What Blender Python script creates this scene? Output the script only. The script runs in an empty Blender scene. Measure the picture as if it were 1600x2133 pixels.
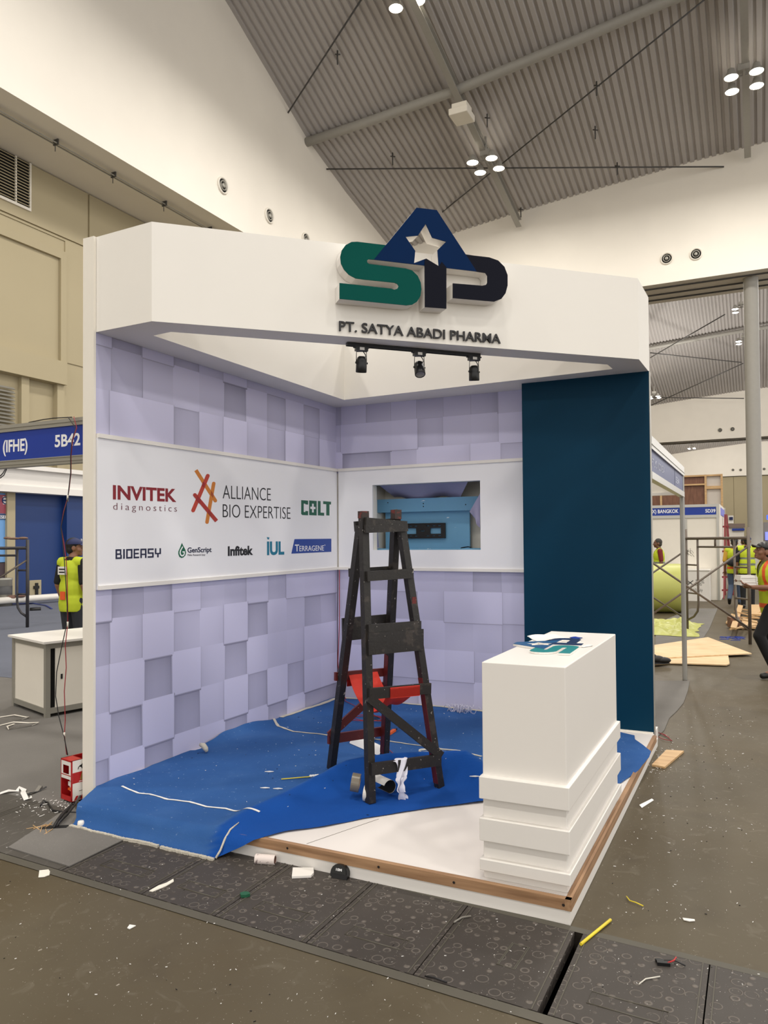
import bpy, bmesh, math, random
from mathutils import Vector, Matrix, Euler, geometry, noise
SC = bpy.context.scene
COL = SC.collection
V = Vector
PI = math.pi

# ------------------------------------------------------------------ camera
CAM = V((3.64084, -6.44198, 1.57507))
YAW, PITCH, ROLL, FPX, SX, SY = 0.4550748, 0.0217201, -0.0072595, 1599.8, -3.85, 28.144
FW = V((-math.sin(YAW)*math.cos(PITCH), math.cos(YAW)*math.cos(PITCH), math.sin(PITCH)))
R0 = V((math.cos(YAW), math.sin(YAW), 0)); U0 = R0.cross(FW)
RT = R0*math.cos(ROLL) + U0*math.sin(ROLL); UP = U0*math.cos(ROLL) - R0*math.sin(ROLL)
cd = bpy.data.cameras.new('camera'); cam = bpy.data.objects.new('camera', cd); COL.objects.link(cam)
cam.matrix_world = Matrix(((RT.x, UP.x, -FW.x, CAM.x), (RT.y, UP.y, -FW.y, CAM.y), (RT.z, UP.z, -FW.z, CAM.z), (0, 0, 0, 1)))
cd.sensor_fit = 'VERTICAL'; cd.sensor_height = 24.0; cd.lens = FPX/2133*24.0
cd.shift_x = -SX/2133; cd.shift_y = SY/2133
cd.clip_start = 0.05; cd.clip_end = 600
SC.camera = cam

# ------------------------------------------------------------------ world, lamps, exposure
SC.view_settings.view_transform = 'Standard'
SC.view_settings.look = 'None'
SC.view_settings.gamma = 1.0
SC.view_settings.use_curve_mapping = False
SC.view_settings.exposure = 0.22
SC.cycles.max_bounces = 6; SC.cycles.diffuse_bounces = 4
w = bpy.data.worlds.new('ambient_fill'); SC.world = w; w.use_nodes = True  # added even fill glow, entering where the hall is left open behind and right
w.node_tree.nodes['Background'].inputs[0].default_value = (1.0, 0.965, 0.925, 1)
w.node_tree.nodes['Background'].inputs[1].default_value = WORLD_S = 1.3
LAMP_W = 560
def lamp(x, y, z, power=LAMP_W, size=1.4):
    l = bpy.data.lights.new('flood_light', 'AREA'); l.shape = 'DISK'; l.size = size; l.energy = power; l.color = (1.0, .955, .89)
    o = bpy.data.objects.new('flood_light', l); o.location = (x, y, z); COL.objects.link(o)
for lx in (-6.5, 3.5, 13.5):
    for ly, lz in ((24.0, 17.0), (14.0, 17.5), (4.0, 18.0), (-6.0, 18.0), (-16.0, 17.5)):
        lamp(lx, ly, lz)
def far_lamp(x, y, z, power):
    l = bpy.data.lights.new('flood_light', 'POINT'); l.shadow_soft_size = .6; l.energy = power; l.color = (1.0, .955, .89)
    o = bpy.data.objects.new('flood_light', l); o.location = (x, y, z); COL.objects.link(o)
for lx in (-4, 14):
    for ly in (48.0, 72.0, 105.0, 135.0):
        far_lamp(lx, ly, 14.5, LAMP_W*3.2)

# ------------------------------------------------------------------ measuring helpers: a line of sight met with a real plane
def ray(px, py): return FW + RT*((px-800-SX)/FPX) - UP*((py-1066.5-SY)/FPX)
def on(px, py, axis, val):
    d = ray(px, py); return CAM + d*((val-CAM[axis])/d[axis])
def G(px, py, z=0.0): return on(px, py, 2, z)
def far(px, py, depth): return CAM + ray(px, py)*depth
def onp(px, py, P, n):
    d = ray(px, py); return CAM + d*((P-CAM).dot(n)/d.dot(n))
def proj(P):
    d = V(P)-CAM; z = d.dot(FW); return (800+SX+FPX*d.dot(RT)/z, 1066.5+SY-FPX*d.dot(UP)/z)
def at_py(P, Q, py):
    a, b = 0.0, 1.0
    P = V(P); Q = V(Q)
    fa = proj(P)[1]-py
    for _ in range(40):
        m = (a+b)/2
        if (proj(P.lerp(Q, m))[1]-py)*fa > 0: a = m
        else: b = m
    return P.lerp(Q, a)

# ------------------------------------------------------------------ materials
def lin(c):
    c /= 255.0
    return c/12.92 if c <= .04045 else ((c+.055)/1.055)**2.4
def rgb(r, g, b): return (lin(r), lin(g), lin(b), 1)
MATS = {}
def mat(name, col, rough=.6, metal=0.0, var=.06, scale=6.0, bump=0.0, bscale=80.0, emit=None, spec=.5, coat=0.0):
    if name in MATS: return MATS[name]
    m = bpy.data.materials.new(name); m.use_nodes = True; MATS[name] = m
    nt = m.node_tree; N = nt.nodes; L = nt.links; b = N['Principled BSDF']
    b.inputs['Roughness'].default_value = rough; b.inputs['Metallic'].default_value = metal
    b.inputs['Specular IOR Level'].default_value = spec
    if coat: b.inputs['Coat Weight'].default_value = coat; b.inputs['Coat Roughness'].default_value = .12
    c = rgb(*col)
    tc = N.new('ShaderNodeTexCoord')
    n = N.new('ShaderNodeTexNoise'); n.inputs['Scale'].default_value = scale; n.inputs['Detail'].default_value = 5
    L.new(tc.outputs['Object'], n.inputs['Vector'])
    mx = N.new('ShaderNodeMixRGB')
    mx.inputs[1].default_value = tuple(max(0, x*(1-var)) for x in c[:3])+(1,)
    mx.inputs[2].default_value = tuple(min(1, x*(1+var)) for x in c[:3])+(1,)
    L.new(n.outputs['Fac'], mx.inputs[0]); L.new(mx.outputs[0], b.inputs['Base Color'])
    if bump:
        n2 = N.new('ShaderNodeTexNoise'); n2.inputs['Scale'].default_value = bscale; n2.inputs['Detail'].default_value = 4
        L.new(tc.outputs['Object'], n2.inputs['Vector'])
        bp = N.new('ShaderNodeBump'); bp.inputs['Strength'].default_value = bump; bp.inputs['Distance'].default_value = .01
        L.new(n2.outputs['Fac'], bp.inputs['Height']); L.new(bp.outputs[0], b.inputs['Normal'])
    if emit:
        b.inputs['Emission Color'].default_value = rgb(*emit[:3]); b.inputs['Emission Strength'].default_value = emit[3]
    return m
def nodes_of(m): return m.node_tree.nodes, m.node_tree.links, m.node_tree.nodes['Principled BSDF']
def base_color_socket(m):
    b = m.node_tree.nodes['Principled BSDF']; return b.inputs['Base Color'].links[0].from_socket
def specks(m, col, scale=60, thr=.68, amount=1.0, stretch=(1, 1, 1), detail=3):
    """dust, paint drops or flecks: noise over a threshold, in a colour of its own"""
    N, L, b = nodes_of(m)
    src = base_color_socket(m)
    tc = N.new('ShaderNodeTexCoord'); mp = N.new('ShaderNodeMapping'); mp.inputs['Scale'].default_value = stretch
    n = N.new('ShaderNodeTexNoise'); n.inputs['Scale'].default_value = scale; n.inputs['Detail'].default_value = detail
    cr = N.new('ShaderNodeValToRGB'); cr.color_ramp.elements[0].position = thr; cr.color_ramp.elements[1].position = min(1, thr+.05)
    cr.color_ramp.elements[1].color = (amount, amount, amount, 1)
    mx = N.new('ShaderNodeMixRGB'); mx.inputs[2].default_value = rgb(*col)
    L.new(tc.outputs['Object'], mp.inputs[0]); L.new(mp.outputs[0], n.inputs['Vector']); L.new(n.outputs['Fac'], cr.inputs[0])
    L.new(cr.outputs[0], mx.inputs[0]); L.new(src, mx.inputs[1]); L.new(mx.outputs[0], b.inputs['Base Color'])
    return m
def wood(name, light, dark, stretch=(1, 14, 14), rough=.55):
    if name in MATS: return MATS[name]
    m = mat(name, light, rough, var=.05)
    N, L, b = nodes_of(m)
    tc = N.new('ShaderNodeTexCoord'); mp = N.new('ShaderNodeMapping'); mp.inputs['Scale'].default_value = stretch
    n = N.new('ShaderNodeTexNoise'); n.inputs['Scale'].default_value = 3; n.inputs['Detail'].default_value = 6
    mx = N.new('ShaderNodeMixRGB'); mx.inputs[1].default_value = rgb(*light); mx.inputs[2].default_value = rgb(*dark)
    cr = N.new('ShaderNodeValToRGB'); cr.color_ramp.elements[0].position = .35; cr.color_ramp.elements[1].position = .7
    L.new(tc.outputs['Object'], mp.inputs[0]); L.new(mp.outputs[0], n.inputs['Vector']); L.new(n.outputs['Fac'], cr.inputs[0])
    L.new(cr.outputs[0], mx.inputs[0]); L.new(mx.outputs[0], b.inputs['Base Color'])
    return m

M_white = mat('white_paint', (231, 227, 221), .45, var=.02, scale=3)
M_whitewarm = mat('white_emulsion', (236, 232, 224), .6, var=.03, scale=2.5)
M_cream = mat('cream_board', (232, 226, 214), .6, var=.03)
M_hall = mat('hall_wall_paint', (240, 234, 223), .8, var=.05, scale=.6, bump=.25, bscale=1.6)
M_hallcream = mat('hall_panel_cream', (172, 160, 130), .7, var=.05, scale=.4)
M_roof = mat('roof_sheet', (178, 173, 170), .6, metal=.0, var=.06, scale=.5)
M_beam = mat('beam_paint', (160, 157, 150), .5, var=.05)
M_rod = mat('dark_rod', (70, 68, 66), .5)
M_dark = mat('dark_gap', (14, 13, 13), .9)
M_black = mat('black_plastic', (12, 12, 13), .4)
M_blackm = mat('black_metal', (16, 16, 17), .35, metal=.3)
M_alu = mat('aluminium', (186, 184, 178), .38, metal=.75, var=.03)
M_alugrey = mat('grey_aluminium_profile', (160, 157, 148), .45, metal=.4, var=.03)
M_teal = mat('teal_paint', (2, 50, 73), .5, var=.14, scale=1.6, spec=.12)
M_blue = mat('sign_blue', (12, 52, 150), .45, var=.03)
M_bluewall = mat('blue_wall_paint', (20, 54, 112), .5, var=.08, scale=1.5)
M_grout = mat('graphic_white_print', (236, 236, 240), .5, var=.015, scale=2)
M_text = mat('white_lettering', (240, 240, 240), .5, var=.01)
M_red = mat('red_metal', (176, 24, 26), .4, var=.06)
M_darkred = mat('dark_red_metal', (110, 14, 16), .5)
M_board = mat('light_blue_board', (112, 168, 204), .6, var=.06, scale=4)
specks(M_board, (225, 235, 240), 14, .70, .9, (1, 1, 3))
M_woodtrim = wood('bare_wood_edge', (170, 134, 100), (130, 97, 68))
M_woodside = wood('bare_wood_edge_side', (170, 134, 100), (130, 97, 68), (14, 1, 14))
M_ply = wood('plywood_face', (228, 200, 158), (206, 172, 126), (1.2, 9, 9))
M_plydark = wood('dark_plywood', (124, 84, 62), (100, 64, 46), (6, 6, 1))
M_timber = wood('pine_timber', (206, 172, 124), (178, 140, 96))
M_ladder = mat('black_ladder_paint', (30, 27, 25), .55, var=.25, scale=14, bump=.2, bscale=60)
specks(M_ladder, (170, 165, 158), 48, .685, .75)
specks(M_ladder, (70, 62, 56), 14, .60, .45)
M_ladderred = mat('red_ladder_paint', (92, 25, 22), .55, var=.2, scale=12)
specks(M_ladderred, (190, 175, 165), 70, .7, .8)
M_chip = mat('chipped_ladder_top', (52, 38, 34), .6, var=.2, scale=14)
specks(M_chip, (112, 40, 34), 26, .52, .85); specks(M_chip, (200, 186, 170), 30, .66, .9)
M_deck = mat('white_deck', (224, 218, 213), .5, var=.02, scale=2)
M_redcloth = mat('red_fabric', (196, 46, 30), .75, var=.08, scale=8, bump=.15, bscale=160)
M_cloth = mat('white_fabric', (226, 226, 238), .85, var=.04)
M_skin = mat('skin', (136, 94, 72), .55, var=.06)
M_skin2 = mat('darker_skin', (112, 76, 58), .55, var=.06)
M_hair = mat('black_hair', (18, 15, 14), .6)
M_vest = mat('hi_vis_yellow', (190, 205, 40), .7, var=.08, scale=10)
M_orange = mat('hi_vis_orange', (226, 92, 40), .6)
M_reflect = mat('reflective_grey', (120, 128, 112), .45)
M_navy = mat('navy_cap_cloth', (26, 36, 82), .7)
M_blackcloth = mat('black_cloth', (18, 18, 20), .85, var=.15)
M_denim = mat('blue_denim', (74, 88, 112), .8, var=.12)
M_maroon = mat('maroon_cloth', (112, 28, 34), .8)
M_shoe = mat('black_leather', (20, 19, 19), .5)
M_pipe = mat('white_pvc', (226, 222, 214), .4)
M_scaf = mat('scaffold_steel', (104, 94, 84), .5, metal=.35, var=.2, scale=12)
M_scafdark = mat('dark_scaffold_steel', (62, 60, 62), .5, metal=.3, var=.2, scale=12)
M_film = mat('yellow_film', (176, 178, 92), .4, var=.08, scale=5)
M_wirered = mat('red_wire', (150, 34, 44), .5)
M_wireblk = mat('black_wire', (24, 22, 24), .5)
M_cable = mat('cream_cable', (206, 202, 190), .5)
M_grey = mat('grey_plastic', (128, 124, 116), .5)
M_paper = mat('white_paper', (232, 230, 226), .7, var=.03)
M_foam = mat('grey_foam_edge', (196, 190, 176), .9, var=.15, scale=25, bump=.6, bscale=60)
M_ylw = mat('yellow_plastic', (222, 200, 46), .5)
M_green = mat('green_plastic', (20, 84, 56), .5)
M_orangep = mat('orange_plastic', (226, 96, 28), .45)

# ------------------------------------------------------------------ mesh builder
class MB:
    def __init__(s): s.v = []; s.f = []; s.m = []; s.sm = []
    def add(s, vs, fs, mi=0, smooth=False):
        o = len(s.v); s.v += [V(p) for p in vs]
        for f in fs: s.f.append([i+o for i in f]); s.m.append(mi); s.sm.append(smooth)
        return s
    def quad(s, a, b, c, d, mi=0): return s.add([a, b, c, d], [(0, 1, 2, 3)], mi)
    def box(s, x0, x1, y0, y1, z0, z1, mi=0):
        vs = [(x, y, z) for z in (z0, z1) for y in (y0, y1) for x in (x0, x1)]
        return s.add(vs, [(0, 2, 3, 1), (4, 5, 7, 6), (0, 1, 5, 4), (2, 6, 7, 3), (0, 4, 6, 2), (1, 3, 7, 5)], mi)
    def bevbox(s, x0, x1, y0, y1, z0, z1, b=.004, mi=0):
        bm = bmesh.new(); bmesh.ops.create_cube(bm, size=1)
        for v in bm.verts: v.co = V(((x0+x1)/2+v.co.x*(x1-x0), (y0+y1)/2+v.co.y*(y1-y0), (z0+z1)/2+v.co.z*(z1-z0)))
        bmesh.ops.bevel(bm, geom=bm.edges[:], offset=b, segments=2, affect='EDGES', profile=.5)
        return s.bm(bm, mi)
    def bm(s, bm, mi=0, smooth=False):
        bm.verts.index_update()
        s.add([v.co.copy() for v in bm.verts], [[v.index for v in f.verts] for f in bm.faces], mi, smooth); bm.free(); return s
    def obox(s, c, ax, ay, az, mi=0):
        """box by centre and three half-axis vectors"""
        c = V(c); ax = V(ax); ay = V(ay); az = V(az)
        vs = [c+ax*i+ay*j+az*k for k in (-1, 1) for j in (-1, 1) for i in (-1, 1)]
        return s.add(vs, [(0, 2, 3, 1), (4, 5, 7, 6), (0, 1, 5, 4), (2, 6, 7, 3), (0, 4, 6, 2), (1, 3, 7, 5)], mi)
    def bar(s, p, q, w, h, up=(0, 0, 1), mi=0, ext=0.0):
        """rectangular bar from p to q: w across, h along the up direction"""
        p = V(p); q = V(q); d = (q-p).normalized(); p = p-d*ext; q = q+d*ext
        u = V(up); u = (u-d*u.dot(d)).normalized(); r = d.cross(u)
        return s.obox((p+q)/2, (q-p)/2, r*w/2, u*h/2, mi)
    def prism(s, pts, O, r, u, t0, t1, mi_front=0, mi_side=None, holes=()):
        """flat outline (2D) in frame O,r,u pushed from t0 to t1 along r x u"""
        O = V(O); r = V(r); u = V(u); n = r.cross(u).normalized()
        if mi_side is None: mi_side = mi_front
        loops = [list(pts)]+[list(h) for h in holes]
        flat = [p for l in loops for p in l]
        tri = geometry.tessellate_polygon([[V((p[0], p[1], 0)) for p in l] for l in loops])
        F = [O+r*p[0]+u*p[1]+n*t1 for p in flat]; B = [O+r*p[0]+u*p[1]+n*t0 for p in flat]
        def nrm(t):
            a, b, c = [V((flat[i][0], flat[i][1])) for i in t]
            return (b-a).cross(c-a) if False else (b.x-a.x)*(c.y-a.y)-(b.y-a.y)*(c.x-a.x)
        tt = [t if nrm(t) > 0 else (t[0], t[2], t[1]) for t in tri]
        s.add(F, tt, mi_front); s.add(B, [(a, c, b) for a, b, c in tt], mi_side)
        o = 0
        for k, l in enumerate(loops):
            n_ = len(l); ar = sum(l[i][0]*l[(i+1) % n_][1]-l[(i+1) % n_][0]*l[i][1] for i in range(n_))
            ccw = (ar > 0) == (k == 0)
            for i in range(n_):
                j = (i+1) % n_
                q = [B[o+i], B[o+j], F[o+j], F[o+i]]
                s.add(q if ccw else q[::-1], [(0, 1, 2, 3)], mi_side)
            o += n_
        return s
    def tube(s, pts, r, n=8, mi=0, caps=True, closed=False):
        pts = [V(p) for p in pts]; rs = r if isinstance(r, (list, tuple)) else [r]*len(pts)
        vs = []; fs = []; prev = None; m = len(pts)
        for i, p in enumerate(pts):
            a = pts[i-1] if (i > 0 or closed) else p; b = pts[(i+1) % m] if (i < m-1 or closed) else p
            d = (b-a)
            if d.length < 1e-9: d = V((0, 0, 1))
            d.normalize()
            if prev is None: prev = d.orthogonal().normalized()
            u = (prev-d*prev.dot(d))
            if u.length < 1e-6: u = d.orthogonal()
            u.normalize(); prev = u; w_ = d.cross(u)
            for k in range(n):
                t = 2*PI*k/n; vs.append(p+(u*math.cos(t)+w_*math.sin(t))*rs[i])
        rng = m if closed else m-1
        for i in range(rng):
            i2 = (i+1) % m
            for k in range(n): fs.append((i*n+k, i*n+(k+1) % n, i2*n+(k+1) % n, i2*n+k))
        s.add(vs, fs, mi, True)
        if caps and not closed:
            o = len(s.v)-len(vs)
            s.f.append([o+k for k in range(n)][::-1]); s.m.append(mi); s.sm.append(False)
            s.f.append([o+(m-1)*n+k for k in range(n)]); s.m.append(mi); s.sm.append(False)
        return s
    def lathe(s, prof, O, axis=(0, 0, 1), n=24, mi=0, smooth=True):
        """profile of (radius, height) turned about an axis through O"""
        O = V(O); a = V(axis).normalized(); u = a.orthogonal().normalized(); w_ = a.cross(u)
        vs = [O+a*h+(u*math.cos(2*PI*k/n)+w_*math.sin(2*PI*k/n))*r for r, h in prof for k in range(n)]
        fs = [(i*n+k, i*n+(k+1) % n, (i+1)*n+(k+1) % n, (i+1)*n+k) for i in range(len(prof)-1) for k in range(n)]
        return s.add(vs, fs, mi, smooth)
    def ell(s, c, rad, rot=None, nu=16, nv=10, mi=0):
        c = V(c); R_ = rot or Matrix.Identity(3); vs = []; fs = []
        for j in range(nv+1):
            p = PI*j/nv
            for i in range(nu):
                t = 2*PI*i/nu
                vs.append(c+R_ @ V((rad[0]*math.sin(p)*math.cos(t), rad[1]*math.sin(p)*math.sin(t), -rad[2]*math.cos(p))))
        for j in range(nv):
            for i in range(nu): fs.append((j*nu+i, j*nu+(i+1) % nu, (j+1)*nu+(i+1) % nu, (j+1)*nu+i))
        return s.add(vs, fs, mi, True)
    def cap(s, p, q, r1, r2, n=12, mi=0):
        """tapered limb with round ends"""
        p = V(p); q = V(q); d = (q-p); L_ = d.length; d.normalize()
        prof = []
        for k in range(5): t = PI/2*k/4; prof.append((max(1e-4, r1*math.sin(t)), -r1*math.cos(t)))
        for k in range(1, 6): t = PI/2*k/5; prof.append((max(1e-4, r2*math.cos(t)), L_+r2*math.sin(t)))
        return s.lathe(prof, p, d, n, mi)
    def grid(s, fn, nu, nv, mi=0, smooth=True):
        vs = [fn(i/nu, j/nv) for j in range(nv+1) for i in range(nu+1)]
        fs = [(j*(nu+1)+i, j*(nu+1)+i+1, (j+1)*(nu+1)+i+1, (j+1)*(nu+1)+i) for j in range(nv) for i in range(nu)]
        return s.add(vs, fs, mi, smooth)

WL = {}     # world location of everything built
def tag(o, label=None, cat=None, group=None, kind=None):
    if label: o['label'] = label
    if cat: o['category'] = cat
    if group: o['group'] = group
    if kind: o['kind'] = kind
    return o
def thing(name, loc, label, cat, group=None, kind=None):
    o = bpy.data.objects.new(name, None); COL.objects.link(o); o.location = V(loc); o.empty_display_size = .1
    WL[o.name] = V(loc); return tag(o, label, cat, group, kind)
def obj(name, mb, mats, parent=None, label=None, cat=None, group=None, kind=None, weld=False, normals=True):
    """one mesh object; vertices come in world coordinates"""
    if not isinstance(mats, (list, tuple)): mats = [mats]
    if parent is not None: o0 = WL[parent.name]
    else:
        xs = [v.x for v in mb.v]; ys = [v.y for v in mb.v]
        o0 = V(((min(xs)+max(xs))/2, (min(ys)+max(ys))/2, min(v.z for v in mb.v)))
    me = bpy.data.meshes.new(name)
    me.from_pydata([tuple(v-o0) for v in mb.v], [], mb.f)
    for m in mats: me.materials.append(m)
    me.polygons.foreach_set('material_index', mb.m); me.polygons.foreach_set('use_smooth', mb.sm)
    if normals or weld:
        bm = bmesh.new(); bm.from_mesh(me)
        if weld: bmesh.ops.remove_doubles(bm, verts=bm.verts[:], dist=1e-5)
        if normals: bmesh.ops.recalc_face_normals(bm, faces=bm.faces[:])
        bm.to_mesh(me); bm.free()
    me.update()
    o = bpy.data.objects.new(name, me); COL.objects.link(o)
    if parent is not None: o.parent = parent; WL[o.name] = o0
    else: o.location = o0; WL[o.name] = o0
    return tag(o, label, cat, group, kind)
def struct(name, mb, mats, label=None, **k):
    return obj(name, mb, mats, None, label, None, None, 'structure', **k)
def dup(root, loc, label=None, group=None):
    """a copy of a thing with its parts and sub-parts"""
    r = root.copy(); COL.objects.link(r); r.location = V(loc); WL[r.name] = V(loc)
    if label: r['label'] = label
    if group: r['group'] = group
    for ch in list(root.children):
        c = ch.copy(); COL.objects.link(c); c.parent = r
        for g in ch.children:
            d = g.copy(); COL.objects.link(d); d.parent = c
    return r
def text_mb(body, O, right, up, width, height, depth=.002, bold=0.0, space=1.0, shear=0.0, mi=0):
    """lettering stretched to a width and cap height on the frame O (lower left), right, up"""
    cu = bpy.data.curves.new('t', 'FONT'); cu.body = body; cu.size = 1; cu.offset = bold; cu.space_character = space
    cu.shear = shear; cu.resolution_u = 4; cu.extrude = .5; cu.fill_mode = 'BOTH'
    to = bpy.data.objects.new('t', cu); COL.objects.link(to)
    dg = bpy.context.evaluated_depsgraph_get(); dg.update()
    me = bpy.data.meshes.new_from_object(to.evaluated_get(dg))
    bpy.data.objects.remove(to); bpy.data.curves.remove(cu)
    xs = [v.co.x for v in me.vertices]; ys = [v.co.y for v in me.vertices]
    x0, x1 = min(xs), max(xs)
    # cap height from the glyphs: ascender/descender aware
    desc = any(c in 'gjpqy,()' for c in body); y0 = 0.0 if not desc or min(ys) < -.02 else min(ys); y1 = max(ys)
    if not desc: y0 = min(ys)
    O = V(O); right = V(right).normalized(); up = V(up).normalized(); n = right.cross(up)
    vs = [O+right*((v.co.x-x0)/(x1-x0)*width)+up*((v.co.y-y0)/(y1-y0)*height)+n*((v.co.z+.5)*depth) for v in me.vertices]
    mb = MB(); mb.add(vs, [list(p.vertices) for p in me.polygons], mi)
    bpy.data.meshes.remove(me)
    return mb
# ================================================================== THE HALL
# trench strip across the floor: front and back edges (slightly turned against the booth)
def yf(x): return -3.742-.049*x
def yb(x): return -3.128-.0565*x
# concrete floor material
M_conc = mat('polished_concrete', (88, 80, 65), .5, var=.1, scale=.7, bump=.06, bscale=9, spec=.12)
N, L, b = nodes_of(M_conc)
tc = N.new('ShaderNodeTexCoord')
def cloud(m, scale, p0, p1, col, amt, detail=8, stretch=(1, 1, 1), dist=0.0):
    N, L, b = nodes_of(m); src = base_color_socket(m); tc = N.new('ShaderNodeTexCoord')
    mp = N.new('ShaderNodeMapping'); mp.inputs['Scale'].default_value = stretch
    n = N.new('ShaderNodeTexNoise'); n.inputs['Scale'].default_value = scale; n.inputs['Detail'].default_value = detail; n.inputs['Distortion'].default_value = dist
    cr = N.new('ShaderNodeValToRGB'); cr.color_ramp.elements[0].position = p0; cr.color_ramp.elements[1].position = p1
    cr.color_ramp.elements[1].color = (amt, amt, amt, 1)
    mx = N.new('ShaderNodeMixRGB'); mx.inputs[2].default_value = rgb(*col)
    L.new(tc.outputs['Object'], mp.inputs[0]); L.new(mp.outputs[0], n.inputs['Vector']); L.new(n.outputs['Fac'], cr.inputs[0]); L.new(cr.outputs[0], mx.inputs[0])
    L.new(src, mx.inputs[1]); L.new(mx.outputs[0], b.inputs['Base Color'])
cloud(M_conc, 1.1, .42, .7, (78, 67, 48), .7)
cloud(M_conc, 3.5, .55, .8, (68, 61, 51), .55)
cloud(M_conc, 9, .60, .72, (116, 109, 96), .35, stretch=(1, 1, 1), dist=1.5)
cloud(M_conc, 60, .70, .74, (196, 190, 178), .6, detail=4, stretch=(1, .35, 1))
cloud(M_conc, 150, .735, .755, (206, 202, 194), .7, detail=2)
fl = MB()
XA, XB = -40.0, 32.0
fl.quad((XA, -30, 0), (XB, -30, 0), (XB, yf(XB), 0), (XA, yf(XA), 0))
fl.quad((XA, yb(XA), 0), (XB, yb(XB), 0), (XB, 152, 0), (XA, 152, 0))
# the cable trench
fl.quad((XA, yf(XA), 0), (XB, yf(XB), 0), (XB, yf(XB), -.35), (XA, yf(XA), -.35), 1)
fl.quad((XA, yb(XA), -.35), (XB, yb(XB), -.35), (XB, yb(XB), 0), (XA, yb(XA), 0), 1)
fl.quad((XA, yf(XA), -.35), (XB, yf(XB), -.35), (XB, yb(XB), -.35), (XA, yb(XA), -.35), 1)
for x0_, x1_ in ((XA, -3.25), (5.44, XB)): fl.quad((x0_, yf(x0_), 0), (x1_, yf(x1_), 0), (x1_, yb(x1_), 0), (x0_, yb(x0_), 0))
struct('floor', fl, [M_conc, mat('trench_soil', (44, 36, 28), .95)], 'polished brown grey concrete hall floor with scuffs')

# steel angle edging beside the trench covers
M_edge = mat('worn_edge_concrete', (80, 76, 66), .65, var=.15, scale=5)
for nm, f_, a0, a1 in (('trim_1', yf, -.05, 0.0), ('trim_2', yb, -.005, .035)):
    e = MB(); e.add([(XA, f_(XA)+a0, .003), (XB, f_(XB)+a0, .003), (XB, f_(XB)+a1, .003), (XA, f_(XA)+a1, .003)], [(0, 1, 2, 3)])
    e.add([(XA, f_(XA)+a1, .003), (XB, f_(XB)+a1, .003), (XB, f_(XB)+a1, -.02), (XA, f_(XA)+a1, -.02)], [(0, 1, 2, 3)])
    struct(nm, e, M_edge, 'worn grey edging strip along the cable trench')

# ---- roof of ribbed sheet
XL, ZH = -13.51, 13.23
def lerp_tab(t, T):
    if t <= T[0][0]: return T[0][1]
    for (a, va), (b_, vb) in zip(T, T[1:]):
        if t <= b_: return va+(vb-va)*(t-a)/(b_-a)
    return T[-1][1]
TAB = [(-13.51, [(0, 16.98), (1.2, 17.22), (5.3, 18.04), (8.75, 18.95), (11.8, 20.25), (14.4, 21.4), (30, 27.0)]),
       (-10.0, [(0, 17.39), (8.8, 19.25), (14.4, 21.2), (30, 26.0)]),
       (-6.5, [(0, 17.81), (8.8, 19.65), (14.4, 21.15), (30, 25.2)]),
       (-3.1, [(0, 18.13), (8.8, 20.0), (14.4, 21.4), (30, 25.2)]),
       (1.1, [(0, 18.48), (8.8, 20.5), (14.4, 21.8), (30, 25.4)]),
       (4.3, [(0, 18.69), (8.8, 20.8), (30, 25.6)]),
       (32, [(0, 19.2), (8.8, 21.2), (30, 26)])]
def bay_t(y): return abs(((y-30.3+30) % 60)-30)
def roof_z(x, y):
    t = bay_t(y); return lerp_tab(x, [(c, lerp_tab(t, T)) for c, T in TAB])
ribs = MB()
pitch = .30; prof = ((0, 0), (.15, 0), (.18, .075), (.27, .075))
xs = []
x = XL
while x < 31.5:
    for dx, dz in prof: xs.append((x+dx, dz))
    x += pitch
def roof_bay(y0, y1, ny):
    ys = [y0+(y1-y0)*i/ny for i in range(ny+1)]
    vs = [(x, y, roof_z(x, min(max(y, y0+1e-3), y1-1e-3))+dz) for y in ys for x, dz in xs]
    k = len(xs)
    ribs.add(vs, [(j*k+i, (j+1)*k+i, (j+1)*k+i+1, j*k+i+1) for j in range(ny) for i in range(k-1)])
roof_bay(-29.7, 30.3, 34); roof_bay(33.3, 90.3, 20); roof_bay(93.3, 150, 20)
struct('ceiling', ribs, M_roof, 'grey ribbed sheet roof', normals=False)

# ---- left upper wall with soffit, recessed lower wall
lw = MB()
NY = 40
ys = [-29.7+60*i/NY for i in range(NY+1)]
lw.add([(XL, y, ZH) for y in ys]+[(XL, y, roof_z(XL, y)+.16) for y in ys], [(i, i+1, NY+2+i, NY+1+i) for i in range(NY)])
lw.quad((XL-2.75, -29.7, ZH), (XL, -29.7, ZH), (XL, 33.3, ZH), (XL-2.75, 33.3, ZH))
ys2 = [33.3+117*i/60 for i in range(61)]; n0 = 61
lw.add([(XL, y, ZH) for y in ys2]+[(XL, y, roof_z(XL, y)+.16) for y in ys2], [(i, i+1, n0+i+1, n0+i) for i in range(60)])
lw.quad((XL-2.75, 33.3, ZH), (XL, 33.3, ZH), (XL, 150, ZH), (XL-2.75, 150, ZH))
struct('wall_left', lw, M_hall, 'tall white upper wall on the left with a recessed underside')
XR = -16.2
lo = MB()
lo.box(XR-.3, XR, -29.7, 150, 0, ZH)
lo.box(XR, XR+.10, 10.84, 11.06, 0, 10.66); lo.box(XR, XR+.10, -29.7, 11.06, 10.66, 10.92)
lo.box(XR, XR+.035, 11.06, 11.97, 7.4, 11.3); lo.box(XR, XR+.035, -29.7, 11.97, 11.36, 11.30)
lo.box(XR, XR+.06, 12.03, 33, 0, 13.2); lo.box(XR, XR+.06, -29.7, 11.95, 11.4, 13.2)
lo.box(XR, XR+.34, -29.7, 10.88, 6.6, 7.32)
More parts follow.
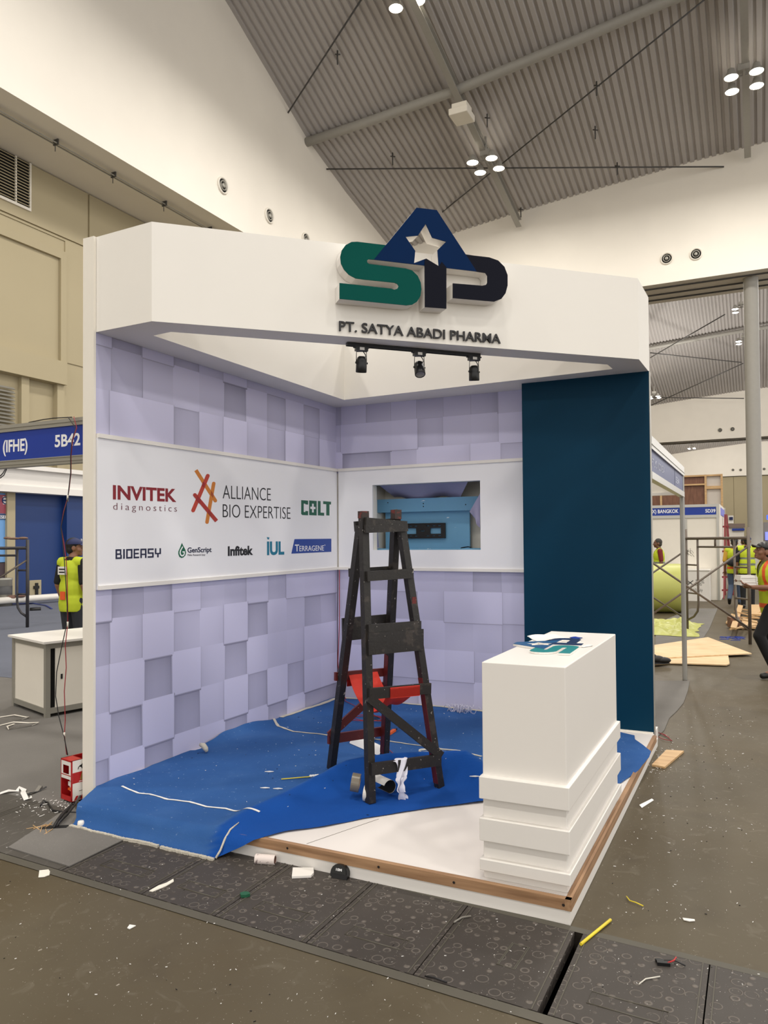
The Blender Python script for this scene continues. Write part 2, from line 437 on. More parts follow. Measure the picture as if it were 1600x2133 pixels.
lo.box(XR, XR+.16, 9.35, 9.62, 0, 6.6); lo.box(XR, XR+.2, 10.62, 10.9, 0, 6.6)
struct('wall_recess', lo, M_hallcream, 'cream panelled lower wall set back under the white wall')
lv = MB()
for k in range(26):
    z = 3.4+k*.112; lv.bar((XR+.10, -6, z), (XR+.10, 9.15, z), .10, .02, (1, 0, 1.2))
struct('trim_3', lv, M_alugrey, 'grey louvred shutter low on the recessed wall')
t = thing('louvre_grille', (XR+.1, 7.6, 11.75), 'cream slatted ventilation grille high on the recessed left wall', 'vent')
g_ = MB(); g_.box(XR+.06, XR+.12, 5.5, 9.71, 11.72, 11.80); g_.box(XR+.06, XR+.12, 9.66, 9.71, 11.80, 13.2); g_.box(XR+.06, XR+.12, 9.16, 9.20, 11.80, 13.2)
obj('frame', g_, M_cream, t)
g_ = MB()
for k in range(15): g_.bar((XR+.10, 5.5, 11.86+k*.092), (XR+.10, 9.66, 11.86+k*.092), .07, .012, (1, 0, 1))
obj('slats', g_, M_hallcream, t)
g_ = MB(); g_.box(XR+.061, XR+.064, 5.5, 9.66, 11.8, 13.2); obj('shadow_gap', g_, M_dark, t)
# conduit pipes under the soffit, on clips
t = thing('conduit_run', (XL-.85, 0, ZH), 'pair of grey conduits clipped under the left wall soffit', 'pipe')
c = MB()
for dx in (-.06, .05): c.tube([(XL-.82+dx, y, ZH-.12) for y in (-10, 10, 33)], .022, 8)
obj('pipe', c, M_alugrey, t)
for y in (7.1, 9.1, 11.3, 13.6, 16, 18.5):
    c = MB(); c.box(XL-.92, XL-.72, y-.02, y+.02, ZH-.16, ZH); c.tube([(XL-.85, y, ZH-.15), (XL-.85, y, ZH-.34)], .012, 6); obj('clip', c, M_rod, t)

# ---- end walls that hang across the hall at the end of each bay
YE = 30.3
def end_wall(nm, y0, y1, lab):
    e = MB(); n = 60
    for yy in (y0, y1):
        xs_ = [XL-3+(34.5)*i/n for i in range(n+1)]
        e.add([(x, yy, ZH) for x in xs_]+[(x, yy, roof_z(max(x, XL), min(max(yy, 30.31), 149.9) if yy < 33 else yy)+.2) for x in xs_], [(i, i+1, n+2+i, n+1+i) for i in range(n)])
    e.quad((XL-3, y0, ZH), (31.5, y0, ZH), (31.5, y1, ZH), (XL-3, y1, ZH))
    struct(nm, e, M_hall, lab)
    k = MB()
    for f_ in (.18, .5, .78): k.box(XL, 31, y0+(y1-y0)*f_-.035, y0+(y1-y0)*f_+.035, ZH-.06, ZH-.005)
    return struct('trim_%d' % (4+int(y0//60)), k, M_rod, 'dark partition tracks under the hanging white wall')
end_wall('wall_back', YE, YE+3, 'white hanging wall across the end of the hall')
end_wall('wall_middle', 90.3, 93.3, 'second white hanging wall in the next hall')
end_wall('wall_far', 148, 150, 'farthest white hanging wall')
fb = MB()
fb.box(-30, 31, 149, 149.4, 0, ZH)
for k in range(14): fb.box(-13+k*3.2, -13+k*3.2+3.1, 148.9, 149, .1, ZH-.05)
struct('wall_end', fb, M_hallcream, 'cream folding panels closing the far hall')
# ---- roof steel
def steel(name, pts, w_, h_, lab):
    s_ = MB()
    for a, b_ in zip(pts, pts[1:]):
        a = V(a); b_ = V(b_)
        s_.bar(a, b_, w_, .03); s_.bar(a-V((0, 0, h_)), b_-V((0, 0, h_)), w_, .03); s_.bar(a-V((0, 0, h_/2)), b_-V((0, 0, h_/2)), .03, h_)
    return obj(name, s_, M_beam, None, lab, 'roof beam')
def beam_pts(x, ys, drop): return [(x, y, roof_z(x, y)-drop) for y in ys]
steel('roof_beam', [(-6.6, 29.9, 17.25), (-6.65, 21.5, 19.32), (-6.7, 12, 21.75), (-6.7, 0, 24.6)], .26, .34, 'grey steel roof beam running down to the white end wall behind the logo sign')
steel('roof_beam', [(3.5, 29.9, 18.35), (3.5, 21.5, 20.2), (3.5, 8, 23.2)], .26, .34, 'grey steel roof beam at the top right of the hall')
def purlin(pts, r, lab):
    p_ = MB(); p_.tube(pts, r, 12); return obj('purlin_tube', p_, M_beam, None, lab, 'roof tube')
purlin([(-13.5, 21.5, 18.78), (-10.2, 21.5, 18.95), (-6.7, 21.5, 19.2), (-2, 21.5, 19.8), (1.1, 21.5, 20.25), (4.3, 21.5, 20.5), (14, 21.5, 20.9), (31, 21.5, 21)], .19, 'round grey tube crossing the near roof from the left wall')
def rod(p, q, lab, tb=None, sag=.0, r=.032):
    p = V(p); q = V(q); m_ = MB(); m_.tube([p, (p+q)/2-V((0, 0, sag)), q], r, 6)
    o = obj('tension_rod', m_, M_rod, None, lab, 'tie rod')
    if tb:
        d = (q-p).normalized(); k = MB(); c_ = p.lerp(q, tb); k.tube([c_-d*.35, c_+d*.35], .06, 8); obj('turnbuckle', k, M_rod, o) if False else None
    return o
rod((-13.5, 23.16, 18.34), (2.55, 30.25, 17.98), 'thin dark tie rod crossing level behind the nearer roof lights')
rod(on(915, 447, 2, 17.75), on(1467, 0, 2, 19.9), 'long diagonal tie rod rising to the upper right past the roof lights')
rod(on(600, 235, 0, XL), on(752, 0, 2, 20.6), 'short diagonal tie rod springing from the left wall')
for k, (px, py, z) in enumerate(((1243, 183, 19), (1286, 350, 18), (1015, 250, 18.9), (703, 118, 20), (818, 330, 18.4), (1240, 275, 18.8), (1085, 440, 17.7))):
    p = on(px, py, 2, z); m_ = MB(); m_.tube([p+V((0, 0, .25)), p-V((0, 0, .3))], .03, 6); m_.tube([p+V((-.1, 0, .12)), p+V((.12, 0, .05))], .025, 6)
    obj('hanger_hook', m_, M_rod, None, 'small dark hanger hook under the roof sheet, %s' % ('on the long diagonal rod', 'on the level rod', 'left of the roof lights', 'beside the short diagonal rod', 'near the left wall', 'in the middle of the roof', 'at the foot of the steel beam')[k], 'hook', 'roof hangers')

# ---- flood light clusters: four round heads on a cross frame
M_lamp = mat('lamp_glass', (255, 250, 238), .3, emit=(255, 246, 228, 40.0))
def flood(loc, lab, sc=1.0):
    t = thing('flood_light_cluster', loc, lab, 'ceiling light', 'flood lights under the roof')
    x, y, z = loc
    f_ = MB(); f_.bar((x-.5*sc, y, z+.2), (x+.5*sc, y, z+.2), .06, .06); f_.bar((x, y-.5*sc, z+.2), (x, y+.5*sc, z+.2), .06, .06); f_.tube([(x, y, z+.2), (x, y, z+1.2)], .05, 8)
    f_.box(x-.2, x+.2, y-.15, y+.15, z+.35, z+.6)
    obj('frame', f_, M_beam, t)
    for dx, dy in ((-.42, -.5), (.42, -.5), (-.42, .5), (.42, .5)):
        h = MB(); h.lathe([(.06, .34), (.12, .3), (.14, .2), (.25, .02), (.26, 0), (.24, .0)], (x+dx*sc, y+dy*sc, z-.05), n=20)
        hd = obj('lamp_head', h, M_beam, t)
        h = MB(); h.lathe([(.001, -.05), (.12, -.03), (.235, .02)], (x+dx*sc, y+dy*sc, z-.05), n=20); obj('lamp_glass', h, M_lamp, hd) if False else obj('lamp_glass', h, M_lamp, t)
    return t
f0 = flood(tuple(on(1012, 343, 0, -6.55)), 'cluster of four lit flood lights on the beam behind the logo sign')
dup(f0, on(1550, 168, 2, 18.6), 'cluster of four lit flood lights at the upper right of the roof')
dup(f0, on(835, -12, 2, 20.2), 'flood light cluster cut off by the top edge of the photo')
for q, lab in (((1544, 645, 60), 'flood lights beside the round column, upper pair seen past it'), ((1550, 712, 68), 'flood lights beside the round column, lower pair'),
               ((1363, 827, 80), 'flood light cluster just right of the booth in the second hall'), ((1441, 934, 138), 'farthest flood light cluster above the neighbouring fascia sign')):
    dup(f0, on(q[0], q[1], 1, q[2]), lab)
t = thing('junction_box', on(962, 236, 1, 21.2), 'pale square fixture box hanging from the roof beam above the logo', 'ceiling box')
p = WL[t.name]; m_ = MB(); m_.bevbox(p.x-.38, p.x+.38, p.y-.45, p.y+.45, p.z-.22, p.z+.04, .03); obj('body', m_, M_cream, t)
m_ = MB(); m_.box(p.x-.3, p.x+.3, p.y-.3, p.y+.3, p.z+.04, p.z+.28); obj('mount', m_, M_cream, t)

# ---- round jet vents in the walls
def vent(P, axis, r, lab, mb_only=False):
    t = thing('air_vent', P, lab, 'vent', 'round air vents')
    a = V(axis); P = V(P)
    m_ = MB(); m_.lathe([(r, 0), (r*1.02, .04), (r*.92, .09), (r*.8, .05), (r*.78, .01)], P, a, 28); obj('rim', m_, M_cream, t)
    m_ = MB(); m_.lathe([(r*.8, .012), (.001, .012)], P, a, 28); obj('throat', m_, M_dark, t)
    m_ = MB(); m_.lathe([(r*.58, .02), (r*.6, .07), (r*.48, .07), (r*.46, .02)], P, a, 24); m_.lathe([(r*.28, .02), (r*.28, .08), (r*.12, .09), (.001, .09)], P, a, 20); obj('nozzle', m_, M_alugrey, t)
    return t
va = vent((XL, 15.7, 14.47), (1, 0, 0), .3, 'round air vent in the left wall, nearest of its row')
dup(va, (XL, 18.63, 14.49), 'round air vent in the left wall, middle of its row')
dup(va, (XL, 21.36, 14.5), 'round air vent in the left wall, half hidden by the booth header')
vb = vent((.124, YE, 14.33), (0, -1, 0), .27, 'round air vent in the white end wall, left of the pair above the booth corner')
dup(vb, (1.355, YE, 14.32), 'round air vent in the white end wall, right of the pair above the booth corner')
for px, py, yy, lab in ((1500, 896, 90.3, 'left'), (1526, 894, 90.3, 'right')):
    dup(vb, on(px, py, 1, yy), 'small round vent in the second white wall, %s of the pair' % lab)
for px, py, lab in ((1527, 979, 'left of the pair beside the column'), (1543, 979, 'right of the pair beside the column'), (1592, 977, 'right of the column')):
    dup(vb, on(px, py, 1, 148.0), 'tiny vent in the farthest white wall, %s' % lab)
# ---- round column
m_ = MB(); m_.lathe([(.42, 0), (.42, .05), (.31, .06), (.31, 2.0), (.305, 13.2), (.32, 13.22)], (3.53, 31.4, 0), n=32)
struct('column_round', m_, M_beam, 'round grey column under the end wall')
# far beams and rods in the second bay
for y in (52, 75):
    p_ = MB(); p_.tube([(x, y, roof_z(x, y)-.4) for x in (-13, -6, 1, 8, 20, 31)], .2, 10); obj('purlin_tube', p_, M_beam, None, 'round tube across the second hall roof, %s one' % ('nearer' if y == 52 else 'farther'), 'roof tube')
s_ = MB(); s_.bar((-13, 60.3, roof_z(-13, 60)-1), (31, 60.3, roof_z(20, 60)-.6), .3, 1.4); obj('ridge_beam', s_, M_beam, None, 'deep grey ridge beam across the second hall roof', 'roof beam')
rod(on(1355, 745, 1, 72), on(1510, 655, 1, 62), 'tie rod in the second hall rising to the column lights', r=.05)
rod(on(1355, 735, 1, 70), on(1545, 755, 1, 80), 'nearly level tie rod in the second hall', r=.05)
rod(on(1355, 845, 1, 85), on(1548, 757, 1, 75), 'lower diagonal tie rod in the second hall', r=.05)
rod(on(1360, 828, 1, 84), on(1550, 830, 1, 86), 'lowest level tie rod in the second hall', r=.05)
# ================================================================== THE BOOTH
H, ZF, PH = 3.466, 2.878, .10
# ---- platform
pt = thing('booth_platform', (1.5, -1.6, 0), 'low white booth platform with a bare wood edge', 'platform')
m_ = MB(); m_.box(.0, 2.905, -3.0, .0, .0, PH); m_.box(.17, 2.905, -3.215, -3.0, .0, PH); obj('deck', m_, M_deck, pt)
m_ = MB()
pl0, pl1 = (.21, -3.2235), (2.925, -3.243)
m_.bar((pl0[0], pl0[1], .03), (pl1[0], pl1[1], .03), .02, .06); m_.bar((2.915, -3.24, .03), (2.915, -.2, .03), .02, .06); obj('skirting', m_, M_white, pt)
m_ = MB(); m_.bar((1.15, -3.2333, .083), (2.93, -3.246, .083), .026, .046); obj('edge_strip', m_, M_woodtrim, pt, 'bare wood edging')
m_ = MB(); m_.bar((2.918, -3.26, .083), (2.918, -.32, .083), .026, .046); obj('edge_strip', m_, M_woodside, pt, 'bare wood edging')
m_ = MB()
for x in (1.55, 2.05, 2.42, 2.9): m_ = MB(); m_.lathe([(.006, 0), (.001, .001)], (x, -3.249-(x-1.5)*.0112, .083), (0, -1, 0), 10); obj('screw_hole', m_, M_dark, pt)
m_ = MB(); m_.bar((1.63, -3.2, PH+.0006), (1.80, -2.75, PH+.0006), .003, .001); m_.bar((1.56, -3.2365, .03), (1.56, -3.2365, .058), .002, .003); obj('board_joint', m_, M_grey, pt)

# ---- wallpaper: the printed pattern of offset square blocks, as tiles in a colour of their own
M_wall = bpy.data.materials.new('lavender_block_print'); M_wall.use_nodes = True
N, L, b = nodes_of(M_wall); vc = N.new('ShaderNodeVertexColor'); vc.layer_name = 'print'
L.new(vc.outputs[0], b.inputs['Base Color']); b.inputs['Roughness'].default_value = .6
def block_print(name, O, r, u, W_, Hh, s, o0, seed, holes, lab, parent, hmap=None, u0=0.0):
    """printed tiles on the frame O,r,u: every cell has its own printed height; raised blocks overlap their neighbours"""
    rnd = random.Random(seed); O = V(O); r = V(r); u = V(u); n = r.cross(u)
    nx = int((W_-o0)/s)+2; nz = int((Hh-u0)/s)+2
    hh = {(i, j): rnd.choice((0, 0, .5, .5, .5, 1, 1)) for i in range(-1, nx+1) for j in range(-1, nz+1)}
    if hmap: hh.update(hmap)
    mb = MB(); cols = []
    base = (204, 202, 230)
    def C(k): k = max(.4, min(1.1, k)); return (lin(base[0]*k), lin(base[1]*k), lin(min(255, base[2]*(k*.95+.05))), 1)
    def put(q, ks, lift, nn=1):
        a0 = max(0, q[0]); a1 = min(W_, q[1]); b0 = max(0, q[2]); b1 = min(Hh, q[3])
        if a1-a0 < .001 or b1-b0 < .001: return
        rects = [(a0, a1, b0, b1)]
        for hx0, hx1, hz0, hz1 in holes:
            nr = []
            for (c0, c1, d0, d1) in rects:
                if c1 <= hx0 or c0 >= hx1 or d1 <= hz0 or d0 >= hz1: nr.append((c0, c1, d0, d1)); continue
                if c0 < hx0: nr.append((c0, hx0, d0, d1))
                if c1 > hx1: nr.append((hx1, c1, d0, d1))
                m0, m1 = max(c0, hx0), min(c1, hx1)
                if d0 < hz0: nr.append((m0, m1, d0, hz0))
                if d1 > hz1: nr.append((m0, m1, hz1, d1))
            rects = nr
        def kk(x, z):
            fx = (x-q[0])/(q[1]-q[0]); fz = (z-q[2])/(q[3]-q[2])
            return (ks[0]*(1-fx)+ks[1]*fx)*(1-fz)+(ks[3]*(1-fx)+ks[2]*fx)*fz
        for (c0, c1, d0, d1) in rects:
            for i in range(nn):
                for j in range(nn):
                    x0_, x1_ = c0+(c1-c0)*i/nn, c0+(c1-c0)*(i+1)/nn; z0_, z1_ = d0+(d1-d0)*j/nn, d0+(d1-d0)*(j+1)/nn
                    pp = [(x0_, z0_), (x1_, z0_), (x1_, z1_), (x0_, z1_)]
                    mb.add([O+r*x_+u*z_+n*lift for x_, z_ in pp], [(0, 1, 2, 3)]); cols.extend([C(kk(*p_)) for p_ in pp])
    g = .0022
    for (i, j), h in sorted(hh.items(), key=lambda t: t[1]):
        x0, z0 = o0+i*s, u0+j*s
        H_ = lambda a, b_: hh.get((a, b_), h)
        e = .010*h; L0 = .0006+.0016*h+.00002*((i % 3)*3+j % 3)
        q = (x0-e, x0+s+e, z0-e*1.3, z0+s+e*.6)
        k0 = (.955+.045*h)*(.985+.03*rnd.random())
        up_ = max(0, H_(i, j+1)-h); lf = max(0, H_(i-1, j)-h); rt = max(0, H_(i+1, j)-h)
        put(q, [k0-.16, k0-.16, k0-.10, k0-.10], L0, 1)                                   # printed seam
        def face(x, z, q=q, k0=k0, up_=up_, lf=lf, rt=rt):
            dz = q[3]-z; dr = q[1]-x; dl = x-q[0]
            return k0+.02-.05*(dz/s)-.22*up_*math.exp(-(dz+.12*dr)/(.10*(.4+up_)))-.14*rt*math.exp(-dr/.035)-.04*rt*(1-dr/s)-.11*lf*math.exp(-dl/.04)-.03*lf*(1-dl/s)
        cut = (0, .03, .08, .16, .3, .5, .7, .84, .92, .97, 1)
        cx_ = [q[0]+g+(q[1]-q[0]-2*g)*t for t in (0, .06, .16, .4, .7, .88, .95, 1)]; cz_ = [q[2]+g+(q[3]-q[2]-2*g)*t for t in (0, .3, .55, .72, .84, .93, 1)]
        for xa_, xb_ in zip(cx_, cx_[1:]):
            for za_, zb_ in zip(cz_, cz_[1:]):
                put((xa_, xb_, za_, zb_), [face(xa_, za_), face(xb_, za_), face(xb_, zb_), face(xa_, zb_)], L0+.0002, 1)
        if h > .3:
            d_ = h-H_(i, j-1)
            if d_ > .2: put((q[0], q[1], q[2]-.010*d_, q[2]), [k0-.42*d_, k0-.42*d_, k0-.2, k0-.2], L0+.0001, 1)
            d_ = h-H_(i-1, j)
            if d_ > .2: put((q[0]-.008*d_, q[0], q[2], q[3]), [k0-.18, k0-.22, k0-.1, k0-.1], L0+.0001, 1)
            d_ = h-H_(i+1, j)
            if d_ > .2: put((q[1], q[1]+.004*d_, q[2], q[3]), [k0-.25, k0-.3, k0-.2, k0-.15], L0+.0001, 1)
    o = obj(name, mb, M_wall, parent, lab, normals=False)
    ca = o.data.color_attributes.new('print', 'FLOAT_COLOR', 'CORNER')
    k = 0
    for c_ in cols: ca.data[k].color = c_; k += 1
    return o

# ---- left booth wall
wl = thing('booth_wall', (0, -1.5, 0), 'left booth wall with lavender block wallpaper and white front edge', 'booth wall')
m_ = MB(); m_.box(-.080, 0.0, -3.0, 0.0, 0, H); obj('panel', m_, M_whitewarm, wl)
m_ = MB(); m_.box(-.080, .010, -3.018, -3.0, 0, H); obj('front_edge', m_, M_cream, wl)
m_ = MB(); m_.box(-.088, -.080, -3.0, .4, 0, H); obj('rear_frame', m_, M_alugrey, wl)
hm = {}
# printed heights read off the wall, rows from the floor up (cells from the front edge)
rows = ["02012L01001", "10202210202", "20L21L11122", "01211201100", "20121112222"]
HV = {'0': 0.0, 'L': 0.0, '1': .5, '2': 1.0}
rows = ["02011010100", "10201202022", "12021011122", "01211201100", "20021121222"]
for j, rr in enumerate(rows):
    for i, ch in enumerate(rr): hm[(i, j)] = HV[ch]
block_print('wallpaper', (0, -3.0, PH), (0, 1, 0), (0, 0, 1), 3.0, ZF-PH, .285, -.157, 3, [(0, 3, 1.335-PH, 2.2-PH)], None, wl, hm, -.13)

# ---- back booth wall with an opening for a screen
wb = thing('booth_wall', (1.0, 0, 0), 'back booth wall with lavender block wallpaper behind the stepladder', 'booth wall')
nx0, nx1, nz0, nz1 = .40, 1.458, 1.502, 2.111
m_ = MB()
for a, b_, c_, d_ in ((-.095, nx0, 0, H), (nx1, 2.0, 0, H), (nx0, nx1, 0, nz0), (nx0, nx1, nz1, H)): m_.box(a, b_, 0, .07, c_, d_)
obj('panel', m_, M_whitewarm, wb)
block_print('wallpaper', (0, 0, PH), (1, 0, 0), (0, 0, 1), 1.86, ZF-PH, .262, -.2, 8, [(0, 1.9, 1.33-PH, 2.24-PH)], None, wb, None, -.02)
m_ = MB(); m_.box(1.865, 1.92, -.035, -.002, PH, ZF); obj('edge_batten', m_, M_cream, wb, 'raw white batten')
# recess behind the opening
D_ = .46
m_ = MB(); e = .02
m_.box(nx0-.12, nx1+.12, D_, D_+.02, nz0-.1, nz1+.25); m_.box(nx0-.12, nx0-.10, .07, D_, nz0-.1, nz1+.25); m_.box(nx1+.10, nx1+.12, .07, D_, nz0-.1, nz1+.25)
m_.box(nx0-.12, nx1+.12, .07, D_, nz0-.12, nz0-.1); m_.box(nx0-.12, nx1+.12, .07, D_, nz1+.23, nz1+.25)
obj('recess_box', m_, M_cream, wb)
nb = thing('backing_board', (.9, .36, nz0), 'light blue board for mounting a screen inside the wall opening', 'board')
b0 = on(803, 1063, 1, .36); b1 = on(979, 1143, 1, .36)
m_ = MB(); m_.box(b0.x, b1.x, .36, .38, nz0-.1, b0.z+.03); obj('panel', m_, M_board, nb)
s0 = on(785, 1040, 1, .28); s1 = on(996, 1062, 1, .28)
m_ = MB(); m_.box(s0.x-.04, s1.x+.05, .28, .36, s1.z-.002, s0.z-.004); obj('rail', m_, M_board, nb)
m_ = MB(); m_.box(b0.x-.1, b1.x+.25, .12, .36, nz0-.1, nz0+.012); obj('ledge', m_, M_board, nb)
m_ = MB()
for px, py in ((808, 1047), (882, 1049), (882, 1055), (970, 1051)):
    q = on(px, py, 1, .279); m_ = MB(); m_.lathe([(.006, .0), (.001, .002)], q, (0, -1, 0), 8); obj('screw', m_, M_dark, nb)
# folds of wallpaper fabric hanging loose inside the opening
M_lav = mat('lavender_fabric', (168, 164, 194), .7, var=.04)
def cloth_tri(pts, lab, th=.006):
    m_ = MB(); m_.add(pts, [tuple(range(len(pts)))]); m_.add([V(p)+V((0, th, 0)) for p in pts], [tuple(range(len(pts)))])
    return m_
t = thing('wallpaper_offcut', (1.4, .2, 1.6), 'lavender wallpaper fabric hanging loose at the right of the wall opening', 'fabric')
m_ = MB(); A_ = [on(1000, 1028, 1, .06), on(978, 1066, 1, .20), on(992, 1085, 1, .16), on(1000, 1105, 1, .06)]
m_.grid(lambda a, b_: A_[0].lerp(A_[1], a).lerp(A_[3].lerp(A_[2], a), b_)+V((0, .03*math.sin(a*7)*b_, 0)), 10, 8); obj('flap', m_, M_lav, t)
t = thing('wallpaper_offcut', (.5, .2, 1.6), 'lavender wallpaper fabric hanging loose at the left of the wall opening', 'fabric')
m_ = MB(); B_ = [on(777, 1035, 1, .06), on(783, 1060, 1, .16), on(790, 1140, 1, .2), on(777, 1144, 1, .06)]
m_.grid(lambda a, b_: B_[0].lerp(B_[1], a).lerp(B_[3].lerp(B_[2], a), b_)+V((0, .02*math.sin(a*6)*b_, 0)), 8, 10); obj('flap', m_, M_lav, t)
t = thing('wallpaper_offcut', (.9, .2, 2.0), 'lavender wallpaper fabric pulled over the top of the wall opening', 'fabric')
m_ = MB(); Cc = [on(790, 1011, 1, .09), on(975, 1003, 1, .09), on(955, 1040, 1, .40), on(822, 1042, 1, .40)]
m_.grid(lambda a, b_: Cc[0].lerp(Cc[1], a).lerp(Cc[3].lerp(Cc[2], a), b_)+V((0, 0, .035*math.sin(a*9+1)*b_)), 20, 8); obj('flap', m_, M_lav, t)
# screen bracket
t = thing('screen_bracket', (.75, .34, 1.6), 'black slotted wall bracket screwed to the light blue board', 'bracket')
q0 = on(838, 1094, 1, .335); q1 = on(928, 1121, 1, .335); zt = on(928, 1089, 1, .335).z; zb = q1.z; xr = q1.x; xl = xr-.47
Wb, Hb = xr-xl, zt-zb
def rect(x0, x1, z0, z1): return [(x0, z0), (x1, z0), (x1, z1), (x0, z1)]
hol = [rect(.055*Wb/.47, .17*Wb/.47, .3*Hb, .68*Hb), rect(Wb-.155, Wb-.045, .3*Hb, .68*Hb), rect(Wb/2-.022, Wb/2+.022, .46*Hb, .52*Hb)]
for xx in (.05, .11, .165, Wb-.18, Wb-.12, Wb-.06):
    for zz in (.14, .80): hol.append(rect(xx-.016, xx+.016, (zz)*Hb, (zz+.05)*Hb))
m_ = MB(); m_.prism(rect(0, Wb, 0, Hb), (xl, .345, zb), (1, 0, 0), (0, 0, 1), 0, .012, holes=hol); obj('plate', m_, M_blackm, t)
m_ = MB(); m_.box(xl, xr, .315, .345, zt-.006, zt); m_.box(xl, xr, .315, .345, zb, zb+.006); obj('lip', m_, M_blackm, t)
t = obj('loose_cable', MB().tube([on(953, 1146, 1, .12), on(962, 1141, 1, .16), on(975, 1139, 1, .25), on(981, 1140, 1, .34)], .005, 6), M_wireblk, None, 'short black cable lying on the ledge of the wall opening', 'cable')

# ---- teal panel
m_ = MB(); m_.box(1.905, 2.905, -.25, -.19, PH, ZF)
tp = thing('partition', (2.4, -.12, PH), 'tall dark teal panel at the right of the back wall', 'panel')
obj('board', m_, M_teal, tp)
m_ = MB(); m_.box(2.9055, 2.910, -.25, -.19, 0, ZF); obj('side_edge', m_, M_alugrey, tp)
m_ = MB(); m_.box(1.92, 2.9, -.264, -.25, PH, PH+.012); obj('base_bead', m_, M_cream, tp)

# ---- white graphic banners wrapped round the corner
bl = thing('graphic_banner', (.01, -1.5, 1.3), 'white banner of supplier logos on the left booth wall', 'banner')
def LW(px, py, off=.024): return on(px, py, 0, off)
c4 = [LW(204, 903), LW(702, 977), LW(703, 1186.5), LW(205, 1229)]
xo = .022
yz = [(p.y, p.z) for p in c4]
m_ = MB(); m_.prism([yz[3], yz[2], yz[1], yz[0]], (0, 0, 0), (0, 1, 0), (0, 0, 1), .003, xo); obj('panel', m_, M_grout, bl)
m_ = MB(); m_.bar((.017, yz[0][0], yz[0][1]-.012), (.017, yz[1][0], yz[1][1]-.012), .034, .026); obj('top_batten', m_, M_white, bl)
m_ = MB(); m_.bar((.017, yz[3][0], yz[3][1]+.012), (.017, yz[2][0], yz[2][1]+.012), .034, .026); obj('bottom_batten', m_, M_white, bl)
bb = thing('graphic_banner', (1.0, -.01, 1.3), 'plain white banner with a screen opening on the back wall', 'banner')
def BW(px, py, off=-.024): return on(px, py, 1, off)
d4 = [BW(703, 977), BW(1091.5, 954), BW(1093, 1192), BW(704, 1186.5)]
xz = [(max(.036, p.x), p.z) for p in d4]
m_ = MB(); m_.prism([xz[3], xz[2], xz[1], xz[0]], (0, 0, 0), (1, 0, 0), (0, 0, 1), .003, .022, holes=[rect(nx0, nx1, nz0, nz1)]); obj('panel', m_, M_grout, bb)
m_ = MB(); m_.bar((xz[0][0], -.017, xz[0][1]-.012), (xz[1][0], -.017, xz[1][1]-.012), .034, .026); obj('top_batten', m_, M_white, bb)
m_ = MB(); m_.bar((xz[3][0], -.017, xz[3][1]+.012), (xz[2][0], -.017, xz[2][1]+.012), .034, .026); obj('bottom_batten', m_, M_white, bb)

# logos printed on the left banner. zoom coordinates of the photo -> the banner plane
def Z(X, Y): p = LW(200+X*.325, 890+Y*.325, xo); return (p.y, p.z)
def btext(name, body, X0, X1, Yt, Yb, Xt, mat_, bold=0.0, space=1.0, dep=.0012, lift=0.0):
    a = Z(X0, Yb); t_ = Z(X0, Yt); e_ = Z(X1, Xt)
    O = V((xo+.0002+lift, a[0], a[1])); r = V((0, e_[0]-a[0], e_[1]-a[1])); hgt = t_[1]-a[1]
    return obj(name, text_mb(body, O, r, (0, 0, 1), r.length, hgt, dep, bold, space), mat_, bl, normals=False)
def bpoly(name, pts, mat_, holes=(), lift=.0002, dep=.001):
    return obj(name, MB().prism([Z(*p) for p in pts], (0, 0, 0), (0, 1, 0), (0, 0, 1), xo+lift, xo+lift+dep, holes=[[Z(*p) for p in h] for h in holes]), mat_, bl)
P_ = lambda n, *c: mat('print_'+n, c, .5, var=.01)
btext('brand_name', 'INVITEK', 108, 514, 370, 463, 480, P_('crimson', 134, 26, 38), .03)
btext('brand_name', 'diagnostics', 110, 518, 484, 528, 541, P_('plum', 104, 44, 58), -.012, 1.45)
btext('brand_name', 'ALLIANCE', 812, 1120, 370, 457, 471, P_('ink', 30, 30, 34), -.012)
btext('brand_name', 'BIO EXPERTISE', 812, 1246, 492, 577, 588, P_('ink', 30, 30, 34), -.012)
GLY = dict(B=[(0, .24, 0, 1), (.24, .92, .83, 1), (.24, .92, .42, .58), (.24, 1, 0, .17), (.70, .92, .58, .83), (.76, 1, .17, .42)], I=[(0, 1, 0, 1)],
           O=[(0, .24, 0, 1), (.76, 1, 0, 1), (.24, .76, .83, 1), (.24, .76, 0, .17)], E=[(0, .24, 0, 1), (.24, 1, .83, 1), (.24, .92, .42, .58), (.24, 1, 0, .17)],
           A=[(0, .24, 0, 1), (.76, 1, 0, 1), (.24, .76, .83, 1), (.24, .76, .32, .47)], S=[(0, 1, .83, 1), (0, .24, .58, .83), (0, 1, .42, .58), (.76, 1, .17, .42), (0, 1, 0, .17)],
           Y=[(0, .24, .5, 1), (.76, 1, .5, 1), (0, 1, .36, .5), (.38, .62, 0, .36)])
for ch, xa_, xb_ in (('B', 125, 165), ('I', 174, 184), ('O', 193, 233), ('E', 241, 276), ('A', 284, 323), ('S', 331, 369), ('Y', 377, 416)):
    mm_ = MB()
    for a0, a1, b0, b1 in GLY[ch]:
        def q_(u_, v_): X_ = xa_+(xb_-xa_)*u_; return Z(X_, (845-(X_-125)*.040)+((782-(X_-125)*.024)-(845-(X_-125)*.040))*v_)
        mm_.prism([q_(a0, b0), q_(a1, b0), q_(a1, b1), q_(a0, b1)], (0, 0, 0), (0, 1, 0), (0, 0, 1), xo+.0002, xo+.0012)
    obj('letter', mm_, P_('navy', 22, 28, 62), bl)
btext('brand_name', 'GenScript', 586, 740, 770, 803, 799, P_('navy', 22, 28, 62), .02)
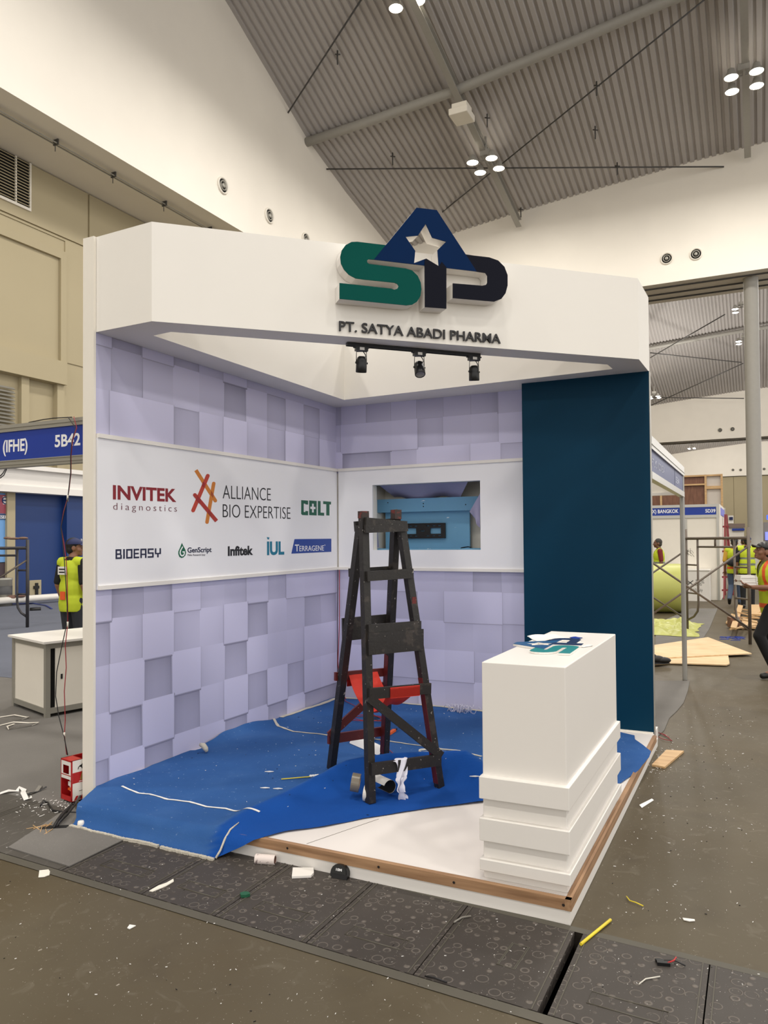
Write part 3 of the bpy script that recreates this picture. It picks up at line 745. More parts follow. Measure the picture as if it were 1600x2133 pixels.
btext('brand_name', 'Make Research Easy', 587, 700, 813, 824, 822, P_('inkgrey', 60, 60, 70), 0)
btext('brand_name', 'Infitek', 845, 1006, 762, 826, 819, P_('ink', 20, 20, 24), .04)
btext('brand_name', 'IUL', 1096, 1206, 732, 821, 817, P_('seablue', 18, 116, 146), .04)
bpoly('logo_mark', [(1094, 704), (1111, 706), (1108, 719), (1100, 718)], P_('seablue', 18, 116, 146))
# square lettered green word with a white cross in its second letter
gm = P_('green', 14, 92, 70)
def yy(X, Y): return Y+(X-1315)*(.055 if Y > 515 else .075)  # follows the perspective of the row
def sq(name, pts, holes=()): return bpoly(name, [(x, yy(x, y)) for x, y in pts], gm, [[(x, yy(x, y)) for x, y in h] for h in holes])
sq('letter', [(1315, 467), (1359, 467), (1359, 492), (1342, 492), (1342, 488), (1331, 488), (1331, 542), (1342, 542), (1342, 535), (1359, 535), (1359, 562), (1322, 562), (1315, 555)])
sq('letter', [(1366, 465), (1414, 465), (1414, 560), (1366, 560)], [[(1384, 484), (1396, 484), (1396, 504), (1407, 504), (1407, 520), (1396, 520), (1396, 542), (1384, 542), (1384, 520), (1373, 520), (1373, 504), (1384, 504)]])
sq('letter', [(1422, 464), (1439, 464), (1439, 540), (1462, 540), (1462, 559), (1422, 559)])
sq('letter', [(1456, 463), (1506, 463), (1506, 481), (1496, 481), (1496, 556), (1476, 556), (1476, 481), (1456, 481)])
bpoly('logo_plate', [(1252, 810), (1508, 798), (1508, 714), (1272, 717)], P_('royal', 24, 64, 150))
btext('brand_name', 'T', 1274, 1301, 752, 796, 795, M_text, 0.01, 1, .0008, .0013)
btext('brand_name', 'ERRAGENE', 1303, 1460, 760, 795, 790, M_text, 0.0, 1.02, .0008, .0013)
btext('brand_name', 'o', 1463, 1469, 752, 759, 759, M_text, 0.0, 1, .0008, .0013)
# drop shaped mark
dp = [(550, 741), (560, 762), (572, 784), (577, 803), (572, 822), (560, 834), (547, 838), (534, 830), (527, 812), (528, 795), (537, 775)]
bpoly('logo_mark', dp, P_('dropgreen', 10, 96, 66))
bpoly('logo_mark', [(553, 762), (556, 770), (545, 788), (541, 803), (544, 815), (553, 820), (561, 813), (562, 803), (553, 802), (553, 795), (568, 795), (568, 812), (561, 825), (549, 829), (538, 820), (534, 806), (537, 790)], M_grout, lift=.0013)
# crossed bars mark
def capsule(a, b_, w_, cut_a=False, cut_b=False):
    a = V(a); b_ = V(b_); d = (b_-a).normalized(); n_ = V((-d.y, d.x)); pts = []
    if cut_b: pts += [tuple(b_-n_*w_), tuple(b_+n_*w_)]
    else: pts += [tuple(b_+(d*math.sin(t)-n_*math.cos(t))*w_) for t in [PI*k/8 for k in range(9)]]
    if cut_a: pts += [tuple(a+n_*w_), tuple(a-n_*w_)]
    else: pts += [tuple(a+(-d*math.sin(t)+n_*math.cos(t))*w_) for t in [PI*k/8 for k in range(9)]]
    return pts
bpoly('logo_mark', capsule((640, 275), (764, 470), 11.5, True), P_('amber', 204, 124, 46), lift=.0002)
bpoly('logo_mark', capsule((754, 360), (711, 608), 11), P_('amber', 204, 124, 46), lift=.0004)
bpoly('logo_mark', capsule((716, 311), (622, 533), 12), P_('brick', 186, 62, 44), lift=.0006)
bpoly('logo_mark', capsule((633, 434), (772, 601), 12, False, True), P_('brickdark', 172, 52, 42), lift=.0008)
bpoly('logo_mark', [(686, 347), (698, 361), (690, 385), (676, 372)], P_('brickdeep', 150, 34, 36), lift=.0018)
bpoly('logo_mark', [(650, 440), (672, 465), (662, 490), (640, 466)], P_('brickdeep', 140, 26, 34), lift=.0018)
bpoly('logo_mark', [(738, 408), (752, 430), (749, 452), (733, 432)], P_('rust', 160, 74, 34), lift=.0018)
bpoly('logo_mark', [(720, 530), (739, 553), (736, 572), (716, 552)], P_('rust2', 146, 46, 34), lift=.0018)

# ---- header ring over the booth
out = [(.004, -2.998), (.4735, -3.018), (2.891, -.682), (2.903, -.212), (2.903, -.188), (2.04, -.188), (2.04, .015), (.004, .015)]
inn = [(.262, -2.775), (.415, -2.79), (2.66, -.62), (2.67, -.45), (.262, -.309)]
hd = thing('booth_header', (1.2, -1.5, ZF), 'white angled header box across the top of the booth', 'header')
m_ = MB(); m_.prism(out, (0, 0, 0), (1, 0, 0), (0, 1, 0), ZF, H, holes=[inn]); obj('box', m_, M_whitewarm, hd)
P1, P2 = V((.4735, -3.018, 0)), V((2.891, -.682, 0)); FD = (P2-P1).normalized(); FN = V((FD.y, -FD.x, 0))
# ---- logo sign: three letters cut from thick board
def FP(px, py, off): return onp(px, py, P1+FN*off, FN)
def LF(X, Y, off=.105):
    p = FP(650+X*.3125, 420+Y*.3125, off); d = p-P1; return (d.dot(FD), p.z)
def smooth_poly(pts, n=3):
    """round the corners of the points marked True"""
    out_ = []; m = len(pts)
    for i, p in enumerate(pts):
        if len(p) == 3:
            a = V(pts[i-1][:2]); b_ = V(p[:2]); c_ = V(pts[(i+1) % m][:2])
            s_, e_ = b_.lerp(a, p[2]), b_.lerp(c_, p[2])
            for k in range(n*2+1):
                t = k/(n*2); out_.append(tuple(s_.lerp(b_, t).lerp(b_.lerp(e_, t), t)))
        else: out_.append(p)
    return out_
S_pts = [(500, 292), (300, 268), (262, 270), (224, 290), (198, 325), (188, 368), (192, 412), (212, 452), (245, 488), (290, 512), (345, 520), (548, 541), (568, 549), (577, 564), (568, 581), (548, 588), (525, 580), (183, 543), (183, 648), (630, 692), (668, 687), (700, 667), (722, 630), (729, 585), (724, 540), (704, 495), (668, 460), (625, 446), (382, 416), (368, 408), (366, 394), (376, 384), (415, 388)]
A_pts = [(695, 42), (830, 58), (1022, 352), (1096, 467), (893, 443), (745, 427), (411, 388)]
star = [(757, 150), (800, 242), (893, 268), (835, 325), (843, 431), (760, 381), (679, 411), (687, 330), (622, 236), (705, 228)]
I_pts = [(748, 427), (748, 391), (760, 384), (843, 433), (862, 404), (893, 440), (893, 715), (750, 705)]
P_pts = [(1022, 352), (1075, 360), (1180, 372), (1240, 393), (1282, 435), (1303, 490), (1303, 560), (1289, 612), (1262, 648), (1215, 667), (938, 643), (938, 545), (1135, 561), (1160, 555), (1168, 540), (1168, 495), (1155, 476), (1096, 467)]
M_logoT = mat('logo_green_gloss', (1, 76, 68), .35, var=.05, spec=.06); M_logoB = mat('logo_blue_gloss', (2, 34, 74), .35, var=.08, spec=.06); M_logoN = mat('logo_navy_gloss', (6, 8, 24), .25, var=.05, spec=.1)
sg = thing('logo_sign', FP(880, 640, .05), 'three-letter logo sign with a star cut-out on the front of the header', 'sign')
for pts, mt, t1, hs in ((S_pts, M_logoT, .108, ()), (A_pts, M_logoB, .110, (star,)), (I_pts, M_logoN, .113, ()), (P_pts, M_logoN, .108, ())):
    q = [LF(*p) for p in pts]; hq = [[LF(*p) for p in h] for h in hs]
    m_ = MB(); m_.prism(q, P1, FD, (0, 0, 1), .004, t1-.006, holes=hq); bd = obj('letter', m_, M_white, sg)
    m_ = MB(); m_.prism(q, P1, FD, (0, 0, 1), t1-.006, t1, holes=hq); obj('letter_face', m_, mt, bd, 'glossy coloured face')
# company name, every letter standing off the header
nm = thing('name_sign', FP(870, 705, .02), 'row of raised black letters under the logo sign', 'sign')
nL = FP(706, 690, .004); nR = FP(1042, 716.5, .004); nT = FP(706, 669, .004)
full = text_mb('PT. SATYA ABADI PHARMA', nL, nR-nL, (0, 0, 1), (nR-nL).length, (nT-nL).z, .011, .012)
# split the line of lettering into its letters
bmx = bmesh.new(); vv = [bmx.verts.new(v) for v in full.v]; bmx.verts.ensure_lookup_table()
for f_ in full.f:
    try: bmx.faces.new([vv[i] for i in f_])
    except ValueError: pass
bmesh.ops.remove_doubles(bmx, verts=bmx.verts[:], dist=1e-6)
seen = set(); comps = []
for v0 in bmx.verts:
    if v0 in seen: continue
    st = [v0]; seen.add(v0); comp = []
    while st:
        v_ = st.pop(); comp.append(v_)
        for e_ in v_.link_edges:
            o_ = e_.other_vert(v_)
            if o_ not in seen: seen.add(o_); st.append(o_)
    comps.append(comp)
for comp in comps:
    ids = {v_: i for i, v_ in enumerate(comp)}; fs = {f_ for v_ in comp for f_ in v_.link_faces}
    obj('letter', MB().add([v_.co.copy() for v_ in comp], [[ids[v_] for v_ in f_.verts] for f_ in fs]), mat('letter_black', (34, 32, 34), .5), nm)
bmx.free()

# ---- track with three spotlights under the header
ta = G(722, 717, ZF-.012); tb = G(999, 741, ZF-.012)
d = (tb-ta).normalized(); n_ = V((d.y, -d.x, 0))
trk = thing('light_track', (ta+tb)/2, 'black light track screwed under the front of the header', 'light track')
m_ = MB(); m_.bar((ta.x, ta.y, ZF-.011), (tb.x, tb.y, ZF-.011), .034, .022); obj('rail', m_, M_black, trk)
m_ = MB(); m_.bar((ta.x, ta.y, ZF-.0235), (tb.x, tb.y, ZF-.0235), .010, .003); obj('slot', m_, M_dark, trk)
def spot(f_, tilt, yaw_, lab):
    c_ = ta.lerp(tb, f_); z0 = ZF-.022
    t = thing('track_spotlight', (c_.x, c_.y, z0), lab, 'spotlight', 'spotlights on the black track')
    m_ = MB(); m_.bar(V((c_.x, c_.y, z0-.014))-d*.042, V((c_.x, c_.y, z0-.014))+d*.042, .032, .028); m_.bar(V((c_.x, c_.y, z0-.004))-d*.052, V((c_.x, c_.y, z0-.004))+d*.052, .03, .008); obj('adapter', m_, M_black, t)
    m_ = MB(); m_.bar(V((c_.x, c_.y, z0-.014))+n_*.0165-d*.016, V((c_.x, c_.y, z0-.014))+n_*.0165+d*.016, .001, .018); obj('sticker', m_, M_paper, t)
    m_ = MB(); zb_ = z0-.105
    m_.tube([V((c_.x, c_.y, zb_))-d*.036, V((c_.x, c_.y, z0-.034))-d*.034, V((c_.x, c_.y, z0-.03))+d*.034, V((c_.x, c_.y, zb_))+d*.036], .0028, 6); obj('bracket', m_, M_blackm, t)
    ax = V((math.sin(tilt)*math.cos(yaw_), math.sin(tilt)*math.sin(yaw_), -math.cos(tilt)))
    O = V((c_.x, c_.y, zb_))
    m_ = MB(); m_.lathe([(.001, -.044), (.018, -.043), (.028, -.034), (.033, -.018), (.033, .0), (.036, .004), (.036, .058), (.034, .062), (.03, .060)], O, ax, 24); m_.tube([O-d*.042, O+d*.042], .007, 8); h = obj('lamp_head', m_, M_black, t)
    m_ = MB(); m_.lathe([(.03, .058), (.024, .052), (.001, .050)], O, ax, 20); obj('lens', m_, mat('lamp_lens', (150, 148, 146), .15), h)
    m_ = MB(); m_.tube([V((c_.x, c_.y, z0-.028))+d*.012, V((c_.x, c_.y, z0-.05))+d*.028, V((c_.x, c_.y, z0-.065))+d*.03, O-ax*.04], .0032, 6); obj('lead', m_, M_wireblk, t)
spot(.105, .30, 2.2, 'left spotlight on the black track, turned away')
spot(.53, .45, -.95, 'middle spotlight on the black track with its lens showing')
spot(.955, .2, 1.9, 'right spotlight on the black track, turned away')

# ---- counter
ct = thing('display_counter', (2.73, -2.7, PH), 'white box counter with stepped bands near its foot', 'counter')
cx0, cx1, cy0, cy1, cz1 = 2.534, 2.903, -3.19, -1.92, 1.043
m_ = MB(); m_.bevbox(cx0, cx1, cy0, cy1, PH, cz1, .004); obj('body', m_, M_white, ct)
for z0, z1, e_ in ((.452, .548, .020), (.270, .368, .020), (.142, .192, .022)):
    m_ = MB(); m_.bevbox(cx0-.008, cx1+e_*.8, cy0-.030, cy1+e_, z0, z1, .003); obj('band', m_, M_white, ct)
# ================================================================== ON THE COUNTER
CZ = cz1+.001
lc = thing('logo_cutout', (2.72, -2.72, CZ), 'small flat copy of the three-letter logo lying on the white counter', 'cutout')
M_cutT = mat('cutout_teal', (20, 128, 132), .45); M_cutB = mat('cutout_blue', (20, 82, 130), .45); M_cutN = mat('cutout_navy', (14, 44, 84), .45)
# four known corners of the cut-out on the counter top give its place, size and turn
kS = G(1126, 1368, CZ)      # lower left of the S
kP = G(1210, 1350, CZ)      # foot of the stem
ks = V((183-750, 0, 0))
ang = math.radians(97); sc_ = .57/1130
def CU(X, Y):
    x_, y_ = (X-745)*sc_, -(Y-430)*sc_*1.0
    return (x_*math.cos(ang)-y_*math.sin(ang), x_*math.sin(ang)+y_*math.cos(ang))
CO = G(1152, 1347, CZ)
for pts, mt, hs, zz in ((S_pts, M_cutT, (), 0), (A_pts, M_cutB, (star,), .001), (I_pts, M_cutN, (), .0015), (P_pts, M_cutN, (), .0)):
    q = [CU(*p) for p in pts]; hq = [[CU(*p) for p in h] for h in hs]
    m_ = MB(); m_.prism(q, CO, (1, 0, 0), (0, 1, 0), 0, .009+zz, holes=hq); bd = obj('letter', m_, M_white, lc)
    m_ = MB(); m_.prism(q, CO, (1, 0, 0), (0, 1, 0), .009+zz, .0105+zz, holes=hq); obj('letter_face', m_, mt, bd, 'coloured face')
def sheet(name, pts, lab, cat, m=None, z=.0, lift=.012, seed=0, nu=12, nv=10, th=.0015, **k):
    """a loose sheet lying on a surface, lifted and curled a little; four corners"""
    a, b_, c_, d_ = [V(p) for p in pts]; rn = random.Random(seed); f1, f2, f3 = rn.uniform(3, 6), rn.uniform(2, 5), rn.uniform(0, 6)
    def fn(u_, v_):
        p = a.lerp(b_, u_).lerp(d_.lerp(c_, u_), v_)
        return p+V((0, 0, .0015+lift*(.5+.5*math.sin(f1*u_+f2*v_+f3))*abs(2*u_-1)**1.5))
    m_ = MB(); m_.grid(fn, nu, nv)
    lo_ = MB(); lo_.grid(lambda u_, v_: fn(u_, v_)-V((0, 0, th)), nu, nv)
    m_.add(lo_.v, lo_.f, 0, True)
    return obj(name, m_, m or M_paper, None, lab, cat, normals=False, **k)
sheet('paper_sheet', [G(1098, 1328, CZ), G(1128, 1340, CZ), G(1182, 1330, CZ), G(1150, 1321, CZ)], 'crumpled white printed sheet lying behind the logo cut-out on the counter', 'paper', lift=.010, seed=2)
sheet('paper_sheet', [G(1202, 1347, CZ), G(1225, 1343, CZ), G(1236, 1346, CZ), G(1215, 1349, CZ)], 'sliver of white paper sticking out right of the logo cut-out', 'paper', lift=.004, seed=4)
sheet('sticker_sheet', [G(1186, 1328, CZ), G(1200, 1332, CZ), G(1215, 1329, CZ), G(1200, 1327, CZ)], 'small blue scrap behind the logo cut-out on the counter', 'scrap', M_blue, lift=.002, seed=5)

# ================================================================== THE BLUE CARPET
M_carp = mat('blue_carpet_dusty', (48, 88, 146), .95, var=.1, scale=2.2, bump=.35, bscale=260, spec=.15)
cloud(M_carp, 2.2, .5, .75, (76, 112, 164), .45)
cloud(M_carp, 45, .68, .72, (160, 182, 212), .3, detail=3)
M_carp2 = mat('blue_carpet_clean', (22, 66, 146), .92, var=.08, scale=2.0, bump=.3, bscale=260, spec=.15)
RIDGE = [V((1.13, -3.24)), V((1.14, -3.06)), V((1.22, -2.62)), V((1.34, -2.27)), V((1.52, -2.06)), V((1.80, -1.93)), V((2.02, -1.97)), V((2.28, -2.09)), V((2.6, -2.1))]
RHT = [.015, .03, .06, .125, .14, .15, .19, .10, .02]
def ridge_info(x, y):
    p = V((x, y)); best = (9, 0, 0)
    for i in range(len(RIDGE)-1):
        a, b_ = RIDGE[i], RIDGE[i+1]; d_ = b_-a; t = max(0, min(1, (p-a).dot(d_)/d_.length_squared)); q = a+d_*t; dd = (p-q).length
        if dd < best[0]: best = (dd, RHT[i]+(RHT[i+1]-RHT[i])*t, d_.x*(p-a).y-d_.y*(p-a).x)
    return best
def carpet_z(x, y):
    d_, h, side = ridge_info(x, y)
    z = PH+.008+h*math.exp(-(d_/(.06 if side > 0 else .105))**2)
    z += .006*noise.noise(V((x*3, y*3, 1.7)))+.004*noise.noise(V((x*9, y*9, 3)))
    # folds in the loose part
    if side < 0: z += .02*max(0, math.sin(11*(x*.6+y)+1.5*math.sin(3*x)))*math.exp(-(d_/.22)**2)*min(1, d_*12)
    # lying up against the left wall
    z += .05*math.exp(-((x-.0)/.05)**2)*max(0, min(1, (-1.05-y)*3))*max(0, min(1, (y+2.05)*4)) if y > -2.05 else 0
    return max(PH+.004, z)
EDGE = [(-3.23, 1.40), (-3.12, 1.46), (-2.98, 1.60), (-2.78, 1.735), (-2.5, 1.98), (-2.28, 2.22), (-2.05, 2.45), (-1.75, 2.80), (-1.6, 2.87), (-1.3, 2.93), (-.95, 2.955), (-.8, 2.95), (-.62, 2.86), (-.5, 2.80), (-.38, 2.78), (-.262, 2.5), (-.255, 1.90), (-.03, 1.88)]
def edge_x(y): return lerp_tab(y, EDGE)
cp = thing('carpet', (1.2, -1.7, PH), 'blue exhibition carpet half rolled back over the white platform', 'carpet')
NXC, NYC = 170, 180
ysC = [-3.235+(3.21)*j/NYC for j in range(NYC+1)]
m_ = MB(); vs = []; 
drop = [(-3.255, .093), (-3.275, .06), (-3.29, .028), (-3.315, .008), (-3.335, .004)]
rows_ = []
for k, (yd, zd) in enumerate(drop[::-1]):
    row = []
    for i in range(NXC+1):
        u_ = i/NXC; xl0 = (.178, .172, .165, .155, .145)[k]; x = xl0+u_*((1.19, 1.20, 1.24, 1.31, 1.37)[k]-xl0)
        f_ = min(1, max(0, (u_-.02)*8))
        yy_ = yd-.012*noise.noise(V((x*6, 0, k*.4)))-.02*u_
        row.append(V((x+.04*(1-f_)*0, yy_, zd+.012*math.sin(x*9+1)*(1 if zd > .02 else .2)*.5+.006)))
    rows_.append(row)
for y in ysC:
    x1 = edge_x(y); x0 = .004+.02*max(0, noise.noise(V((y*4, 0, 5))))+ (.03 if y < -2.0 and y > -2.12 else 0)
    if y < -3.0: x0 = .014+(-3.0-y)*.53
    rows_.append([V((x0+(x1-x0)*i/NXC, y, carpet_z(x0+(x1-x0)*i/NXC, y))) for i in range(NXC+1)])
top_v = [p for r_ in rows_ for p in r_]; nr = len(rows_); k_ = NXC+1
fs = []; mi = []
for j in range(nr-1):
    for i in range(NXC):
        fs.append((j*k_+i, j*k_+i+1, (j+1)*k_+i+1, (j+1)*k_+i))
        c_ = (top_v[j*k_+i]+top_v[(j+1)*k_+i+1])/2; s_ = ridge_info(c_.x, max(c_.y, -3.23))
        mi.append(0)
m_.add(top_v, fs, 0, True); m_.m = mi
pile = obj('pile', m_, M_carp, cp, weld=False)
# the part that was covered until now is cleaner: kept as an attribute of the carpet itself
ca = pile.data.color_attributes.new('clean', 'FLOAT_COLOR', 'POINT')
for i_, p_ in enumerate(top_v):
    d_, h_, sd_ = ridge_info(p_.x, max(p_.y, -3.235))
    k = max(0, min(1, .5+(-1 if sd_ > 0 else 1)*d_/.03)) if p_.x > 1.0 and p_.y < -1.6 else 0
    if p_.x > 2.45: k *= max(0, 1-(p_.x-2.45)*5)
    ca.data[i_].color = (k, k, k, 1)
N, L, b = nodes_of(M_carp); vc = N.new('ShaderNodeVertexColor'); vc.layer_name = 'clean'; mx = N.new('ShaderNodeMixRGB'); mx.inputs[2].default_value = rgb(22, 74, 152)
src = base_color_socket(M_carp); L.new(vc.outputs[0], mx.inputs[0]); L.new(src, mx.inputs[1]); L.new(mx.outputs[0], b.inputs['Base Color'])
# pale backing showing along the cut front edge
m_ = MB(); rn = random.Random(5); fe = rows_[0]
for i in range(0, NXC, 1):
    if i == 110: obj('backing_edge', m_, M_foam, cp, 'pale frayed backing'); m_ = MB()
    if 108 < i < 112: continue
    a, b_ = fe[i], fe[i+1]; w0 = .010+.010*(.5+.5*noise.noise(V((i*.16, 2, 0))))+.003*rn.random(); 
    m_.obox((a+b_)/2+V((0, -w0/2, -.002)), (b_-a)/2*1.02, V((0, -w0/2, 0)), V((0, 0, .006+.003*rn.random())))
obj('backing_edge', m_, M_foam, cp, 'pale frayed backing')
def strip(pts, w_, name, m, lab=None, zf=carpet_z, lift=.003, th=.0015, sub=10):
    P = [V((p.x, p.y, 0)) for p in pts]; Q = []
    for a, b_ in zip(P, P[1:]):
        for k in range(sub): Q.append(a.lerp(b_, k/sub))
    Q.append(P[-1]); mm = MB(); vs = []
    for i, p in enumerate(Q):
        d_ = (Q[min(i+1, len(Q)-1)]-Q[max(i-1, 0)]).normalized(); s_ = V((-d_.y, d_.x, 0))*w_/2*(1+.3*noise.noise(V((i*.4, 0, 2))))
        for q in (p-s_, p+s_): vs.append(V((q.x, q.y, zf(q.x, q.y)+lift)))
    n2 = len(Q); mm.add(vs, [(2*i, 2*i+1, 2*i+3, 2*i+2) for i in range(n2-1)])
    mm.add([v-V((0, 0, th)) for v in vs], [(2*i, 2*i+1, 2*i+3, 2*i+2) for i in range(n2-1)])
    return obj(name, mm, m, cp, lab, normals=False)
g = lambda *q: [G(px, py, PH+.012) for px, py in q]
strip(g((254, 1638), (288, 1651), (312, 1652), (350, 1664), (395, 1669), (430, 1679), (470, 1683), (505, 1695), (541, 1700)), .014, 'tape_strip', M_paper, 'white paper tape')
strip(g((566, 1492), (580, 1512), (612, 1523), (655, 1527), (690, 1531), (800, 1541), (850, 1549), (900, 1556), (960, 1566), (1003, 1575)), .022, 'seam_edge', M_foam, 'pale seam')
strip([V((.02, -1.0, 0)), V((.04, -.5, 0)), V((.06, -.06, 0)), V((.5, -.05, 0)), V((.9, -.04, 0)), V((1.3, -.06, 0)), V((1.86, -.06, 0))], .045, 'seam_edge', M_foam, 'pale edge along the walls')
m_ = MB(); q0, q1 = G(455, 1787, .012), G(500, 1722, PH+.03)
m_.tube([V((1.195, -3.352, .012)), V((1.198, -3.318, .04)), V((1.20, -3.285, .085)), V((1.203, -3.245, .118)), V((1.20, -3.17, .128))], [.006, .006, .006, .005, .003], 6); obj('cut_edge', m_, M_foam, cp, 'pale cut edge')
q = G(424, 1562, PH+.03); m_ = MB(); m_.tube([q+V((-.03, 0, .035)), q+V((.0, 0, .03)), q+V((.02, 0, .01)), q+V((.03, 0, -.01))], [.012, .02, .018, .01], 8); obj('rolled_corner', m_, M_foam, cp, 'pale curled edge')

# ================================================================== STEPLADDER
fA, fB, fC, fD = [G(px, py, PH+.012) for px, py in ((772, 1672), (916, 1641), (690, 1601), (801, 1577))]
topA = fA.lerp(fC, .17); topA = V((topA.x, topA.y, 0)); 
zA = on(757, 1067, 1, topA.y); apL = V((zA.x, topA.y, zA.z))
apR_xy = V((apL.x+.125, apL.y+.20, 0)); zR = on(825, 1064, 1, apR_xy.y); apR = V((zR.x, apR_xy.y, zR.z))
ld = thing('stepladder', (fA+fD)/2, 'black paint-splashed wooden stepladder standing on the blue carpet', 'ladder')
wd = .044
ff = (apR-apL).normalized()      # along the rungs
def leg(f_, top, m, dz=0.0, off=V((0, 0, 0)), w_=wd):
    mm = MB(); mm.bar(f_, top+off, w_, w_, (apL-fC).normalized() if False else V((ff.y, -ff.x, 0))); return obj('leg', mm, m, ld)
backL = apL+(fC-fA).normalized()*.045-V((0, 0, .08)); backR = apR+(fD-fB).normalized()*.0-V((0, 0, 0))
frontR = apR-V((0, 0, .09))+ff*.035
leg(fA, apL, M_ladder); leg(fB, frontR, [M_ladder][0]); leg(fC, backL, M_ladder); leg(fD, apR, M_ladder)
for f_, tp_, h0, h1 in ((fB, frontR, .02, .42), (fD, apR, .02, .45)):     # bare red lower halves on the inner faces
    mm = MB(); a = f_.lerp(tp_, h0); b_ = f_.lerp(tp_, h1); o_ = -ff*(wd/2+.001)
    mm.bar(a+o_, b_+o_, wd*.98, .004, ff); obj('red_paint', mm, M_ladderred, ld, 'old red paint')
mm = MB(); mm.bar(apL-V((0, 0, .035)), apL+V((0, 0, .006)), wd*1.08, wd*1.08, V((ff.y, -ff.x, 0))); obj('post_cap', mm, M_chip, ld, 'chipped red top')
mm = MB(); mm.bar(apR-V((0, 0, .05)), apR+V((0, 0, .006)), wd*1.08, wd*1.08, V((ff.y, -ff.x, 0))); obj('post_cap', mm, M_chip, ld, 'chipped red top')
outn = V((ff.y, -ff.x, 0))     # towards the viewer, out of the front frame
def rung(P0, P1_, Q0, Q1, pyL, pyR, hgt, m, o_, ext=.02, name='rung', th=.022):
    a = at_py(P0, P1_, pyL); b_ = at_py(Q0, Q1, pyR); d_ = (b_-a).normalized()
    mm = MB(); mm.bar(a+outn*o_-d_*ext, b_+outn*o_+d_*ext, th, hgt); return obj(name, mm, m, ld), a+outn*o_, b_+outn*o_
oF = wd/2+.011; oB = -(wd/2+.011)
rung(fA, apL, fB, frontR, 1088, 1086, .052, M_ladder, oF, .012, th=.03); rung(fA, apL, fB, frontR, 1102, 1099, .046, M_ladder, oF+.004, .016)
rung(fA, apL, fB, frontR, 1200, 1194, .056, M_ladder, oF, .01)
rung(fA, apL, fB, frontR, 1310, 1302, .055, M_ladder, oF, .01); rung(fA, apL, fB, frontR, 1340, 1331, .125, M_ladder, oF+.002, .012, 'wide_board', .018)
_, r4a, r4b = rung(fA, apL, fB, frontR, 1443, 1432, .062, M_ladder, oF, .015)
_, r5a, r5b = rung(fA, apL, fB, frontR, 1599, 1580, .066, M_ladder, oF, .012)
rung(fC, backL, fD, apR, 1094, 1090, .06, M_ladder, oB); rung(fC, backL, fD, apR, 1193, 1188, .05, M_ladder, oB, .02); rung(fC, backL, fD, apR, 1312, 1303, .14, M_ladder, oB, .02, 'wide_board', .018)
_, k4a, k4b = rung(fC, backL, fD, apR, 1410, 1401, .052, M_ladderred, oB, .035)
rung(fC, backL, fD, apR, 1541, 1525, .06, M_ladderred, oB, .03)
mm = MB(); a = at_py(fA, apL, 1455)+outn*oF; b_ = at_py(fB, frontR, 1566)+outn*oF; mm.bar(a-(b_-a).normalized()*.02, b_+(b_-a).normalized()*.03, .022, .05); obj('brace', mm, M_ladder, ld)
mm = MB(); a = at_py(fC, backL, 1528)+outn*oB; b_ = at_py(fD, apR, 1428)+outn*oB; mm.bar(a-(b_-a).normalized()*.03, b_, .022, .05); obj('brace', mm, M_ladderred, ld)
mm = MB(); c_ = at_py(fB, frontR, 1250); mm.bar(c_+outn*(wd/2+.001)-V((0, 0, .02)), c_+outn*(wd/2+.001)+V((0, 0, .02)), .002, .03, ff) ; obj('paint_patch', mm, M_ladderred, ld, 'red patch')
mm = MB(); a = at_py(fA, apL, 1326)+outn*(oF+.012); mm.bar(a+ff*.03, a+ff*.075, .002, .035); obj('sticker', mm, M_paper, ld, 'torn white sticker')
# red fabric slung between the lowest rungs but one
def sling(u_, v_):
    a = k4a.lerp(k4b, .18+.62*u_)-outn*.0+V((0, 0, .03)); b_ = r4a.lerp(r4b, .30+.52*u_)+V((0, 0, .034))
    if v_ < .06: return a+V((0, 0, -.10*(1-v_/.06)))-outn*.018
    if v_ > .86:
        t = (v_-.86)/.14; return b_+outn*(.016)+V((0, 0, -.066*t))
    t = (v_-.06)/.80; p = a.lerp(b_, t); s_ = 4*t*(1-t)
    return p+V((0, 0, -(.20-.05*u_)*s_**.8+.012*math.sin(u_*9+t*5)*s_))
mm = MB(); mm.grid(sling, 18, 40); lo_ = MB(); lo_.grid(lambda u_, v_: sling(u_, v_)+V((0, 0, -.003)), 18, 40); mm.add(lo_.v, lo_.f, 0, True)
obj('fabric_sling', mm, M_redcloth, None, 'red fabric slung between two rungs of the black stepladder', 'fabric', normals=False)
# rag tied on the lowest front rung
rg = thing('rag', r5a.lerp(r5b, .4), 'white rag tied over the bottom rung of the stepladder', 'rag')
c_ = r5a.lerp(r5b, .37)
def rag_fn(u_, v_):
    w0 = .105*(1-v_*1.0) if v_ < .45 else (.035+.03*math.sin(v_*16)**2)
    p = c_+ff*((u_-.5)*w0+.015*math.sin(v_*7)+.02*v_)+outn*(.016+.012*math.sin(u_*9+v_*11)+.01*v_)
    if v_ < .1: return p+outn*(-.03*(1-v_/.1))+V((0, 0, .035))
    return p+V((0, 0, .035-.235*(v_-.1)/.9-.012*math.sin(u_*5+2)*v_))
mm = MB(); mm.grid(rag_fn, 14, 40); obj('cloth', mm, M_cloth, rg)
mm = MB(); mm.grid(lambda u_, v_: rag_fn(.25+.5*u_, .45+.35*v_)+outn*(.012+.014*math.sin(u_*PI)), 8, 10); obj('knot', mm, M_cloth, rg)

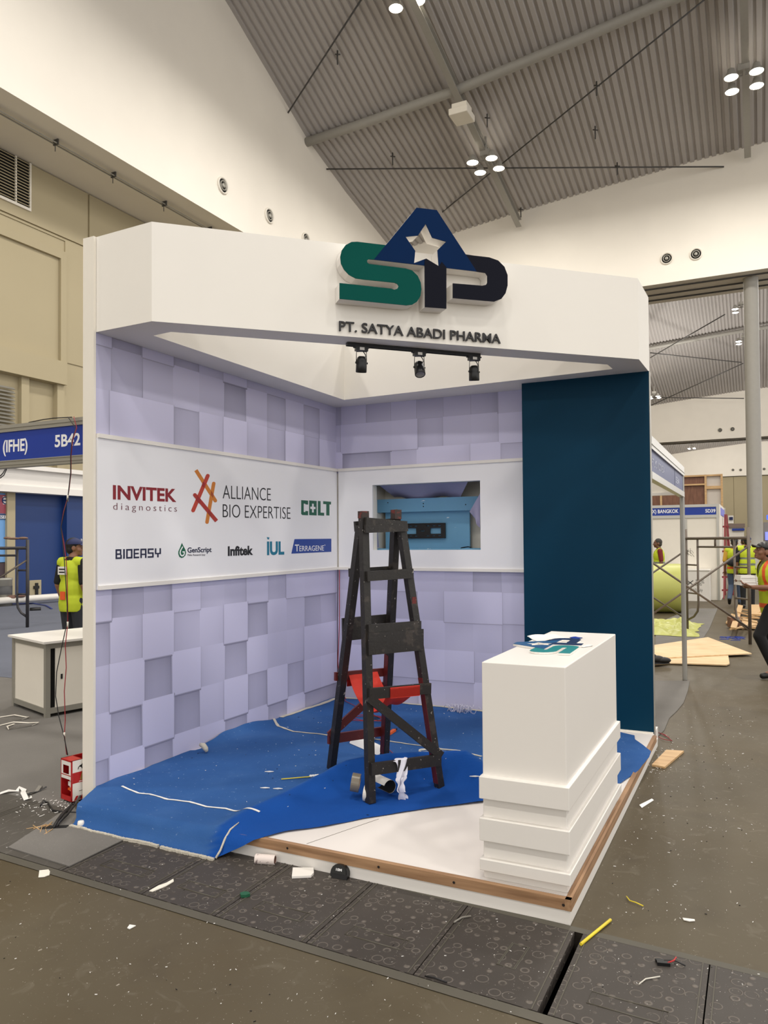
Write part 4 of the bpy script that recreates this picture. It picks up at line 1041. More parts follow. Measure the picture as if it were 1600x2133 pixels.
# ================================================================== LOOSE THINGS ON THE CARPET
def CZp(px, py, h=0): p = G(px, py, PH+.012); return V((p.x, p.y, carpet_z(p.x, p.y)+h))
def ring(name, c_, r0, r1, w_, axis, m, lab, cat, core=None):
    t = thing(name, c_, lab, cat); mm = MB(); a = V(axis).normalized()
    mm.lathe([(r0, -w_/2), (r1-.001, -w_/2), (r1, -w_/2+.001), (r1, w_/2-.001), (r1-.001, w_/2), (r0, w_/2), (r0, -w_/2)], c_, a, 32, smooth=False); obj('tape', mm, m, t)
    mm = MB(); mm.lathe([(r0-.003, -w_/2), (r0, -w_/2), (r0, w_/2), (r0-.003, w_/2), (r0-.003, -w_/2)], c_, a, 28, smooth=False); obj('core', mm, core or M_ply, t); return t
ga = V((.75, -.1, .25))
p = G(741, 1630, .2); ring('tape_roll', p, .032, .052, .048, V((.9, .35, -.15)), mat('grey_tape', (122, 114, 100), .25), 'grey parcel tape roll leaning on the carpet fold', 'tape')
p = G(764, 1650, .155); ring('tape_roll', p, .03, .05, .022, V((.95, .2, -.1)), M_cream, 'cream tape roll standing behind the front ladder leg', 'tape')
# rolled graphic offcut, curling open
t = thing('vinyl_offcut', G(805, 1640, .15), 'curled white vinyl offcut with a dark inside beside the front ladder leg', 'offcut')
c_ = G(800, 1634, .17); ax = V((.86, -.5, .0)).normalized(); bx_ = V((-ax.y, ax.x, 0))
mm = MB(); mm.grid(lambda u_, v_: c_+ax*((u_-.5)*.13)+(bx_*math.sin(-1.2+v_*4.6)+V((0, 0, 1))*math.cos(-1.2+v_*4.6))*(.045-.012*v_)*V((1, 1, 1)).x, 6, 30); obj('face', mm, M_paper, t)
mm = MB(); mm.grid(lambda u_, v_: c_+ax*((u_-.5)*.128)+(bx_*math.sin(-1.2+v_*4.6)+V((0, 0, 1))*math.cos(-1.2+v_*4.6))*(.0435-.012*v_), 6, 30); obj('lining', mm, M_dark, t)
# folded white sheet behind the ladder
c_ = CZp(762, 1552)
t = thing('paper_sheet', c_, 'curled white sheet lying on the carpet behind the stepladder', 'paper')
A_ = [CZp(728, 1549, .004), CZp(790, 1575, .004), CZp(803, 1566, .03), CZp(745, 1542, .05)]
mm = MB(); mm.grid(lambda u_, v_: A_[0].lerp(A_[1], u_).lerp(A_[3].lerp(A_[2], u_), v_)+V((0, 0, .03*math.sin(v_*PI))), 12, 10); obj('sheet', mm, M_paper, t)
A2 = [CZp(748, 1545, .01), CZp(780, 1546, .03), CZp(793, 1535, .05), CZp(752, 1534, .05)]
mm = MB(); mm.grid(lambda u_, v_: A2[0].lerp(A2[1], u_).lerp(A2[3].lerp(A2[2], u_), v_), 6, 6); obj('turned_corner', mm, M_paper, t)
# cable coils
def coil(name, c_, rx, ry, n_, r, m, lab, tail=(), seed=0, cat='cable'):
    rn = random.Random(seed); pts = []
    for k in range(n_*44):
        t_ = 2*PI*k/44; kk_ = k/44
        x = c_.x+math.cos(t_)*(rx+.02*math.sin(kk_*2.1))+.012*math.sin(kk_*1.7); y = c_.y+math.sin(t_)*(ry+.015*math.cos(kk_*1.3))+.012*kk_/n_
        pts.append(V((x, y, carpet_z(x, y)+r+.004+.010*kk_+.008*math.sin(t_*1.5))))
    pts += [V(p) for p in tail]
    mm = MB(); mm.tube(pts, r, 8); return obj(name, mm, m, None, lab, cat)
coil('cable_coil', CZp(925, 1578), .19, .085, 3, .0055, M_cable, 'coil of cream cable lying on the carpet between ladder and counter', [CZp(985, 1590, .01), CZp(1000, 1583, .01)])
t = thing('cable_plug', CZp(962, 1592), 'flat cream plug end of the cable coil near the counter', 'plug'); p = CZp(962, 1592, .012); mm = MB(); mm.bar(p-V((.05, .0, 0)), p+V((.05, .02, 0)), .03, .016); obj('plug', mm, M_cable, t)
coil('wire_loop', CZp(765, 1500), .16, .1, 2, .003, M_wirered, 'loops of thin red wire on the carpet behind the stepladder', [CZp(720, 1462, .01), CZp(712, 1450, .01)], cat='wire')
coil('wire_loop', CZp(790, 1502), .09, .05, 2, .003, M_wireblk, 'loops of thin black wire beside the red wire', [CZp(830, 1500, .01)], cat='wire')
mm = MB(); mm.tube([CZp(745, 1608, .01), CZp(750, 1596, .02), CZp(765, 1588, .02), CZp(800, 1586, .012), CZp(830, 1580, .01), CZp(806, 1560, .01), CZp(790, 1543, .01)], .003, 6); obj('loose_wire', mm, M_wirered, None, 'single dark red wire trailing under the front of the stepladder', 'wire')
mm = MB(); mm.tube([(.03, -.03, 1.33), (.025, -.04, .9), (.03, -.05, .5), (.05, -.09, .2), (.10, -.16, .13)], .004, 6); obj('hanging_wire', mm, M_wireblk, None, 'black wire hanging down the booth corner', 'wire')
mm = MB(); mm.tube([(.045, -.03, 1.33), (.05, -.045, .8), (.04, -.06, .45), (.08, -.10, .2), (.2, -.2, .13)], .004, 6); obj('hanging_wire', mm, M_wirered, None, 'red wire hanging down the booth corner', 'wire')
# orange cutter
t = thing('utility_knife', CZp(818, 1525), 'orange utility knife lying on the carpet behind the stepladder', 'knife'); a, b_ = CZp(808, 1531, .012), CZp(822, 1524, .014)
mm = MB(); mm.bar(a, b_, .026, .018); obj('handle', mm, M_orangep, t); mm = MB(); mm.bar(b_, b_+(b_-a).normalized()*.03, .018, .012); obj('end_cap', mm, M_black, t)
mm = MB(); mm.tube([CZp(586, 1625, .008), CZp(630, 1621, .008), CZp(668, 1617, .008)], .0035, 6); obj('plastic_stick', mm, M_ylw, None, 'thin pale yellow stick lying on the carpet', 'stick')
mm = MB()
for k in range(5): p = CZp(648+k*5, 1619-k*.6, .012); mm.ell(p, (.014, .010, .008), nu=8, nv=6)
obj('paper_scrap', mm, M_paper, None, 'crumpled white scraps at the end of the yellow stick', 'scrap')
# tangle of clear strips by the back wall
rn = random.Random(9); c_ = CZp(966, 1482); mm = MB()
for k in range(34):
    a = rn.uniform(0, 2*PI); p0 = c_+V((rn.uniform(-.09, .09), rn.uniform(-.04, .04), .01)); pts = [p0+V((math.cos(a)*j*.02, math.sin(a)*j*.01, .035*math.sin(j*1.2+k)+.02)) for j in range(5)]
    mm.tube(pts, .0025, 4)
obj('strip_tangle', mm, mat('clear_strips', (206, 204, 222), .4), None, 'tangle of thin pale strips at the foot of the back wall', 'scrap', None, 'stuff')
# small flecks strewn on the carpet: too many and too small to count
mm = MB(); rn = random.Random(12)
for k in range(80):
    x = rn.uniform(.1, 1.9); y = rn.uniform(-2.9, -.2); z = carpet_z(x, y)+.0015; r_ = rn.uniform(.0015, .0035); a = rn.uniform(0, PI)
    mm.obox((x, y, z), V((math.cos(a), math.sin(a), 0))*r_*rn.uniform(1, 2.4), V((-math.sin(a), math.cos(a), 0))*r_*.5, V((0, 0, .001)), 0 if k % 3 else 1)
obj('carpet_litter', mm, [M_paper, M_black], None, 'white and black flecks strewn over the blue carpet', 'litter', None, 'stuff')
for q, lab in (((562, 1607), 'curved white paper paring on the carpet, left of the yellow stick'), ((580, 1642), 'curved white paring on the carpet, in front of the yellow stick'), ((553, 1640), 'thin white paring on the carpet, left of its like'), ((990, 1645), 'thin white strip on the carpet beside the counter')):
    p = CZp(*q, .004); mm = MB(); mm.tube([p+V((-.03, -.012, 0)), p, p+V((.03, .0, .004))], [.002, .0055, .002], 6); obj('paper_paring', mm, M_paper, None, lab, 'scrap')
# ================================================================== TRENCH COVERS AND FLOOR LITTER
M_cover = mat('cast_cover_rubber', (65, 60, 56), .55, var=.14, scale=5, spec=.3)
cloud(M_cover, 2.2, .5, .75, (54, 50, 46), .6)
N, L, b = nodes_of(M_cover)
tc = N.new('ShaderNodeTexCoord')
vo = N.new('ShaderNodeTexVoronoi'); vo.inputs['Scale'].default_value = 17; vo.inputs['Randomness'].default_value = .45
cr = N.new('ShaderNodeValToRGB'); el = cr.color_ramp.elements; el[0].position = .36; el[1].position = .41; e2 = el.new(.46); e2.color = (0, 0, 0, 1)
nz = N.new('ShaderNodeTexNoise'); nz.inputs['Scale'].default_value = 26; nr_ = N.new('ShaderNodeValToRGB'); nr_.color_ramp.elements[0].position = .36; nr_.color_ramp.elements[1].position = .46
mu = N.new('ShaderNodeMath'); mu.operation = 'MULTIPLY'; m2 = N.new('ShaderNodeMath'); m2.operation = 'MULTIPLY'; m2.inputs[1].default_value = .62
bp = N.new('ShaderNodeBump'); bp.inputs['Strength'].default_value = .5; bp.inputs['Distance'].default_value = .005
L.new(tc.outputs['Object'], vo.inputs['Vector']); L.new(tc.outputs['Object'], nz.inputs['Vector']); L.new(vo.outputs['Distance'], cr.inputs[0]); L.new(nz.outputs['Fac'], nr_.inputs[0])
L.new(cr.outputs[0], mu.inputs[0]); L.new(nr_.outputs[0], mu.inputs[1]); L.new(mu.outputs[0], bp.inputs['Height']); L.new(bp.outputs[0], b.inputs['Normal']); L.new(mu.outputs[0], m2.inputs[0])
mx = N.new('ShaderNodeMixRGB'); mx.inputs[2].default_value = rgb(124, 116, 108); src = base_color_socket(M_cover)
L.new(m2.outputs[0], mx.inputs[0]); L.new(src, mx.inputs[1]); L.new(mx.outputs[0], b.inputs['Base Color'])
specks(M_cover, (205, 200, 192), 130, .70, .8)
M_cover2 = mat('grid_cover_rubber', (70, 66, 61), .6, var=.15, scale=6); specks(M_cover2, (190, 186, 178), 120, .70, .8); specks(M_cover2, (120, 116, 110), 70, .62, .5, (1, .15, 1))
M_gcarp = mat('grey_carpet', (117, 114, 110), .95, var=.1, scale=3, bump=.3, bscale=240, spec=.1); specks(M_gcarp, (142, 139, 134), 110, .64, .5)
joint = [.60, 1.13, 1.555, 2.02, 2.49, 2.955]
labs = ['dark trench cover just right of the grey carpet offcut', 'dark trench cover with the green scrap beside its right joint', 'dark trench cover below the black tape measure', 'dark trench cover under the middle of the platform front', 'dark trench cover left of the open slot, below the platform corner']
def cover(x0, x1, lab, m=M_cover, plate=.5, s0=.0, s1=.0, upright=False):
    a = V((x0+s0, yf(x0)+.004, 0)); b_ = V((x1+s0, yf(x1)+.004, 0)); c_ = V((x1+s1, yb(x1)-.008, 0)); d_ = V((x0+s1, yb(x0)-.008, 0))
    t = thing('trench_cover', ((x0+x1)/2, yf(x0)+.25, -.03), lab, 'floor cover', 'cast trench covers')
    g_ = .0025; mm = MB(); ux = (b_-a).normalized()
    pts = [a+ux*g_, b_-ux*g_, c_-ux*g_, d_+ux*g_]
    mm.add([p+V((0, 0, .004)) for p in pts]+[p-V((0, 0, .04)) for p in pts], [(0, 1, 2, 3), (0, 4, 5, 1), (1, 5, 6, 2), (2, 6, 7, 3), (3, 7, 4, 0)]); obj('plate', mm, m, t)
    mm = MB()      # raised rim along the joints
    for p, q in ((pts[0], pts[3]), (pts[1], pts[2])):
        i_ = ux*(.02 if p is pts[0] else -.02); mm = MB(); mm.bar(p+i_+V((0, 0, .005)), q+i_+V((0, 0, .005)), .004, .003); obj('rim', mm, M_edge, t)
    if plate:
        mm = MB(); w_, h_ = ((x1-x0)*.27, .038) if not upright else (.035, .085)
        cc = (a+b_)/2+(d_-a)*(.28 if not upright else .5)+ux*(0 if not upright else .06); uy = V((-ux.y, ux.x, 0))
        for k_, hh_ in ((1, .003), (.86, .002)):
            q = [cc+ux*w_*i_*k_+uy*(h_*j_-(1-k_)*.01*j_)+V((0, 0, .0045)) for i_, j_ in ((-1, -1), (1, -1), (1, 1), (-1, 1))]
            mm.tube(q, .0022, 6, closed=True)
        obj('name_plate', mm, M_edge, t)
    return t
for k, (x0, x1) in enumerate(zip(joint, joint[1:])): cover(x0, x1, labs[k], upright=(k == 4))
cover(2.985, 3.455, 'dark trench cover just right of the open slot'); cover(3.455, 3.95, 'dark trench cover cut by the right edge of the photo', plate=0)
for k in range(3): cover(3.955+.495*k, 4.45+.495*k, ('trench cover just beyond the right edge of the photo', 'second trench cover beyond the right edge of the photo', 'third trench cover beyond the right edge of the photo')[k], plate=0)
for k in range(2): cover(-2.3-.95*k, -1.35-.95*k, ('grid-textured trench cover just beyond the left edge of the photo', 'second grid-textured trench cover beyond the left edge of the photo')[k], M_cover2, 0)
cover(-.35, .595, 'grid-textured trench cover partly under the grey carpet offcut', M_cover2, 0); cover(-1.35, -.35, 'grid-textured trench cover at the left edge of the photo', M_cover2, 0)
mm = MB(); q = [G(17, 1768), G(144, 1808), G(274, 1744), G(168, 1700), G(150, 1680)]; q = [V((p.x, p.y, 0)) for p in q]
mm.prism([(p.x, p.y) for p in q], (0, 0, 0), (1, 0, 0), (0, 1, 0), .0045, .0095); obj('carpet_offcut', mm, M_gcarp, None, 'plain grey carpet piece laid over the trench beside the blue carpet', 'carpet')
mm = MB(); p = G(118, 1728); mm.obox((p.x-.02, p.y, .0105), V((.06, .04, 0)), V((-.008, .018, 0)), V((0, 0, .0012))); obj('cable_slot', mm, M_dark, None, 'dark cable slot in the trench covering below the red power box', 'slot')
# grey carpet on the left of the booth and beyond
M_gcarp2 = mat('bluegrey_carpet', (106, 110, 122), .95, var=.12, scale=1.2, spec=.1, bump=.2, bscale=120)
mm = MB(); mm.add([(-.12, -3.13, .004), (-.115, .0, .004), (-.11, 6.2, .004), (-15, 6.2, .004), (-15, -2.28, .004)], [(0, 1, 2, 3, 4)]); obj('floor_carpet', mm, M_gcarp, None, 'grey carpet on the floor left of the booth', 'carpet')
mm = MB(); mm.add([(-3.2, -.2, .0065), (-1.5, 2.2, .0065), (-1.5, 11.0, .0065), (-16, 11.0, .0065), (-16, -.2, .0065)], [(0, 1, 2, 3, 4)]); obj('floor_carpet', mm, M_gcarp2, None, 'blue grey carpet spread behind the small cabinet', 'carpet')
mm = MB(); q = [G(1366, 1419), G(1437, 1419), G(1433, 1440), G(1424, 1465), G(1410, 1482), G(1394, 1497), G(1384, 1522), G(1370, 1535), V((2.2, .3, 0)), V((2.2, 2.6, 0))]
mm.prism([(p.x, p.y) for p in q], (0, 0, 0), (1, 0, 0), (0, 1, 0), .001, .007); obj('floor_carpet', mm, M_gcarp, None, 'ragged grey carpet edge on the floor behind the teal panel', 'carpet')
mm = MB(); q = [G(1366, 1385), G(1366, 1300), G(1440, 1268), G(1495, 1268), G(1478, 1310), G(1462, 1335), G(1400, 1345)]
mm.prism([(p.x, p.y) for p in q], (0, 0, 0), (1, 0, 0), (0, 1, 0), .001, .006); obj('floor_carpet', mm, M_gcarp, None, 'grey carpet strip under the yellow roll in the aisle', 'carpet')

# ---- things lying on the floor in front
tm = thing('tape_measure', G(708, 1822), 'black tape measure leaning by the platform front', 'tape measure')
p = V((G(707, 1831, .0).x, -3.284, -.021)); ux = V((.98, -.12, 0)).normalized(); uy = V((-ux.y, ux.x, 0)).normalized()
ux2 = V((.93, .30, 0)).normalized(); ux = V((.995, .05, 0)).normalized(); uy = V((-ux.y*.2, ux.x*.2, .98)).normalized()
out_ = [(-.042, 0), (.042, 0), (.045, .02), (.043, .036), (.037, .049), (.025, .059), (.010, .063), (-.008, .063), (-.022, .059), (-.034, .049), (-.041, .036), (-.044, .02)]
# lying on its side: the outline faces up
mm = MB(); mm.prism(out_, p+uy*.0+V((0, 0, .026)), ux, uy, -.030, .0); mm2 = mm
obj('case', mm2, M_black, tm)
mm = MB(); mm.prism([(x*.86, max(.022, y*.9+.004)) for x, y in out_], p+V((0, 0, .026)), ux, uy, .0, .003); obj('face_plate', mm, mat('rubber_black', (30, 31, 30), .6), tm)
obj('marking', text_mb('10M', p+V((0, 0, .026))+ux.cross(uy)*.0032+ux*-.014+uy*.034, ux, uy, .03, .012, .0006, .03), M_text, tm, normals=False)
mm = MB(); mm.box(-.1, .1, 0, .01, 0, .01); mm = MB(); mm.bar(p+ux*-.05+V((0, 0, .022)), p+ux*-.036+V((0, 0, .022)), .014, .018); obj('tape_end', mm, M_grey, tm)
t = thing('tape_roll', G(553, 1786), 'roll of dirty white paper tape lying by the platform front', 'tape'); p = G(553, 1790, .022); ax = V((.96, .28, 0)).normalized()
mm = MB(); mm.lathe([(.019, -.05), (.0235, -.05), (.0235, .05), (.019, .05), (.019, -.05)], p, ax, 20, smooth=False); obj('tube', mm, specks(mat('dirty_white', (222, 210, 204), .8), (110, 90, 90), 40, .60, .8), t)
mm = MB(); mm.lathe([(.0188, -.049), (.0188, .049)], p, ax, 20); obj('core', mm, mat('brown_card', (110, 74, 60), .8), t)
def scrap(pts, lab, m=M_paper, h=.006, name='paper_scrap', cat='scrap', z=.0):
    q = [G(px, py, z) for px, py in pts]; mm = MB(); mm.prism([(p.x, p.y) for p in q], (0, 0, 0), (1, 0, 0), (0, 1, 0), z+.002, z+.002+h); return obj(name, mm, m, None, lab, cat)
scrap([(610, 1812), (653, 1812), (654, 1822), (648, 1829), (608, 1831)], 'white foam scrap lying left of the tape measure', M_white, .010, z=.004)
scrap([(311, 1858), (330, 1847), (347, 1841), (361, 1833), (362, 1838), (345, 1848), (318, 1859)], 'long torn cream paper scrap on the trench covers', M_cream, .004, z=.004)
scrap([(82, 1815), (101, 1813), (104, 1817), (103, 1824), (92, 1828), (80, 1829)], 'four-sided cream paper scrap on the brown floor at the left', M_cream, .003)
t = scrap([(500, 1866), (508, 1863), (519, 1864), (521, 1868), (512, 1871), (502, 1871)], 'small green plastic scrap on the trench covers', M_green, .012, 'plastic_scrap', z=.004)
scrap([(1358, 1597), (1388, 1566), (1425, 1568), (1385, 1602)], 'short wooden board lying on the floor beside the teal panel', M_timber, .014, 'wood_board', 'board')
scrap([(1332, 1678), (1358, 1665), (1362, 1668), (1337, 1684)], 'thin white strip on the floor right of the counter', M_paper, .003)
scrap([(1422, 1914), (1447, 1917), (1448, 1920), (1436, 1921), (1424, 1918)], 'small shiny white scrap on the floor at the right', M_white, .003)
scrap([(265, 1935), (270, 1928), (283, 1930), (270, 1937)], 'tiny white fleck on the brown floor near the bottom left', M_paper, .003)
mm = MB(); rn = random.Random(8)
for k in range(26):
    p = G(rn.gauss(1527, 14), rn.gauss(1328, 2.2), .004); a = rn.uniform(0, PI); mm.obox(p, V((math.cos(a), math.sin(a)*.5, 0))*rn.uniform(.03, .09), V((-math.sin(a), math.cos(a), 0))*.012, V((0, 0, .003)))
obj('tape_shreds', mm, M_blue, None, 'blue tape shreds scattered on the floor in the aisle', 'litter', None, 'stuff')
p0, p1 = G(1210, 1970, .004), G(1272, 1919, .004); mm = MB(); mm.tube([p0+V((0, 0, .006)), (p0+p1)/2+V((0, 0, .006)), p1+V((0, 0, .006))], .0062, 10); obj('plastic_tube', mm, M_ylw, None, 'yellow plastic tube lying across the trench edge by the platform corner', 'tube')
def wire(pts, lab, m, r=.0025, z=.006, name='wire_scrap', cat='wire'):
    mm = MB(); mm.tube([G(px, py, z+r) for px, py in pts], r, 6); return obj(name, mm, m, None, lab, cat)
wire([(1305, 1867), (1312, 1876), (1325, 1880), (1340, 1887)], 'bent yellow wire scrap on the floor right of the platform', M_ylw)
wire([(1331, 2050), (1345, 2039), (1375, 2034)], 'curved cream wire scrap on the trench cover right of the slot', M_cable)
wire([(946, 1921), (962, 1911), (981, 1908)], 'curved grey wire scrap on the trench cover under the platform front', M_grey, .004)
wire([(885, 2033), (905, 2036), (931, 2046)], 'curved black wire scrap at the front edge of the trench', M_wireblk, .003)
wire([(1250, 1728), (1305, 1684), (1330, 1688)], 'thin white paring beside the platform at the right', M_paper, .002) if False else None
wire([(1370, 1534), (1382, 1540), (1400, 1543), (1385, 1530), (1372, 1526), (1394, 1536)], 'tangle of thin red and black wire by the foot of the teal panel', M_wirered, .003, name='wire_tangle')
t = thing('wire_clip', G(1385, 2006), 'black plug with red and black wire ends on the trench cover at the right', 'plug')
p = G(1382, 2006, .01); mm = MB(); mm.obox(p, V((.022, .006, 0)), V((-.003, .011, 0)), V((0, 0, .006))); mm.obox(p+V((-.015, .012, 0)), V((.014, .004, 0)), V((-.002, .004, 0)), V((0, 0, .005))); obj('plug', mm, M_black, t)
mm = MB(); mm.tube([p+V((.015, 0, .004)), p+V((.035, .02, .008)), p+V((.04, .05, .006))], .003, 6); obj('lead', mm, M_red, t)
mm = MB(); mm.tube([p+V((.0, .01, .004)), p+V((.04, .025, .006)), p+V((.075, .015, .0))], .003, 6); obj('lead', mm, M_wireblk, t)
# grit and flecks over floor and covers
mm = MB(); rn = random.Random(21)
def fleck(x, y, r_, mi_, z=.0045):
    a = rn.uniform(0, PI); mm.obox((x, y, z), V((math.cos(a), math.sin(a), 0))*r_*rn.uniform(1, 2.6), V((-math.sin(a), math.cos(a), 0))*r_*.5, V((0, 0, .0012)), mi_)
for k in range(300):
    x = rn.uniform(-.6, 3.7); y = rn.uniform(-4.6, -3.28); fleck(x, y, rn.uniform(.0007, .0020), 0 if rn.random() < .8 else 1)
for k in range(200): x = rn.uniform(2.98, 3.6); y = rn.uniform(-3.1, 1.5); fleck(x, y, rn.uniform(.001, .003), 0 if rn.random() < .75 else 1, .002)
for k in range(140): x = rn.gauss(-.12, .16); y = rn.gauss(-3.12, .09); fleck(x, y, rn.uniform(.0015, .005), 0, .008)
for k in range(90): x = rn.gauss(3.0, .05); y = rn.gauss(-.55, .25); fleck(x, y, rn.uniform(.001, .004), 0, .002)
obj('floor_litter', mm, [M_paper, M_black], None, 'white flecks and grit strewn over the floor in front of the booth', 'litter', None, 'stuff')
# ================================================================== LEFT OF THE BOOTH
SYL = -2.41
sgn = thing('fascia_sign', (-1.2, SYL, 2.15), 'blue fascia sign in a grey aluminium frame left of the booth', 'sign')
def SL(px, py): return on(px, py, 1, SYL-.032)
e0 = SL(0, 886); e1 = SL(176, 868); zt = (e0.z+e1.z)/2; z1 = (SL(0, 901).z+SL(176, 884).z)/2; z2 = (SL(0, 960).z+SL(176, 947).z)/2; z3 = (SL(0, 976).z+SL(176, 962).z)/2
xa = -3.2; XW_ = -.09
mm = MB(); mm.box(xa, XW_-.005, SYL-.03, SYL+.03, z1, zt); mm.box(xa, XW_-.005, SYL-.036, SYL-.03, z1, z1+.008); mm.box(xa, XW_-.005, SYL-.036, SYL-.03, z1+.028, z1+.036); obj('top_rail', mm, M_alugrey, sgn)
mm = MB(); mm.box(xa, XW_-.005, SYL-.03, SYL+.03, z3, z2); mm.box(xa, XW_-.005, SYL-.036, SYL-.03, z2-.008, z2); mm.box(xa, XW_-.005, SYL-.036, SYL-.03, z2-.036, z2-.026); obj('bottom_rail', mm, M_alugrey, sgn)
mm = MB(); mm.box(xa, XW_-.005, SYL-.026, SYL-.01, z2, z1); obj('panel', mm, M_blue, sgn)
def stext(body, xL, yLb, xR, yTop, bold=.024):
    p = SL(xL, yLb); q = SL(xR, yLb); h = SL(xL, yTop).z-p.z
    obj('lettering', text_mb(body, (p.x, SYL-.0265, p.z), (1, 0, 0), (0, 0, 1), q.x-p.x, h, .001, bold), M_text, sgn, normals=False)
stext('(IFHE)', 5, 942, 56, 917); stext('5B42', 113, 932, 166, 906)
# wires hanging from the sign to the red box
def wline(pts, m, lab, r=.0032): mm = MB(); mm.tube(pts, r, 6); return obj('hanging_wire', mm, m, None, lab, 'wire')
dz = lambda px, py, y: on(px, py, 1, y)
def chain(pix, y0, y1, extra):
    n_ = len(pix); return [on(px, py, 1, y0+(y1-y0)*i/(n_-1)) for i, (px, py) in enumerate(pix)]
redp = [(154, 868), (155, 873), (160, 891), (152, 915), (148, 950), (148, 985), (144, 1020), (141, 1038), (133, 1065), (127, 1098), (133, 1130), (138, 1168), (140, 1210), (141, 1265), (141, 1300), (136, 1345), (138, 1390), (134, 1440), (136, 1500), (134, 1532), (139, 1572)]
blkp = [(142, 869), (150, 880), (158, 893), (150, 917), (147, 950), (147, 985), (143, 1020), (141, 1040), (134, 1065), (127, 1098), (131, 1130), (134, 1168), (137, 1210), (140, 1265), (139, 1300), (128, 1350), (118, 1400), (116, 1450), (122, 1490), (133, 1532), (141, 1573)]
wline(chain(redp, SYL-.04, -2.98, 0), M_wirered, 'thin red wire hanging from the fascia sign down to the red power box')
wline(chain(blkp, SYL-.045, -2.985, 0), M_wireblk, 'thin black wire hanging from the fascia sign down to the red power box')
for px, py, i_, wl_ in ((141, 1038, 7, 'uppermost'), (141, 1302, 14, 'middle'), (134, 1533, 19, 'lowest')):
    mm = MB()
    p = on(px, py, 1, SYL-.04+(-2.98-SYL+.04)*i_/20); mm.tube([p+V((0, 0, .022)), p-V((0, 0, .022))], .006, 8)
    obj('tape_wrap', mm, M_cream, None, wl_+' pale tape wrap binding the pair of hanging wires above the power box', 'tape')
mm = MB(); mm.tube([on(60, 880, 1, SYL), on(90, 874, 1, SYL), on(112, 871, 1, SYL), on(150, 869, 1, SYL)], .004, 6); obj('loose_wire', mm, M_wireblk, None, 'dark wire lying along the top of the fascia sign', 'wire')

# ---- red power box
rb = thing('power_box', (-.20, -3.0, .0), 'red metal power distribution box beside the foot of the booth wall', 'power box')
bM = on(150, 1671, 1, -3.07); dpt = -3.07
cR = on(150, 1671, 1, dpt)          # front right bottom edge
zt_ = on(152, 1586, 1, dpt).z; zb_ = cR.z
xr_, xl_ = cR.x, on(121, 1662, 1, dpt).x
wd_ = xr_-xl_; fx = V((.97, -.20, 0)).normalized(); fy = V((.20, .97, 0)).normalized()
O = V((xr_, dpt, 0)); W2, D2 = wd_/fx.x*1.02, .17
def bp_(a, b_, z): p = O+fx*(a-W2)+fy*b_; return V((p.x, p.y, z))
def rbox(a0, a1, b0, b1, z0, z1, m, name, lab=None):
    mm = MB(); mm.add([bp_(a, b_, z) for z in (z0, z1) for b_ in (b0, b1) for a in (a0, a1)], [(0, 2, 3, 1), (4, 5, 7, 6), (0, 1, 5, 4), (2, 6, 7, 3), (0, 4, 6, 2), (1, 3, 7, 5)]); return obj(name, mm, m, rb, lab)
th_ = .006; hh = zt_-zb_
mm = MB()
def addb(a0, a1, b0, b1, z0, z1): mm.add([bp_(a, b_, z) for z in (z0, z1) for b_ in (b0, b1) for a in (a0, a1)], [(0, 2, 3, 1), (4, 5, 7, 6), (0, 1, 5, 4), (2, 6, 7, 3), (0, 4, 6, 2), (1, 3, 7, 5)])
addb(0, th_, 0, D2, zb_, zt_); addb(W2-th_, W2, 0, D2, zb_, zt_); addb(0, W2, 0, D2, zb_, zb_+th_); addb(0, W2, D2-th_, D2, zb_, zt_+.085); addb(0, W2, 0, .07, zt_-th_, zt_)
obj('housing', mm, M_red, rb)
mm = MB(); addb(0, W2, -.002, 0, zt_-.008, zt_); addb(0, .008, -.002, 0, zb_, zt_); addb(W2-.010, W2, -.002, 0, zb_, zt_); addb(0, W2, -.002, 0, zb_, zb_+.03); obj('front_frame', mm, M_red, rb)
mm = MB(); addb(.008, W2-.01, -.003, -.001, zt_-.033, zt_-.01); addb(.008, .026, -.003, -.001, zt_-.085, zt_-.033); addb(W2-.03, W2-.01, -.003, -.001, zt_-.085, zt_-.033); addb(.008, W2-.01, -.003, -.001, zt_-.115, zt_-.085); obj('label_plate', mm, M_white, rb)
mm = MB(); addb(.008, W2-.01, -.0036, -.003, zt_-.094, zt_-.089); obj('label_stripe', mm, M_red, rb)
mm = MB(); addb(.045, .085, .03, .08, zt_-.20, zt_-.125); addb(.045, .085, .02, .03, zt_-.165, zt_-.14); obj('breaker', mm, M_white, rb)
mm = MB(); addb(.046, .084, .018, .03, zt_-.19, zt_-.178); obj('breaker_switch', mm, M_orangep, rb)
mm = MB(); addb(.01, W2-.01, D2-.012, D2-.008, zb_+.02, zt_-.02); obj('back_plate', mm, M_darkred, rb)
mm = MB(); mm.tube([bp_(.05, .06, zb_+.05), bp_(.065, .05, zb_+.03), bp_(.09, .06, zb_+.045)], .006, 6); mm.tube([bp_(.07, .08, zt_-.2), bp_(.09, .1, zt_-.27), bp_(.08, .1, zt_-.33)], .008, 6); obj('inner_cable', mm, M_wireblk, rb)
